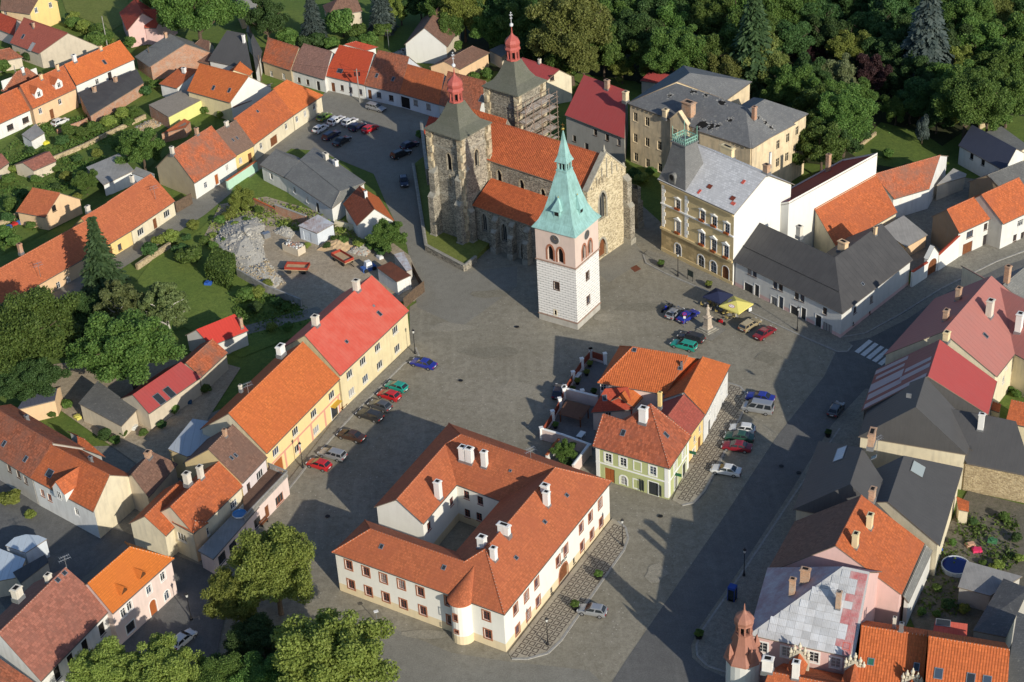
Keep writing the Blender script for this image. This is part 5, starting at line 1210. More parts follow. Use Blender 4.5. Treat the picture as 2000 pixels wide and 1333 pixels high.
# firewall building and what leans against it
_t0,_t1=P(1590,408,8.2),P(1711,340,8.2);_u=(_t1-_t0).normalized();_n=V((-_u.y,_u.x,0));_w0=_t0-_u*7
s=Bld('white_firewall_wing','long wing with tall blind white wall and dark red roof behind the town hall','building',[P_WW]);
def quadb(s,A,u,L,n,D,z1,z2):
    c=[A,A+u*L,A+u*L+n*D,A+n*D]
    s.wall(c[0],c[1],[(0,z1),(L,z1)]);s.wall(c[1],c[2],[(0,z1),(D,z2)]);s.wall(c[2],c[3],[(0,z2),(L,z2)]);s.wall(c[3],c[0],[(0,z2),(D,z1)])
    k=V((0,0,-.35));s.rf=[[up(c[0],z1)+k,up(c[1],z1)+k,up(c[2],z2)+k,up(c[3],z2)+k]]
quadb(s,h2(_w0),_u,(_t1-_t0).length+7,_n,7.5,12.4,8.6);s.al=math.atan2(_u.y,_u.x);s.finish(T_RD);s.chimney(1617,335,h=3.2,w_=.7,d=.7,m=BRICKC)
polyb('orange_lean_to','long orange tiled lean-to roof against the white firewall','outbuilding',[(1634,484,3.8),(1753,415,3.8),(1711,340,8.2),(1590,408,8.2)],3.8,[],[[0,1,2,3]],[P_CR],T_OR2,ov=.2,gut=[(0,1)],wins=[(1690,458,'n'),(1715,440,'n')])
house('brown_tiled_barn','barn with mottled brown tiles at the end of the lean-to','barn',[(1747,389),(1815,369)],[(1717,348),(1826,297)],4.4,[P_W],T_PAT,pitch=38)
polyb('corrugated_shed','small shed with grey corrugated roof in the yard behind the gate','shed',[(1719,447,3.6),(1770,483,2.6),(1812,459,2.6),(1765,421,3.6)],3,[],[[0,1,2,3]],[P_OR],R_COR,ov=.2)
polyb('corrugated_canopy','corrugated canopy beside the brown barn gable','shed',[(1829,362,3.4),(1886,346,2.8),(1888,340,2.8),(1862,329,3.4)],3,[],[[0,1,2,3]],[P_BE],R_COR,ov=.2)
house('gate_house','grey two-storey house with orange roof and brown garage right of the gateway','house',[(1874,456),(1937,427)],[(1848,409),(1917,380)],5.2,[P_GG,P_BR],T_OR2,pitch=40,gm=1,wins=[(1894,458,'lb'),(1925,443,'nb'),(1889,489,'gd'),(1923,474,'dd')])
house('edge_orange_house','grey house with orange roof at the right edge of the street','house',[(1960,438),(2030,405)],[(1917,381),(1990,347)],5.2,[P_GG,P_GY],T_OR2,pitch=40,gm=1,wins=[(1993,436,'l'),(1982,465,'nb'),(1997,460,'nb')])
house('grey_back_house','grey-roofed house with brown gable behind the edge orange house','house',[(1962,376),(2040,345)],[(1928,342),(2000,315)],4.6,[P_BR],R_SL,pitch=35)
house('navy_roof_house','house with dark navy roof and white walls below the park','house',[(1872,284),(1962,334)],[(1896,245),(1988,290)],4.0,[P_W],R_NAVY,pitch=34,ridge=False,wins=[(1898,306,'dk'),(1920,318,'dk')])
polyb('flat_grey_store','cream store with flat grey roof next to the navy roof','shed',[(1985,300,4.),(2010,286,4.),(1956,247,4.),(1924,259,4.)],4.,[],[[0,1,2,3]],[P_CR],R_SLG,ov=.1)
s=wall_thing('gateway_wall','white yard wall with red coping and an arched gateway','wall',[(1779,562),(1808,543)],3.0,.4,P_WW,T_RD)
wall_thing('gateway_wall','white stepped yard wall with red coping right of the arched gate','wall',[(1830,530),(1869,504)],3.2,.4,P_WW,T_RD,hs=[3.2,4.4])
a_,d_=h2(P(1808,543)),h2(P(1830,530));u_=(d_-a_).normalized();s=Bld('arched_gateway','white arched gateway with a small gable over the dark gate','gate',[P_WW,T_RD]);L_=(d_-a_).length;n_=V((u_.y,-u_.x,0))
s.wall(a_,d_,[(0,3.6),(L_/2,5.4),(L_,3.6)]);s.wall(d_-n_*.6,a_-n_*.6,[(0,3.6),(L_/2,5.4),(L_,3.6)]);s.wall(a_-n_*.6,a_,[(0,3.6),(.6,3.6)]);s.wall(d_,d_-n_*.6,[(0,3.6),(.6,3.6)])
s.open_uz(0,L_/2,0,'mg',base=True,w=min(2.4,L_-.5),h=3.1,t=WHITE,tw=.15);s.rf=[[a_+n_*.15+V((0,0,3.6)),a_-n_*.75+V((0,0,3.6)),(a_+d_)/2-n_*.75+V((0,0,5.5)),(a_+d_)/2+n_*.15+V((0,0,5.5))],[d_+n_*.15+V((0,0,3.6)),d_-n_*.75+V((0,0,3.6)),(a_+d_)/2-n_*.75+V((0,0,5.5)),(a_+d_)/2+n_*.15+V((0,0,5.5))]];s.finish(P_WW,thick=.1)
# ---- right block along the main road
house('pink_roof_house','large cream house with faded pink sheet roof beside the zebra crossing','house',[(1947,736),(2035,625)],[(1845,649),(1933,538)],6.8,[P_CR],R_PNK,pitch=36,ridge=False,wins=[(1966,714,'n'),(1960,742,'n')],chim=[(1932,617,dict(h=2.6,w_=1.1,d=.9,m=STUCC)),(1871,586,dict(h=2.0,w_=.9,d=.7,m=BRICKC)),(1847,625,dict(h=1.6,w_=.9,d=.7,m=BRICKC)),(1848,664,dict(h=1.2,w_=.9,d=.8,m=P_YP)),(1989,646,dict(h=2.9,w_=1.0,d=.9,m=STUCW))],
   sky=[(1925,656,{})],wings=[dict(e=[(1979,690),(2060,735)],r=[(1935,548),(2040,610)],he=6.8,pitch=36,hip=(0,0))])
wall_thing('parapet_wall','pale parapet wall crossing the roofs between pink and crimson sheets','wall',[P(1845,650,12)*1,P(1947,739,7)*1],8,.35,P_CR,None,hs=[8,8])if False else None
house('grey_old_roof_house','house with weathered grey roof and brick chimney behind the pink roof','house',[(2000,590),(2060,540)],[(1955,556),(2010,520)],7.2,[P_CR],R_SLG,pitch=32,chim=[(1966,552,dict(h=2.8,w_=.8,d=.8,m=BRICKC))])
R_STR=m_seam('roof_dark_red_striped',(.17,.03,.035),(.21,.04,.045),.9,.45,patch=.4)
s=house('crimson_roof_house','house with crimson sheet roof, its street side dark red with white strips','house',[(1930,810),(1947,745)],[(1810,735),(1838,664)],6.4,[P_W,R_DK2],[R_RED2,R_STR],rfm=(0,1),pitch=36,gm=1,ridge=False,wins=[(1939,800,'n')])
hrJ=s.hr
# pale repainted strips on its street slope
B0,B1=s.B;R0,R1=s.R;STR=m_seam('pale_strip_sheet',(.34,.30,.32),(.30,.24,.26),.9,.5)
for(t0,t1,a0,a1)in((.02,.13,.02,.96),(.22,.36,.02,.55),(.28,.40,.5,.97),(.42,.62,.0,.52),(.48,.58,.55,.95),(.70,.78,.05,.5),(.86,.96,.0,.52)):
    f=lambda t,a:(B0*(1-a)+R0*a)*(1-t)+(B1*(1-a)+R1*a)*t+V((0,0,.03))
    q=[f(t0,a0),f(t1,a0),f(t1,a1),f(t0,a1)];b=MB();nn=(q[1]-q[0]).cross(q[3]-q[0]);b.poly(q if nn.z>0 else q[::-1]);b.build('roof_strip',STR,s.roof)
house('anthracite_house','dark grey hipped roof house with cream end wall along the road','house',[(1676,853),(1703,776)],[(1787,795),(1809,736)],6.4,[P_CR],R_DK2,hr=hrJ,hip=(1,0),ridge=False,sky=[(1775,773,dict(w_=.7,h=.7,glass=ZINC))],wings=[dict(e=[(1824,852),(1900,880)],r=[(1800,800),(1880,815)],he=6.2,pitch=34)])
house('stone_walled_barn','wide dark-roofed barn with rough ochre stone wall and a white chimney','barn',[(1888,905),(2020,932)],[(1822,793),(1985,822)],5.0,[P_ST],R_DK2,pitch=34,ridge=False,chim=[(1915,838,dict(h=2.4,w_=.8,d=.6,m=STUCW))])
house('valley_roof_house','dark sheet-roofed house with skylights stepping along the road','house',[(1550,995),(1600,862)],[(1652,945),(1692,876)],6.0,[P_CR],R_DK2,pitch=34,hip=(1,0),ridge=False,wings=[dict(e=[(1835,1066),(1880,914)],r=[(1752,984),(1748,887)],he=5.6,pitch=26),dict(e=[(1592,948),(1700,1000)],r=[(1660,918),(1745,950)],he=6.3,pitch=30,hip=(1,1))],
   chim=[(1702,866,dict(h=1.8,w_=1.9,d=.8,m=BRICKC))],sky=[(1641,887,dict(w_=3.2,h=1.6,glass=m_seam('glazed_strip',(.45,.52,.58),(.40,.46,.52),.5,.3))),(1793,917,dict(w_=2.6,h=2.0,glass=m_glass('frosted_pane',(.33,.37,.36)),fr=R_DK2)),(1707,894,dict(w_=.8,h=.8))])
house('orange_gable_house','house with bright orange roof and pink gable above the silver roof','house',[(1761,1162),(1806,1062)],[(1634,1067),(1681,967)],6.2,[P_PK,P_PK],[T_OR2,T_BRN],rfm=(0,1),pitch=36,gm=1,chim=[(1698,1030,dict(h=1.9,w_=.9,d=.7,m=P_YP)),(1670,1067,dict(h=1.9,w_=.9,d=.7,m=P_YP)),(1703,975,dict(h=1.5,w_=1.1,d=.7,m=BRICKC))])
polyb('grey_strip_roof','narrow lean-to with grey shingle roof below the orange gable house','annex',[(1764,1164,5.2),(1775,1178,4.2),(1822,1076,4.2),(1808,1064,5.2)],5,[],[[0,1,2,3]],[P_GG],R_SLG,ov=.15)
# silver-roofed house with the round turret
A_,B_,=P(1462,1240,8.0),P(1668,1286,8.0);uA=(B_-A_).normalized();nA=V((-uA.y,uA.x,0));T_=P(1499,1109,8.0);hA=ridge_from(A_,B_,(1672,1112),8.0,38);dA=(hA-8)/math.tan(math.radians(38))
_s=lambda q:up(A_+uA*(P(*q,hA)-A_).dot(uA)+nA*dA,hA);R0_,R1_=_s((1647,1103)),_s((1697,1122));BK1=up(B_+nA*dA*2,8.0);BK0=up(T_,8.0)
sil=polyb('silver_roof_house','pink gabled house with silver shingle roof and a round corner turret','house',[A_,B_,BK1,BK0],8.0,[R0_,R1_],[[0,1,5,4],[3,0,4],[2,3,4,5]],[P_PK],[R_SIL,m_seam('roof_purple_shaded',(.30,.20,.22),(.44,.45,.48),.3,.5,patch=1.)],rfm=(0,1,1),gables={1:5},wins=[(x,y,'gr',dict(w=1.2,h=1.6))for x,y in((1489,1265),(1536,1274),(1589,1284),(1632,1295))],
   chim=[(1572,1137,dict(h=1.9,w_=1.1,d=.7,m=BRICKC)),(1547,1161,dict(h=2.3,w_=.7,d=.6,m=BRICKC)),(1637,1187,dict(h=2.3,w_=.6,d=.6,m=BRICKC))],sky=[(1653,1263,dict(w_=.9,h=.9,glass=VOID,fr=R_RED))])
SHW,SHR=m_rough('sheet_silver',(.56,.57,.585),(.46,.455,.45),.8,.5,.1),m_rough('sheet_faded_red',(.42,.12,.12),(.50,.34,.33),.9,.6,.1)
sl_=(B_-A_).length;Rm=(R0_+R1_)/2;nv_=(uA.cross((Rm-A_).cross(uA)*-1)).normalized();nv_=(Rm-A_)-uA*(Rm-A_).dot(uA);slen=nv_.length;nv_=nv_/slen
shm=MB();shm.frame(V((0,0,0)),V((1.0,0,0)),V((0,.9,0)),V((0,0,.035)));
for k in range(1,5):shm.frame(V((k*.2-.012,0,.035)),V((.024,0,0)),V((0,.9,0)),V((0,0,.02)))
MEW,MER=[shm.mesh('roof_sheet',[m_rough('sheet_silver_%d'%k,mul((.56,.57,.585),f),mul((.46,.455,.45),f),.8,.5,.1)])for k,f in enumerate((1.,.9,.82,1.05))],shm.mesh('roof_sheet_red',[SHR])
nz=uA.cross(nv_);ncol,nrow=int(sl_/1.03),int(slen/.93)
RX=Matrix((uA,nv_,nz)).transposed().to_4x4()
for j in range(nrow):
    for i in range(ncol):
        p=up(A_,8.0)+uA*(i*1.03+.1)+nv_*(j*.93+.05)+nz*.04
        cpt=p+uA*.5+nv_*.45;f=(cpt-up(A_,8)).dot(uA);hh=j*.93+.5
        # inside the hip on the left and the verge on the right
        tL=(R0_-up(A_,8)).dot(uA)*hh/slen;tR=sl_+((R1_-up(B_,8)).dot(uA))*hh/slen
        if f-.5<tL or f+.5>tR:continue
        red=f>tR-2.6 and(random.random()<.45 or f>tR-1.2)or random.random()<.008
        o=bpy.data.objects.new('roof_sheet',MER if red else random.choice(MEW));COL.objects.link(o);o.parent=sil.roof;M=RX.copy();M.translation=p-OR[sil.root.name];o.matrix_local=M
# turret
tc=h2(P(1449,1362));COPB=m_seam('copper_brown',(.33,.15,.105),(.26,.115,.08),.4,.55);b=MB()
b.lathe(tc,[(2.05,0),(2.05,6.9)],20);tb=b.build('turret',[P_GG],sil.root)
Y=lambda L:[(r,6.8+z*.82)for r,z in L]
b=MB();b.lathe(tc,Y([(2.0,-.1),(2.4,0),(2.35,.25),(1.7,1.5),(1.25,3.1),(1.0,4.5),(1.12,4.6),(1.12,4.8),(.95,4.85)]),8);b.lathe(tc,Y([(.5,4.8),(.5,6.5)]),8,1)
for i in range(8):a=i*math.pi/4;b.box(tc+V((.9*math.cos(a),.9*math.sin(a),10.7)),.2,.22,1.4,0,a)
b.lathe(tc,Y([(.8,6.4),(1.2,6.45),(1.15,6.65),(1.25,7.2),(1.0,7.8),(.4,8.4),(.12,8.9),(.05,10.1)]),8);b.build('turret_roof',[COPB,VOID],sil.root)
for i in range(4):a=i*math.pi/2+.4;b=MB();b.box(tc+V((1.85*math.cos(a),1.85*math.sin(a),7.3)),.6,.6,.7,0,a);b.box(tc+V((1.85*math.cos(a),1.85*math.sin(a),8.)),.75,.75,1.5,0,a,.05);b.build('turret_pinnacle',[COPB],sil.root)
ORN=m_rough('ornament_stone',(.60,.55,.43),(.46,.41,.3),3.)
for(x,y,nm)in((1562,1272,'cream carved gable with urns over the pink front, nearer the turret'),(1670,1292,'cream carved gable with urns at the corner beside the orange roofs'),(1782,1322,'cream carved gable top in front of the first bottom orange roof')):
    g_=thing('carved_gable',nm,'gable',h2(P(x,y,8.6)),'carved gables of the bottom row');o_=P(x,y,8.6);b=MB();rz=math.atan2(uA.y,uA.x);c_=h2(o_)
    b.frame(c_-uA*1.2-nA*.2+V((0,0,.0)),uA*2.4,nA*.4,V((0,0,7.6)));b.frame(c_-uA*.8-nA*.2+V((0,0,7.6)),uA*1.6,nA*.4,V((0,0,.6)));b.frame(c_-uA*.4-nA*.2+V((0,0,8.2)),uA*.8,nA*.4,V((0,0,.5)));b.build('gable_wall',[ORN],g_)
    for du,zz in((-1.05,7.6),(1.05,7.6),(-.62,8.2),(.62,8.2),(0,8.7)):b=MB();b.lathe(c_+uA*du+V((0,0,zz)),[(.12,0),(.2,.15),(.1,.3),(.24,.55),(.26,.75),(.1,.95),(.12,1.1),(.02,1.3)],8);b.build('urn',[ORN],g_)
    b=MB();e0=c_-nA*3.4;T=V((0,0,8.5))
    for sg in(-1,1):q=[c_+T,c_+uA*1.1*sg+V((0,0,7.0)),e0+uA*1.1*sg+V((0,0,6.6)),e0+V((0,0,6.7))];b.poly(q if sg>0 else q[::-1])
    b.build('gable_roof',[T_OR2],g_)
house('lower_front_roof','low front roof with orange tiles below the pink house, cut by the frame','house',[(1470,1400),(1720,1450)],[(1500,1318),(1730,1350)],5.0,[P_PK],T_OR2,pitch=30,chim=[(1499,1308,dict(h=1.6,w_=1.2,d=.9,m=STUCW)),(1554,1322,dict(h=2.2,w_=.8,d=.8,m=STUCW))])
house('bottom_orange_house','house with ribbed orange roof in the bottom row, next to the silver roof','house',[(1672,1345),(1800,1366)],[(1682,1222),(1812,1243)],6.5,[P_CR],T_RIB,pitch=36,sky=[(1701,1293,dict(w_=.8,h=.9,glass=m_glass('green_pane',(.03,.12,.08)))),(1790,1303,{})],chim=[(1746,1228,dict(h=1.6,w_=.4,d=.4,m=STUCC)),(1760,1232,dict(h=1.,w_=.5,d=.4,m=ZINC))])
house('bottom_right_orange_house','wide house with ribbed orange roof and blue skylights at the bottom right','house',[(1805,1372),(1965,1400)],[(1814,1243),(1972,1270)],8.0,[P_CR],T_RIB,pitch=36,sky=[(1833,1316,dict(w_=1.,h=1.3,glass=GLASSB)),(1896,1326,dict(w_=1.,h=1.3)),(1928,1330,dict(w_=1.,h=1.2,glass=GLASSB))])
polyb('red_lean_roof','small red metal roof with a panel behind the bottom orange roofs','shed',[(1821,1237,5.),(1888,1246,5.),(1890,1219,5.6),(1827,1211,5.6)],5,[],[[0,1,2,3]],[P_GY],R_RED,ov=.1,sky=[(1842,1217,dict(w_=1.8,h=1.0))])
polyb('corrugated_pool_shed','corrugated grey roof shed beside the round blue pool','shed',[(1871,1147,3.0),(1934,1164,3.0),(1997,1126,3.6),(1888,1096,3.6)],3,[],[[0,1,2,3]],[P_GY],R_COR,ov=.15)
polyb('dark_yard_house','dark-roofed shed building in the shadow at the right edge','shed',[(1900,1232,4.6),(1965,1245,4.6),(2010,1150,5.0),(1960,1130,4.2)],4.5,[],[[0,1,2,3]],[P_GY],R_SL,ov=.1)
polyb('edge_grey_house','long grey felt roof at the bottom right edge','building',[(1962,1345,8.),(2080,1390,8.),(2080,1230,8.),(1987,1195,8.)],8.,[],[[0,1,2,3]],[P_GG],R_SL,ov=.1)
house('small_red_outhouse','tiny brick outhouse with a red tiled roof in the stone barn yard','outhouse',[(1935,800),(1952,806)],[(1938,786),(1956,790)],2.6,[P_CR],T_OR2,pitch=35)
house('edge_orange_roof','orange tiled roof cut by the right edge above the dark barn','house',[(1964,825),(2040,842)],[(1975,782),(2050,798)],4.,[P_CR],T_OR2,pitch=36)
polyb('tile_shelter','little tiled shelter in the yard right of the dark roofs','shed',[(1872,996,2.4),(1892,1000,2.4),(1893,980,3.),(1868,970,3.)],2.5,[],[[0,1,2,3]],[P_CR],T_OR2,ov=.1)
# ---- grey-roofed long house and neighbours by the upper square
polyb('grey_long_house','broad white house with weathered grey hipped roof near the rubble yard','house',[(556,346),(648,408),(714,356),(614,287)],3.6,[(664,374,'0',30),(586,312,'0',30)],[[0,1,4,5],[1,2,4],[2,3,5,4],[3,0,5]],[P_W],R_SLG,gut=[(0,1)],ridge=[(4,5),(1,4)],wins=[(600,390,'n'),(620,402,'dd'),(575,372,'n')],chim=[(637,312,dict(h=1.2,w_=1.1,d=.7)),(656,324,dict(h=1.0,w_=1.0,d=.7,m=STUCW))])
house('grey_long_wing','lower grey-roofed wing of the weathered house beside the mint wall','house',[(507,322),(566,352)],[(533,294),(590,312)],3.4,[P_W],R_SLG,pitch=34,wins=[(530,345,'n')])
house('white_gable_house','small white gabled house with orange roof darker to the left by the lane','house',[(697,441),(670,398)],[(724,410),(709,362)],3.4,[P_W,P_WW],[m_tile('tile_dark_orange',(.28,.075,.035),(.24,.07,.035),.3,.3,.3,.4,rib=.3),T_OR],rfm=(0,1),pitch=42,gm=1,chim=[(715,385,dict(h=1.0,w_=.5,d=.5,m=STUCW))])  # left slope takes a darker orange tile than the right
polyb('yard_shed','pale blue sheet-metal shed with streaky roof in the rubble yard','shed',[(582,441,2.9),(619,456,2.7),(653,437,2.9),(621,419,3.1)],2.9,[],[[0,1,2,3]],[P_LB],m_seam('roof_streaky',(.50,.52,.54),(.28,.15,.10),.5,.5,patch=1.),ov=.15,wins=[(600,460,'gd',dict(door=P_LB,w=1.8,h=1.9))])
polyb('rust_roof_container','white site container with rusty brown roof near the lane','container',[(736,523,2.8),(775,551,2.8),(803,538,2.8),(763,511,2.8)],2.8,[],[[0,1,2,3]],[P_W],R_RUST,ov=.1,wins=[(792,560,'gd',dict(door=P_W,w=1.8,h=2.0))])
polyb('tin_lean_to','tin lean-to with pale striped roof sheets behind the container','shed',[(769,497,2.4),(794,530,2.2),(805,526,2.2),(788,492,2.4)],2.4,[],[[0,1,2,3]],[P_GY],MT['roof_streaky'],ov=.05)
# ---- terrace along the upper square
TG='terraced houses on the upper square'
house('terraced_house','weathered tan cottage with old orange tiles, first in the upper terrace','house',[(512,120),(567,138)],[(521,75),(586,92)],3.3,[P_TAN],T_PAT,pitch=40,wins=[(530,144,'n'),(554,149,'n')],group=TG)
house('terraced_house','white cottage with faded brown roof, second in the upper terrace','house',[(563,135),(634,156)],[(590,87),(651,100)],3.2,[P_W],m_tile('tile_mauve',(.27,.145,.11),(.22,.125,.1),.3,.25),pitch=40,wins=[(584,157,'nb'),(601,161,'nb'),(622,170,'dd')],group=TG)
house('terraced_house','white cottage with vivid red roof behind the concrete pole','house',[(633,148),(711,166)],[(662,89),(731,103)],3.5,[P_WW],m_tile('tile_vivid_red',(.48,.075,.03),(.42,.065,.03),.06,.12),pitch=40,wins=[(668,172,'nb'),(685,176,'nb'),(704,180,'nb'),(651,172,'d')],sky=[(664,139,dict(w_=1.4,h=1.0))],group=TG)
house('terraced_house','white cottage with rust orange roof half in the church shadow','house',[(711,167),(780,183)],[(738,98),(799,112)],3.3,[P_LB],T_OLD,pitch=40,wins=[(740,186,'nb',dict(w=1.2)),(764,192,'nb',dict(w=1.2)),(722,182,'d')],sky=[(736,148,{}),(768,155,{})],group=TG)  # white walls toned pale blue: the church's shadow is put into the colour
house('terraced_house','white cottage with garage door in the shade of the church towers','house',[(778,182),(857,205)],[(796,126),(868,146)],3.3,[P_LB],T_OR2,pitch=40,wins=[(812,201,'nb',dict(w=1.2)),(837,209,'nb',dict(w=1.2)),(792,201,'gk')],group=TG)  # bluish shade on white walls painted as pale blue plaster
house('terraced_house','cottage with orange tiles mostly hidden behind the near church tower','house',[(855,204),(935,226)],[(874,140),(950,159)],3.3,[P_W],T_OLD,pitch=40,sky=[(945,194,dict(w_=2.,h=1.6))],group=TG)
house('hidden_red_wing','low red-roofed wing tucked behind the near church tower','house',[(826,262),(868,270)],[(838,228),(880,236)],3.2,[P_GY],T_RD,pitch=38)
house('white_gable_barn','barn with big white gable and brown roof behind the terrace','barn',[(874,92),(901,50)],[(829,55),(860,9)],4.2,[P_BE,P_WW],T_BRN,pitch=40,gm=1)
house('back_red_roof','low red roof peeping over the vivid red cottage','house',[(715,99),(739,92)],[(672,86),(698,82)],3.4,[P_W],T_RD,pitch=30)
house('brick_back_barn','barn with orange stucco wall and dark roof behind the shaded cottage','barn',[(898,136),(957,103)],[(858,118),(932,92)],3.6,[P_OR],T_BRN,pitch=25)
polyb('grey_lean_shed','shed with plain grey roof between the barn and the far tower','shed',[(955,98,3.),(980,112,3.),(1002,96,3.),(985,84,3.)],3.,[],[[0,1,2,3]],[P_BE],R_SLG,ov=.1)
house('cream_gable_house','cream gabled house with dark red roof behind the scaffolded tower','house',[(1066,160),(1000,138)],[(1092,137),(1020,113)],5.5,[P_CR],R_RED2,pitch=38,wins=[(1078,152,'nb')],chim=[(1054,124,dict(h=.8,w_=.5,d=.5))])
house('crimson_big_roof','grey house with large crimson roof between church and ruin','house',[(1103,225),(1220,271)],[(1141,146),(1222,177)],6.6,[P_GY],R_RED2,pitch=42,ridge=False,wins=[(1122,271,'nb'),(1163,259,'nb'),(1186,269,'nb'),(1209,279,'nb'),(1146,296,'dd')],chim=[(1186,173,dict(h=1.6,w_=.9,d=.7,m=BRICKC))])
# ---- the ruined villa
R_RU=m_slate('ruin_slate',(.17,.172,.17),(.12,.122,.125),1.,.45)
rw=[(x,y,'ru')for x,y in((1241,229),(1264,238),(1241,270),(1264,278),(1288,285),(1242,307),(1265,319),(1289,328),(1317,300),(1317,261),(1341,269),(1317,335),(1345,310))]+[(x,y,'ru')for x,y in((1520,283),(1539,270),(1557,256),(1556,296),(1537,307),(1519,318))]
ru=house('ruined_villa','derelict three-storey villa with peeling plaster and holed slate roof','building',[(1226,202),(1466,290)],[(1325,161),(1452,212)],12.4,[P_RUIN],R_RU,pitch=30,hip=(1,1),wins=rw,ridge=False,wings=[dict(e=[(1470,290),(1579,222)],r=[(1452,213),(1500,196)],he=12.4,pitch=28,hip=(1,1)),dict(e=[(1335,128),(1227,201)],r=[(1344,142),(1326,160)],he=12.4,pitch=28,hip=(1,0))],
   chim=[(1345,226,dict(h=2.6,w_=2.2,d=1.4,m=BRICKC)),(1473,234,dict(h=2.4,w_=.7,d=.7,m=BRICKO)),(1222,196,dict(h=1.6,w_=.9,d=.9,m=P_RUIN)),(1300,228,dict(h=1.3,w_=.9,d=.9,m=P_RUIN))])
for(x,y,w_,h)in((1354,180,1.2,.8),(1411,201,1.4,.9),(1378,187,.9,.6),(1425,235,.9,.7),(1402,247,.7,.9),(1308,187,.8,.9),(1372,245,1.8,2.2),(1388,248,1.0,1.4),(1479,231,.8,.6),(1506,250,.6,.9),(1495,240,.7,.7)):
    p,n=ru.hit_roof(x,y);u=V((-n.y,n.x,0)).normalized();v=n.cross(u);b=MB();k=9
    pts=[p+n*.03+u*(w_*.6*math.cos(2*math.pi*i/k)*random.uniform(.7,1.25))+v*(h*.6*math.sin(2*math.pi*i/k)*random.uniform(.7,1.25))for i in range(k)];b.poly(pts)
    for i in range(14):a=random.uniform(0,6.28);rr=random.uniform(.6,1.9);b.frame(p+u*(w_*.6*rr*math.cos(a))+v*(h*.6*rr*math.sin(a))+n*.01,u*random.uniform(.12,.4)+v*random.uniform(-.1,.1),v*random.uniform(.1,.3),n*.04,1)
    b.build('roof_hole',[VOID,CONC],ru.roof)
# stepped gable bay on its front
q=ru.walls[0];r0=ru.hit_wall(1330,300,0);p=q['A']+q['d']*(r0[2]if r0 else q['L']*.55);b=MB();W2=4.2
b.frame(p-q['d']*W2/2-q['n']*.1,q['d']*W2,q['n']*.7,V((0,0,12.6)))
b.poly([p-q['d']*W2/2+q['n']*.6+V((0,0,12.6)),p+q['d']*W2/2+q['n']*.6+V((0,0,12.6)),p+q['n']*.6+V((0,0,14.6))]);b.poly([p+q['d']*W2/2-q['n']*.1+V((0,0,12.6)),p-q['d']*W2/2-q['n']*.1+V((0,0,12.6)),p-q['n']*.1+V((0,0,14.6))])
for sg in(-1,1):b.bar(p+q['d']*(W2/2*sg)+q['n']*.3+V((0,0,12.6)),p+q['n']*.3+V((0,0,14.7)),.9,.2)
b.build('gable_bay',[P_RUIN],ru.root)
me,pane=win_mesh('ru',STY['ru'])
for du in(-.9,.9):
    for zz in(1.4,5.4,9.2):loc=p+q['d']*du+q['n']*.78+V((0,0,zz));ry=math.atan2(-q['d'].y,-q['d'].x);o=put('window',me,ru.root,loc,ry);pp=bpy.data.objects.new('pane',pane);COL.objects.link(pp);pp.parent=o
for k in range(26):b=MB();b.frame(q['A']+q['d']*(.3+k*(q['L']-.6)/26)+V((0,0,11.75)),q['d']*.22,q['n']*.18,V((0,0,.4)));b.build('dentil',[P_RUIN],ru.root)
house('far_red_shed','red sheet-roofed sheds behind the crimson roof at the park edge','shed',[(1250,158),(1300,165)],[(1268,140),(1312,148)],3.2,[P_GY],R_RED2,pitch=20,ridge=False)
house('cream_park_hut','small cream hut with grey roof half hidden by willows behind the ruin','hut',[(1408,172),(1421,160)],[(1385,160),(1400,150)],4.5,[P_CR],R_SLG,pitch=25,ridge=False)
# ---- long lane: street fronts on the left
house('lane_house','white lane cottage with patched orange and brown roof and tan gable','house',[(380,358),(462,305)],[(339,297),(408,245)],3.6,[P_WW,P_TAN],T_PAT,pitch=42,gm=1,wins=[(402,362,'n'),(444,328,'n'),(423,348,'do')],chim=[(385,262,dict(h=1.1,w_=.6,d=.6,m=BRICKC)),(337,300,dict(h=1.2,w_=.6,d=.6))])
house('lane_house','cream lane cottage with plain brown roof between two orange roofs','house',[(459,305),(497,284)],[(423,258),(458,234)],3.6,[P_Y],m_tile('tile_taupe',(.20,.125,.09),(.17,.11,.085),.25,.2),pitch=42,wins=[(470,314,'n'),(488,305,'d')],sky=[(455,274,dict(w_=.4,h=.7)),(463,270,dict(w_=.4,h=.7))],chim=[(443,246,dict(h=.8,w_=.8,d=.5))])
house('lane_house','cream lane house with orange roof and brown garage door','house',[(496,283),(574,225)],[(459,233),(535,174)],3.6,[P_CR],T_OR2,pitch=42,wins=[(510,285,'n'),(559,247,'n'),(534,267,'gd',dict(h=1.9))],sky=[(503,218,dict(w_=.6,h=.6))])
house('lane_house','cream end house of the lane with orange roof facing the square','house',[(574,225),(632,186)],[(535,174),(560,156)],3.6,[P_CR],T_OR,pitch=42,wins=[(580,233,'n'),(596,222,'n'),(614,209,'n')])
house('lane_house','white lane cottage with two ornate windows and long orange roof','house',[(258,450),(342,393)],[(209,396),(295,340)],3.0,[P_CR,P_W],T_MU,pitch=42,wins=[(326,418,'ltr'),(275,453,'ltr'),(303,437,'d')],chim=[(259,356,dict(h=1.1,w_=.6,d=.6))])
house('lane_house','yellow lane cottage with orange roof behind the tall spruce','house',[(207,481),(258,450)],[(160,427),(209,396)],3.0,[P_Y],T_MU,pitch=42,wins=[(234,483,'nb'),(216,494,'d')],chim=[(172,412,dict(h=.8,w_=.8,d=.5))])
house('lane_house','peach lane house with the longest orange roof, cut by the left edge','house',[(-60,634),(207,481)],[(-100,590),(160,427)],3.0,[P_OR],T_MU,pitch=42,wins=[(134,548,'n'),(115,561,'n'),(72,585,'n')],chim=[(41,493,dict(h=1.5,w_=.7,d=.6,m=BRICKO))])
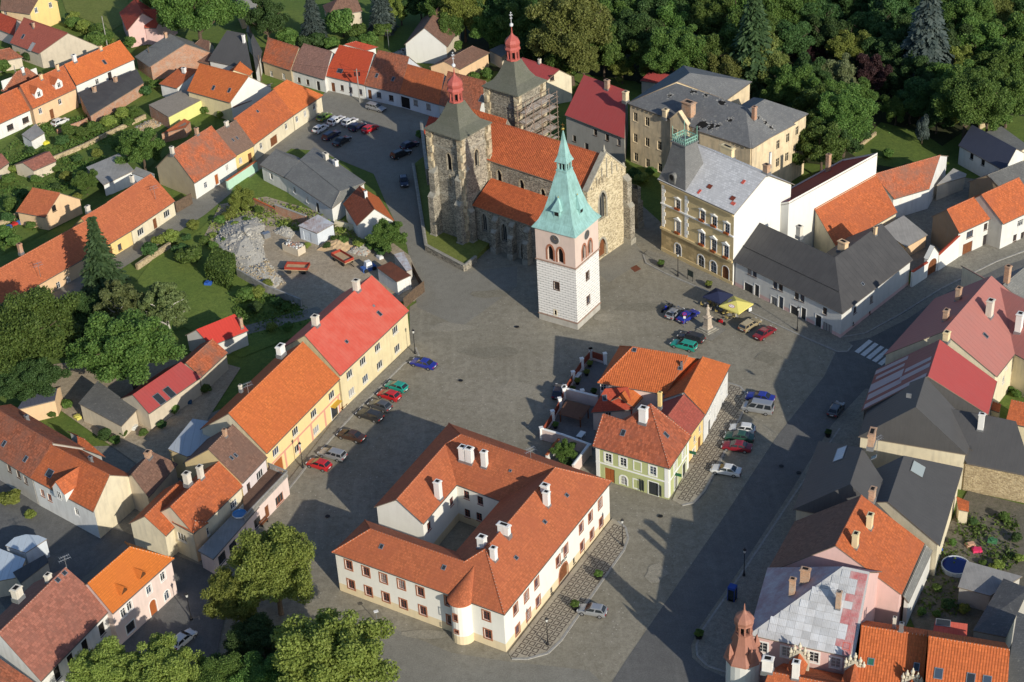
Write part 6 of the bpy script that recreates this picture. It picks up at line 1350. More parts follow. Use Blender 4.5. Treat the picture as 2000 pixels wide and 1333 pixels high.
wall_thing('lane_fence','brown board gate wall between two lane cottages','wall',[(345,416),(376,398)],2.2,.2,WOOD)
wall_thing('green_wall','mint green garden wall with orange tile coping on the lane','wall',[(445,372),(503,333)],2.0,.35,m_plaster('plaster_mint',(.42,.62,.48),.15),T_OR2)
# ---- upper left back houses
house('dormer_cottage','peach house with orange roof and two white gabled dormers','house',[(64,213),(149,173)],[(40,168),(123,128)],4.4,[P_OR],T_OR2,pitch=40,wins=[(79,217,'n'),(117,199,'n'),(99,211,'d')],chim=[(81,155,dict(h=.9,w_=.6,d=.5,m=P_OR)),(113,137,dict(h=1.,w_=.6,d=.5,m=P_OR))],dorm=[(77,190,dict(w_=2.0,h=1.3,rise=1.0,wm=P_W)),(116,172,dict(w_=2.0,h=1.3,rise=1.0,wm=P_W))])
house('back_row_house','white low house with orange roof and two brown windows at the left edge','house',[(-40,260),(64,213)],[(-60,213),(38,170)],3.4,[P_W],T_OR2,pitch=40,wins=[(20,249,'lb'),(50,235,'lb')])
house('back_row_house','white house with long vivid orange roof above the black shed','house',[(149,167),(263,116)],[(123,126),(237,80)],4.4,[P_WW],T_OR,pitch=40,chim=[(146,120,dict(h=1.3,w_=.8,d=.7,m=STUCW)),(197,98,dict(h=.7,w_=.6,d=.5,m=P_OR))],sky=[(204,122,dict(w_=.7,h=1.2))],wins=[(215,150,'dd',dict(keepz=1)),(190,160,'n')])
polyb('black_shed','long shed with blackish felt roof and two brick chimneys','shed',[(176,227,2.6),(281,162,2.6),(267,135,3.8),(153,182,3.8)],3,[],[[0,1,2,3]],[BRICKO],R_DK,ov=.15,chim=[(185,180,dict(h=1.,w_=.7,d=.6,m=BRICKC)),(226,160,dict(h=.9,w_=.7,d=.6,m=BRICKC))])
house('hipped_back_house','house with orange hipped roof behind the dormer cottage','house',[(2,178),(75,150)],[(22,136),(62,138)],3.4,[P_W],T_OLD,hr=6.4,hip=(1,1),chim=[(45,142,dict(h=1.0,w_=.6,d=.5,m=STUCW))])
house('pale_red_house','beige house with faded red roof and two skylights, upper left','house',[(19,84),(76,105)],[(51,33),(128,67)],3.6,[P_BE],m_tile('tile_faded_red',(.36,.10,.07),(.33,.09,.06),.2,.15),pitch=40,sky=[(45,72,dict(w_=.8,h=1.2)),(62,92,dict(w_=1.2,h=2.2,glass=CURT))],chim=[(66,54,dict(h=.9,w_=.5,d=.5,m=BRICKC))])
house('yellow_top_house','yellow house with brown roof at the top left corner','house',[(0,20),(58,28)],[(10,-25),(75,-8)],5.0,[P_YP,P_Y],T_BRN,pitch=38,gm=1,wins=[(70,20,'n'),(98,10,'n'),(10,25,'n')])
house('red_corner_shed','small shed with deep red roof at the left edge, upper corner','shed',[(-10,55),(28,70)],[(-5,25),(34,38)],3.0,[P_PP],T_RD,pitch=35)
house('edge_shed','low shed with rusty tiles under shrubs at the left edge','shed',[(-20,125),(45,112)],[(-15,100),(20,95)],2.6,[P_BE],T_OLD,pitch=28)
house('pink_gable_house','house with red roofs and a pink gable on the upper lawn','house',[(233,25),(248,61)],[(264,-3),(278,26)],4.2,[P_PK],T_RD,pitch=40,wings=[dict(e=[(283,55),(305,55)],r=[(272,15),(318,22)],he=4.2,pitch=40)])
house('slate_barn','barn with blotchy grey slate roof and brick wall','barn',[(263,111),(292,131)],[(329,67),(365,85)],3.2,[BRICKO],R_SLG,pitch=30,chim=[(324,74,dict(h=1.1,w_=.7,d=.6,m=BRICKC))],ridge=False)
house('brown_back_house','cream cottage with brown roof beside the charcoal roof','house',[(352,111),(408,126)],[(385,80),(416,78)],3.2,[P_CR],T_BRN,pitch=38,hip=(1,0),wins=[(368,126,'n')])
house('charcoal_house','white house with charcoal hipped roof and white gable dormer','house',[(406,118),(492,136)],[(432,66),(490,60)],4.4,[P_WW],R_DK2,pitch=40,hip=(1,0),ridge=False,chim=[(477,84,dict(h=1.6,w_=.5,d=.5,m=STUCW))],wings=[dict(e=[(500,140),(512,100)],r=[(484,78),(500,66)],he=4.4,pitch=35)])
house('skylight_house','white gabled house with vivid orange roof and two skylights in the back gardens','house',[(365,178),(449,201)],[(393,123),(483,151)],4.4,[P_YP,P_WW],T_OR,pitch=40,gm=1,sky=[(417,172,dict(w_=.7,h=1.1)),(448,177,dict(w_=.7,h=1.1))],wings=[dict(e=[(488,148),(494,140)],r=[(452,137),(474,121)],he=4.2,pitch=38)])
house('orange_annex','small annex with orange roof left of the skylight house','annex',[(310,164),(345,173)],[(352,131),(384,139)],3.,[P_W],T_OR2,pitch=24,chim=[(360,142,dict(h=.9,w_=.8,d=.6,m=STUCW))],ridge=False)
polyb('yellow_annex','lime yellow annex with flat tan roof in the back gardens','annex',[(329,229),(403,190),(357,176),(290,205)],3.0,[],[[0,1,2,3]],[m_plaster('plaster_lime',(.66,.66,.24),.15),BRICKO],m_ground('roof_tan',[(.36,.31,.25),(.40,.35,.28),(.32,.28,.22)]),ov=.05,wallm={3:1})
polyb('little_white_shed','little white shed with grey roof in the kitchen garden','shed',[(42,263,2.6),(61,276,2.3),(87,260,2.3),(70,242,2.6)],2.5,[],[[0,1,2,3]],[P_W],R_COR,ov=.1)
house('pink_shed','low shed with pinkish roof in the kitchen gardens','shed',[(66,334),(110,315)],[(48,320),(93,294)],2.3,[P_BE],T_PNK,pitch=22,ridge=False)
house('edge_pink_shed','pinkish roofed shed at the left edge of the kitchen gardens','shed',[(-20,345),(18,318)],[(-30,322),(4,300)],2.3,[P_BE],T_PNK,pitch=22,ridge=False)
polyb('tin_roof_barn','open barn with striped tin roof beside the garden tree','barn',[(168,327,3.2),(202,362,2.6),(262,333,3.),(232,300,3.4)],3,[],[[0,1,2,3]],[P_W],R_COR,ov=.15,walls=[1,2,3])
polyb('tin_side_shed','second tin shed behind the long lane roof','shed',[(258,338,2.8),(296,352,2.5),(302,340,2.5),(266,326,2.8)],2.8,[],[[0,1,2,3]],[P_LB],R_COR,ov=.1)
house('orange_garden_house','small peach garden house with terracotta roof','house',[(31,414),(88,425)],[(68,364),(113,381)],3.0,[P_OR],T_MU,pitch=38,wins=[(105,407,'dk')])
polyb('brick_ruin','roofless brick store with a red-tiled wall top in the gardens','shed',[(315,262,2.2),(362,250,2.2),(372,238,2.2),(360,232,2.6)],2.2,[],[[0,1,2,3]],[BRICKO],T_OR2,ov=.05)
house('red_wing_shed','orange-roofed shed wedged beside the skylight house','shed',[(455,210),(492,196)],[(468,182),(512,168)],3.2,[P_W],T_OLD,pitch=35)
house('far_roof','brown hipped roof at the very top centre among spruces','house',[(640,32),(708,22)],[(660,-2),(695,-8)],3.6,[P_BE],T_BRN,pitch=35,hip=(1,1),ridge=False)
house('far_cream_house','cream house corner at the top edge behind the spruces','house',[(468,25),(500,18)],[(460,-6),(510,-15)],4.2,[P_OR],R_SLG,pitch=35)
# ---------------------------------------------------------------- trees
import numpy as np
LEAF={'lime':m_leaf('leaf_lime',(.23,.285,.06),(.31,.35,.085)),'mid':m_leaf('leaf_mid',(.115,.20,.045),(.175,.26,.06)),'dark':m_leaf('leaf_dark',(.07,.135,.04),(.105,.175,.055)),
        'olive':m_leaf('leaf_olive',(.19,.225,.06),(.26,.28,.08)),'purple':m_leaf('leaf_purple',(0.066,0.0343,0.0343),(0.099,0.0462,0.0449)),'spruce':m_leaf('needle_green',(0.066,0.112,0.0449),(0.099,0.152,0.0594)),
        'blue':m_leaf('needle_blue',(0.0924,0.125,0.112),(0.145,0.178,0.158)),'birch':m_leaf('leaf_birch',(.15,.19,.065),(.21,.24,.09)),'pale':m_leaf('leaf_pale',(0.224,0.277,0.119),(0.343,0.383,0.198))}
BARK=m_rough('bark',(.13,.095,.065),(.07,.05,.035),3.);BARKW=m_rough('bark_birch',(.60,.58,.53),(.25,.23,.2),2.)
def quads_mesh(name,C,U,W,m):
    n=len(C);v=np.empty((n,4,3));v[:,0]=C-U-W;v[:,1]=C+U-W*.6;v[:,2]=C+U*.7+W;v[:,3]=C-U*.8+W*.8
    me=bpy.data.meshes.new(name);me.vertices.add(4*n);me.vertices.foreach_set('co',v.reshape(-1));me.loops.add(4*n);me.loops.foreach_set('vertex_index',np.arange(4*n))
    me.polygons.add(n);me.polygons.foreach_set('loop_start',np.arange(0,4*n,4));me.materials.append(m);me.update(calc_edges=True);return me
def unit(a):return a/np.maximum(1e-9,np.linalg.norm(a,axis=1,keepdims=True))
def crown_mesh(seed,nl=46,n=8500,asp=1.,leaf=.06,lobe=(.2,.36),base=-.55,ragged=.0):
    """leaf sprays on many uneven lobes that fill a crown of radius 1"""
    R=np.random.RandomState(seed);d=unit(R.normal(size=(nl*3,3)));d=d[d[:,2]>base][:nl];k=len(d)
    c=d*(R.uniform(.42,.80+ragged,(k,1)));c[:,2]*=asp;r=R.uniform(lobe[0],lobe[1],k)
    c=np.vstack([c,R.normal(size=(6,3))*.22]);r=np.append(r,[.4]*6);k+=6
    out=[];per=int(n/k*1.7)
    for i in range(k):
        dd=unit(R.normal(size=(per,3)));dd[:,2]=np.abs(dd[:,2])*np.where(R.rand(per)<.78,1,-1);p=c[i]+dd*r[i]*R.uniform(.72,1.1,(per,1))*np.array([1,1,.8])
        keep=np.ones(per,bool)
        for j in range(k):
            if j!=i:keep&=np.linalg.norm((p-c[j])/np.array([1,1,.8]),axis=1)>r[j]*.74
        out.append(np.hstack([p[keep],dd[keep]]))
    o=np.vstack(out);p,nrm=o[:,:3],o[:,3:];m=len(p)
    nn=unit(nrm*.75+R.normal(size=(m,3))*.55+np.array([0,0,.25]));t=unit(np.cross(nn,R.normal(size=(m,3))));b=np.cross(nn,t);s=leaf*R.uniform(.6,1.35,(m,1))
    return p,t*s,b*s*.75
def crown_branch(seed,nb=20,n=48000,asp=1.,leaf=.0225,low=-.4):
    """crown of boughs: leafy lobes strung along uneven limbs with gaps between them"""
    R=np.random.RandomState(seed);cs,rs=[],[]
    for i in range(nb):
        z=1-(1-low)*(i+.5)/nb;a=i*2.39996+R.uniform(-.5,.5);h=math.sqrt(max(0,1-z*z));d=np.array([h*math.cos(a),h*math.sin(a),z]);L=R.uniform(.78,1.12)
        for t in(.38,.58,.76,.92):
            for _ in range(2 if t>.5 else 1):cs.append(d*L*t*R.uniform(.93,1.07)+R.normal(size=3)*.085*(.5+t));rs.append(R.uniform(.17,.30)*(1.15-.4*t))
    c,r=np.array(cs),np.array(rs);c[:,2]*=asp;k=len(c);out=[];area=(r**2).sum()
    for i in range(k):
        per=int(n*1.9*r[i]**2/area)+4;dd=unit(R.normal(size=(per,3)));p=c[i]+dd*r[i]*R.uniform(.5,1.2,(per,1))*np.array([1,1,.8]);keep=np.ones(per,bool)
        for j in range(k):
            if j!=i:keep&=np.linalg.norm(p-c[j],axis=1)>r[j]*.5
        out.append(np.hstack([p[keep],dd[keep]]))
    o=np.vstack(out);p,nrm=o[:,:3],o[:,3:];m=len(p)
    nn=unit(nrm*.45+R.normal(size=(m,3))*.7+np.array([0,0,.35]));t=unit(np.cross(nn,R.normal(size=(m,3))));b=np.cross(nn,t);s=leaf*R.uniform(.55,1.4,(m,1))
    return p,t*s,b*s*.7
def conifer_mesh(seed,tiers=24,n=17,leaf=.05,droop=.35,w0=1.):
    R=np.random.RandomState(seed);P_,U_,W_=[],[],[]
    for k in range(tiers):
        f=k/(tiers-1);z=f;rad=w0*(1-f)**.85*.40+.012;nb=max(5,int(n*(1-f*.65)))
        for j in range(nb):
            a=2*math.pi*(j+R.rand())/nb;L=rad*R.uniform(.7,1.12);m=max(4,int(L/.02))
            for i in range(m):
                t=(i+.5)/m;x=L*t;zz=z-droop*x*(.6+.4*t)+R.normal()*.006
                sw=(1-t)*.04+.012
                for sgn in(-1,1):
                    P_.append((x*math.cos(a)-sgn*sw*math.sin(a),x*math.sin(a)+sgn*sw*math.cos(a),zz));du=np.array([math.cos(a+sgn*.6),math.sin(a+sgn*.6),-droop*.8]);U_.append(du*leaf*.5*R.uniform(.7,1.3));W_.append(np.array([-math.sin(a),math.cos(a),R.normal()*.4])*leaf*.24)
    return np.array(P_),np.array(U_),np.array(W_)
PROTO={}
def proto(kind):
    if kind in PROTO:return PROTO[kind]
    k,v=kind.split(':');v=int(v);sd=100+v*17+len(k)*3
    if k in('spruce','blue'):C,U,W=conifer_mesh(sd,26,20,.055,.45 if k=='spruce' else.6,1. if k=='spruce' else.8)
    elif k=='thuja':C,U,W=crown_mesh(sd,30,5000,1.,.06,(.3,.42))
    elif k=='birch':C,U,W=crown_mesh(sd,60,6500,1.25,.042,(.12,.24),ragged=.15)
    elif k=='bush':C,U,W=crown_mesh(sd,20,2600,.8,.10,(.3,.45),-.2)
    elif k=='big':C,U,W=crown_branch(sd)
    else:C,U,W=crown_branch(sd,15,24000,1.,.031,-.45)
    PROTO[kind]=(C,U,W);return PROTO[kind]
CM={}
def crown(kind,leafm):
    if kind not in CM:CM[kind]=quads_mesh('crown',*proto(kind),LEAF[leafm])
    return CM[kind]
def leafy(o,leafm):o.material_slots[0].link='OBJECT';o.material_slots[0].material=LEAF[leafm];return o
TRK={}
def trunk_mesh(m,sd,con=False):
    k=(m.name,sd,con)
    if k in TRK:return TRK[k]
    R=random.Random(sd);b=MB()
    if con:b.tube((0,0,0),(0,0,1),.018,.003,6)
    else:
        p=V((0,0,0));r=.075
        for i in range(4):q=p+V((R.uniform(-.05,.05),R.uniform(-.05,.05),.27));b.tube(p,q,r,r*.82,7);p,r=q,r*.82
        for i in range(11):a=R.uniform(0,6.28);s0=V((0,0,R.uniform(.45,.95)));e0=s0+V((math.cos(a)*.45,math.sin(a)*.45,R.uniform(.15,.4)));b.tube(s0,e0,.032,.018,5);b.tube(e0,e0+V((math.cos(a+.4)*.4,math.sin(a+.4)*.4,R.uniform(.1,.35))),.018,.006,5)
    TRK[k]=b.mesh('trunk',[m]);return TRK[k]
def tree(name,label,x,y,r,kind,leafm,group=None,hf=1.35,asp=1.,cat='tree',bark=None,z=None):
    """x, y, r: crown middle and radius in photo points"""
    zc=6.
    for _ in range(4):p=P(x,y,zc);R=r/pxm(p);zc=max(R*hf,R*asp*1.02)if z is None else z
    p=P(x,y,zc);t=thing(name,label,cat,(p.x,p.y,0),group);v=random.randint(0,2)
    leafy(put('crown',crown('%s:%d'%(kind,v),leafm),t,p,random.uniform(0,6.28),(R*random.uniform(.95,1.1),R,R*asp)),leafm)
    if kind!='bush':put('trunk',trunk_mesh(bark or BARK,v),t,(p.x,p.y,0),random.uniform(0,6),(R*1.,R*1.,zc*.95))
    return t
def conifer(name,label,x0,y0,y1,kind,leafm,group=None,wd=1.):
    """x0, y0 top of the tree; y1 photo row of its foot"""
    lo,hi=2.,40.
    for _ in range(40):
        m=(lo+hi)/2;p=P(x0,y0,m);f=proj((p.x,p.y,0))
        if f[1]<y1:lo=m
        else:hi=m
    p=P(x0,y0,lo);t=thing(name,label,'tree',(p.x,p.y,0),group);v=random.randint(0,1)
    leafy(put('crown',crown('%s:%d'%(kind,v),leafm),t,(p.x,p.y,lo*.06),random.uniform(0,6),(lo*wd,lo*wd,lo*.94)),leafm);put('trunk',trunk_mesh(BARK,0,True),t,(p.x,p.y,0),0,(lo,lo,lo*.96));return t
# big single trees
tree('walnut_tree','large dense dark green tree hanging over the grey workshop roof',252,690,88,'big','mid',hf=1.15,asp=.85)
tree('maple_tree','large round green tree covering the left edge',50,655,92,'big','mid',hf=1.2,asp=.9)
tree('maple_tree','shady tree in front of the navy shed, below the large left tree',60,745,58,'big','dark',hf=1.15,asp=.8)
tree('garden_tree','bushy tree between the two big left trees',155,665,40,'tree','dark',hf=1.2)
tree('garden_tree','dark tree at the foot of the tall spruce',165,610,38,'tree','dark',hf=1.1)
tree('birch_tree','thin birch with pale stems left of the lawn',232,600,48,'birch','birch',hf=1.3,bark=BARKW)
tree('birch_tree','half-bare birch with long white stem beside the red cottage',322,605,48,'birch','birch',hf=1.3,bark=BARKW)
conifer('spruce_tree','tall dark spruce standing before the long orange lane roof',178,428,592,'spruce','spruce',wd=.85)
tree('linden_tree','tall sunlit linden in the foreground left of the museum',535,1110,80,'big','lime',hf=1.5,asp=1.05)
tree('linden_tree','lower sunlit linden branches beside the foreground lamp street',462,1165,56,'big','lime',hf=1.35,asp=1.)
tree('linden_tree','shaded linden between the two foreground lindens',500,1262,58,'big','dark',hf=1.05,asp=.8)
tree('linden_tree','big linden at the bottom edge nearest the museum',645,1298,106,'big','lime',hf=1.35,asp=.95)
tree('chestnut_tree','bright green chestnut at the bottom edge below the pink inn',315,1318,70,'big','lime',hf=1.35,asp=.9)
tree('chestnut_tree','bright green tree at the bottom left before the white house',205,1325,68,'big','lime',hf=1.35,asp=.9)
tree('chestnut_tree','half-shaded tree at the bottom edge under the lindens',425,1330,58,'big','mid',hf=1.2,asp=.9)
tree('linden_tree','linden at the bottom edge between the big linden and the chestnuts',520,1330,60,'big','mid',hf=1.1,asp=.85)
tree('yard_tree','dense bright tree next to the white gabled house',757,462,33,'tree','mid',hf=1.15)
tree('court_tree','small tree inside the middle block garden wall',1104,882,22,'tree','mid',hf=1.2)
tree('sunny_tree','tall sunlit olive green tree right of the far church tower',1115,62,72,'big','olive',hf=1.6,asp=1.15)
tree('garden_tree','round tree beside the tin roof barn',276,290,42,'tree','mid',hf=1.2)
tree('fruit_tree','small fruit tree at the corner of the tin roof barn',166,356,24,'tree','mid',hf=1.2)
tree('big_garden_tree','big leafy tree at the top beside the pink gabled house',385,20,68,'big','mid',hf=1.3)
tree('big_garden_tree','leafy tree at the top right of the pink gabled house',325,5,40,'tree','mid',hf=1.3)
tree('dark_garden_tree','dark tree left of the grey-blue spruce',520,42,36,'tree','dark',hf=1.4,asp=1.2)
conifer('blue_spruce','drooping blue-grey spruce at the top centre',603,-20,80,'blue','blue')
conifer('blue_spruce','blue-grey spruce at the top beside the bright green tree',738,-40,60,'blue','blue')
tree('round_bush','large clipped round tree behind the terrace roofs',668,42,30,'thuja','mid',hf=1.1)
tree('bright_tree','bright yellow-green tree at the top centre',782,18,26,'tree','lime',hf=1.3)
tree('lane_tree','yellow-green fruit tree by the mint wall',470,390,24,'tree','lime',hf=1.15)
# park trees: kinds that can be told apart by colour and place
PG='trees of the park above the church'
PK=[(905,20,40,'lime','sunlit park tree above the white gabled barn'),(955,55,30,'mid','park tree behind the bright hedge block'),(1000,20,42,'dark','dark park tree behind the far tower cross'),(1055,5,40,'dark','dark park tree at the top beside the olive tree'),
  (1190,20,46,'dark','dark park tree right of the olive tree'),(1180,105,36,'mid','mid green park tree under the dark canopy'),(1235,70,42,'dark','shaded park tree above the crimson roof'),(1290,25,48,'dark','dark crown at the top above the ruin'),(1325,105,50,'mid','leafy park tree above the ruin roof'),
  (1385,45,42,'mid','park crown in the middle of the upper row'),(1270,115,34,'mid','small crown behind the red sheds'),(1385,120,40,'mid','crown brushing the ruin ridge'),(1440,90,44,'mid','round crown right above the ruin'),(1450,20,46,'mid','sunlit crown at the top right of centre'),(1515,25,50,'mid','large green crown at the top beside the purple tree'),
  (1490,130,40,'olive','olive crown over the ruin corner'),(1545,165,36,'mid','crown left of the pale tree'),(1600,40,42,'dark','dark crown above the purple tree'),(1655,95,34,'lime','lime green crown above the pale tree'),(1640,150,34,'pale','pale silvery green tree in the park'),(1665,15,40,'dark','dark crown at the top above the lime tree'),
  (1740,35,44,'dark','dark crown left of the blue spruce'),(1750,110,36,'dark','dark crown behind the purple columnar tree'),(1580,100,26,'purple','purple-leaved tree in the park, left one'),(1703,150,32,'purple','dark purple tree beside the pale tree'),(1745,160,28,'dark','small dark crown right of the purple tree'),
  (1890,50,48,'mid','sunlit crown right of the blue spruce'),(1950,20,46,'olive','olive crown at the top right corner'),(1990,70,44,'mid','crown at the right edge of the park'),(1985,130,40,'mid','lower crown at the right edge of the park'),(1880,130,32,'lime','yellow-green crown beside the clipped hedge'),(1890,200,58,'mid','broad green tree above the navy roof'),(1970,190,40,'mid','tree at the right edge above the orchard lawn'),
  (1600,215,40,'mid','tree at the ruin side, upper one'),(1650,235,48,'mid','broad tree beside the park lawn'),(1605,285,42,'mid','tall tree standing at the ruin corner'),(1680,200,30,'mid','small crown above the broad lawn tree'),(1560,230,24,'dark','small dark crown touching the ruin'),(1780,205,30,'dark','dark crown in the shaded park middle'),(1830,230,26,'dark','dark shrubby tree by the park path'),(1750,215,24,'mid','small tree at the lawn edge'),
  (1420,150,34,'olive','willow-like crown behind the ruin roof'),(1350,10,44,'dark','deep green crown at the top centre right'),(1100,130,30,'mid','small crown under the olive tree'),(1140,120,32,'olive','lower crown of the sunny group'),(1215,135,22,'lime','small bright tree behind the crimson roof'),(870,60,30,'mid','tree beside the white gabled barn'),(1040,95,26,'dark','shrubby dark tree right of the far tower'),(1820,160,36,'dark','dark crown under the blue spruce')]
PK+=[(1030,50,40,'mid','dark green park tree between far tower and olive tree'),(1150,30,40,'dark','shadowy crown right behind the olive tree'),(1215,45,40,'mid','crown filling the gap above the crimson roof'),(1260,60,40,'dark','crown in the second park row above the ruin'),(1310,55,42,'mid','second row crown left of the ruin apex'),(1415,20,44,'dark','top row crown above the ruin middle'),(1480,70,46,'mid','second row crown above the ruin right wing'),(1540,80,40,'dark','crown left of the purple tree'),(1560,20,46,'mid','top row crown left of the dark crowns'),(1620,75,36,'dark','crown between purple tree and lime tree'),(1630,5,44,'dark','top edge crown above the lime tree'),(1700,60,40,'dark','crown right of the lime tree'),(1700,5,44,'dark','top edge crown left of the spruces'),(1780,20,44,'dark','top edge crown between the spruces'),(1775,90,38,'dark','crown behind the big blue spruce'),(1790,140,34,'dark','shaded crown at the spruce foot'),(1850,10,44,'mid','top edge crown behind the big blue spruce'),(1855,90,40,'dark','crown right behind the big blue spruce'),(1920,90,42,'mid','crown in the middle of the right park side'),(1945,140,36,'mid','crown left of the lower edge crown'),(1860,165,40,'mid','upper part of the broad tree above the navy roof'),(1930,215,42,'mid','crown right of the broad tree above the navy roof'),(2010,20,46,'dark','corner crown at the top right edge'),(1580,150,36,'dark','crown below the purple tree'),(1520,190,30,'mid','low crown over the ruin wing'),(1620,190,34,'mid','crown under the pale tree'),(1720,105,34,'dark','crown behind the pale tree'),(1800,190,34,'dark','crown in the deep shade of the park'),(1575,265,34,'mid','crown against the ruin side wall'),(1640,275,34,'dark','crown at the corner of the park lawn'),(985,60,30,'mid','crown left of the far tower lantern'),(940,5,40,'dark','top edge crown above the hedge block'),(1090,95,36,'dark','dark crown under the olive tree left side'),(860,15,36,'mid','top edge crown above the barn ridge'),(820,8,30,'dark','top edge crown left of the barn ridge')]
for(x,y,r,lf,lb)in PK:tree('park_tree',lb,x,y,r*1.12,'big' if r>44 else 'tree',lf,PG,hf=1.5 if r>30 else 1.25,asp=random.uniform(.95,1.2))
conifer('blue_spruce','big blue spruce standing in the dark park',1822,-50,180,'blue','blue',PG,.95)
conifer('blue_spruce','second blue-grey spruce in the park, left of the big one',1730,-40,110,'blue','spruce',PG)
conifer('park_spruce','narrow dark spruce in the park shade',1475,-30,190,'spruce','spruce',PG,.8)
tree('columnar_thuja','slender grey-green thuja on the park lawn',1803,252,13,'thuja','blue',hf=2.6,asp=2.6)
# shrubs and hedges
SG='garden shrubs of the upper gardens'
SH=[(140,45,16),(165,52,16),(190,58,18),(185,78,22),(210,72,16),(255,82,14),(298,62,13),(330,118,11),(30,112,13),(55,110,14),(80,112,13),(105,100,12),(5,130,16),(135,255,16),(160,258,14),(185,250,16),(210,238,17),(240,222,15),(262,218,14),(250,240,12),(285,178,13),(300,165,12),(120,275,14),(30,330,12),(20,400,18),(45,380,14),(8,455,18),(25,470,15),(130,345,14),(60,295,10),(230,130,10),
      (290,488,17),(335,462,18),(310,470,14),(372,500,26),(355,490,18),(378,440,14),(480,575,18),(505,570,15),(520,555,12),(700,475,14),(725,480,12),(670,470,11),(450,420,14),(430,430,12),(620,80,20),(565,72,22),(595,82,18),(645,85,16),(700,62,20),(720,78,18),(745,60,18),(690,82,14),(760,40,16),(890,90,14),(905,110,12),(925,150,12),(950,145,14),(935,130,10),
      (95,300,12),(150,310,10),(190,300,12),(225,285,11),(110,330,9),(330,205,9),(400,215,10),(430,225,9),(345,260,10),(300,280,12),(15,350,13),(70,350,11),(110,365,10),(125,400,12),(150,385,10),(15,425,13),(60,440,10),(100,435,10),(540,590,12),(560,600,10),(500,600,14),(530,640,12),(560,640,10),(600,480,8),(640,480,9),(655,468,10),(745,490,12),(735,470,12),(505,410,10),(480,430,9),(460,440,10),(440,470,9),(400,470,12),(415,480,10),(345,470,10),(365,465,10),(130,790,12),(110,775,10),(240,845,10),(225,860,12),(280,845,10),(340,800,12),(360,770,12),(400,760,12),(410,730,10),(100,810,9),(145,30,10),(1885,1190,12),(1850,1180,14),(1830,1150,10),(1860,1060,9),(1900,1020,10),(1960,1010,12),(1985,1050,12),(1990,1090,10),(1920,1100,8),(1800,1195,10),(1985,770,10),(1975,760,8),(1830,1200,9),(1255,350,16),(1240,340,14),(1270,335,12),(1180,125,10),(1690,265,14),(1735,300,12),(1770,330,12),(1860,235,14),(1950,1102,12),(1940,1108,9),(1970,745,9),(1785,1155,9),(1780,1172,8),(20,975,22),(205,850,16),(315,830,10),(215,775,10),(1460,145,22),(1330,290,9),(1288,232,7),(1520,335,9),(870,225,8),(822,262,10),(838,285,10),(1105,905,12),(1085,870,7),(60,1005,12)]
HOUSES=[(o.location.copy(),o['label'])for o in bpy.data.objects if o.get('category')in('house','building','shed','barn','annex','shop','church','outbuilding','container','hut')]
def near(p):
    lb=min(HOUSES,key=lambda h:(h[0]-p).length)[1];ws=lb.split()
    while len(ws)>8:ws.pop()
    while ws[-1]in('with','and','a','the','of','in','at','by','beside','behind','two','to','above','below','between','its','over','under','on','before','round','big','roof,','orange','white','left','along'):ws.pop()
    return ' '.join(ws)
by={}
for q in SH:by.setdefault(near(P(q[0],q[1])),[]).append(q)
ORD=['first','second','third','fourth','fifth','sixth','seventh','eighth','ninth','tenth','eleventh','twelfth','thirteenth','fourteenth']
for nb_,qs in by.items():
    for i,(x,y,r)in enumerate(sorted(qs)):
        lb='green shrub by the '+nb_ if len(qs)==1 else '%s shrub from the left by the %s'%(ORD[i],nb_)
        tree('shrub',lb,x,y,r,'bush',random.choice(['mid','mid','dark','lime']),SG,hf=.7,asp=.85,cat='shrub')
def hedge(label,px,h,leafm,name='hedge'):
    """clipped hedge or ivy block: leaves over a box standing on four photo ground points"""
    c=[h2(P(*q))for q in px];R=np.random.RandomState(3);n=5200;pts=[];nr=[]
    for k in range(n):
        f=R.randint(0,7);a,b_=R.rand(2)
        if f<3:q=(c[0]*(1-a)+c[1]*a)*(1-b_)+(c[3]*(1-a)+c[2]*a)*b_+V((0,0,h));d=(0,0,1)
        else:i=f-3;A,B=c[i],c[(i+1)%4];q=A*(1-a)+B*a+V((0,0,h*b_));e=(B-A).normalized();d=(e.y,-e.x,.2)
        pts.append((q.x+R.normal()*.12,q.y+R.normal()*.12,q.z+R.normal()*.1));nr.append(d)
    C=np.array(pts);nn=unit(np.array(nr)+R.normal(size=(n,3))*.5);t=unit(np.cross(nn,R.normal(size=(n,3))));s=R.uniform(.1,.22,(n,1));org=c[0]
    C-=np.array([org.x,org.y,0]);r=thing(name,label,'hedge',(org.x,org.y,0));me=quads_mesh('foliage',C,t*s,np.cross(nn,t)*s*.7,LEAF[leafm]);o=bpy.data.objects.new('foliage',me);COL.objects.link(o);o.parent=r;o['kind']='stuff'
    cen=sum(c,V((0,0,0)))/4;b=MB();b.poly([cen+(q-cen)*.96+V((0,0,h-.1))for q in c])
    for i in range(4):A,B=cen+(c[i]-cen)*.96,cen+(c[(i+1)%4]-cen)*.96;b.poly([A,B,B+V((0,0,h-.1)),A+V((0,0,h-.1))])
    b.build('stems',LEAF['dark'],r);return r
hedge('shed completely covered in ivy beside the rubble heap',[(405,548),(448,568),(462,528),(425,512)],3.2,'mid','ivy_shed')
hedge('bright clipped hedge block behind the far church tower',[(958,105),(985,112),(995,100),(968,95)],3.,'mid')
hedge('low clipped garden hedge along the upper lawn',[(130,55),(218,88),(222,80),(135,46)],1.8,'lime')
hedge('clipped yew block on the right side of the park',[(1870,135),(1915,138),(1918,120),(1875,118)],4.,'lime')

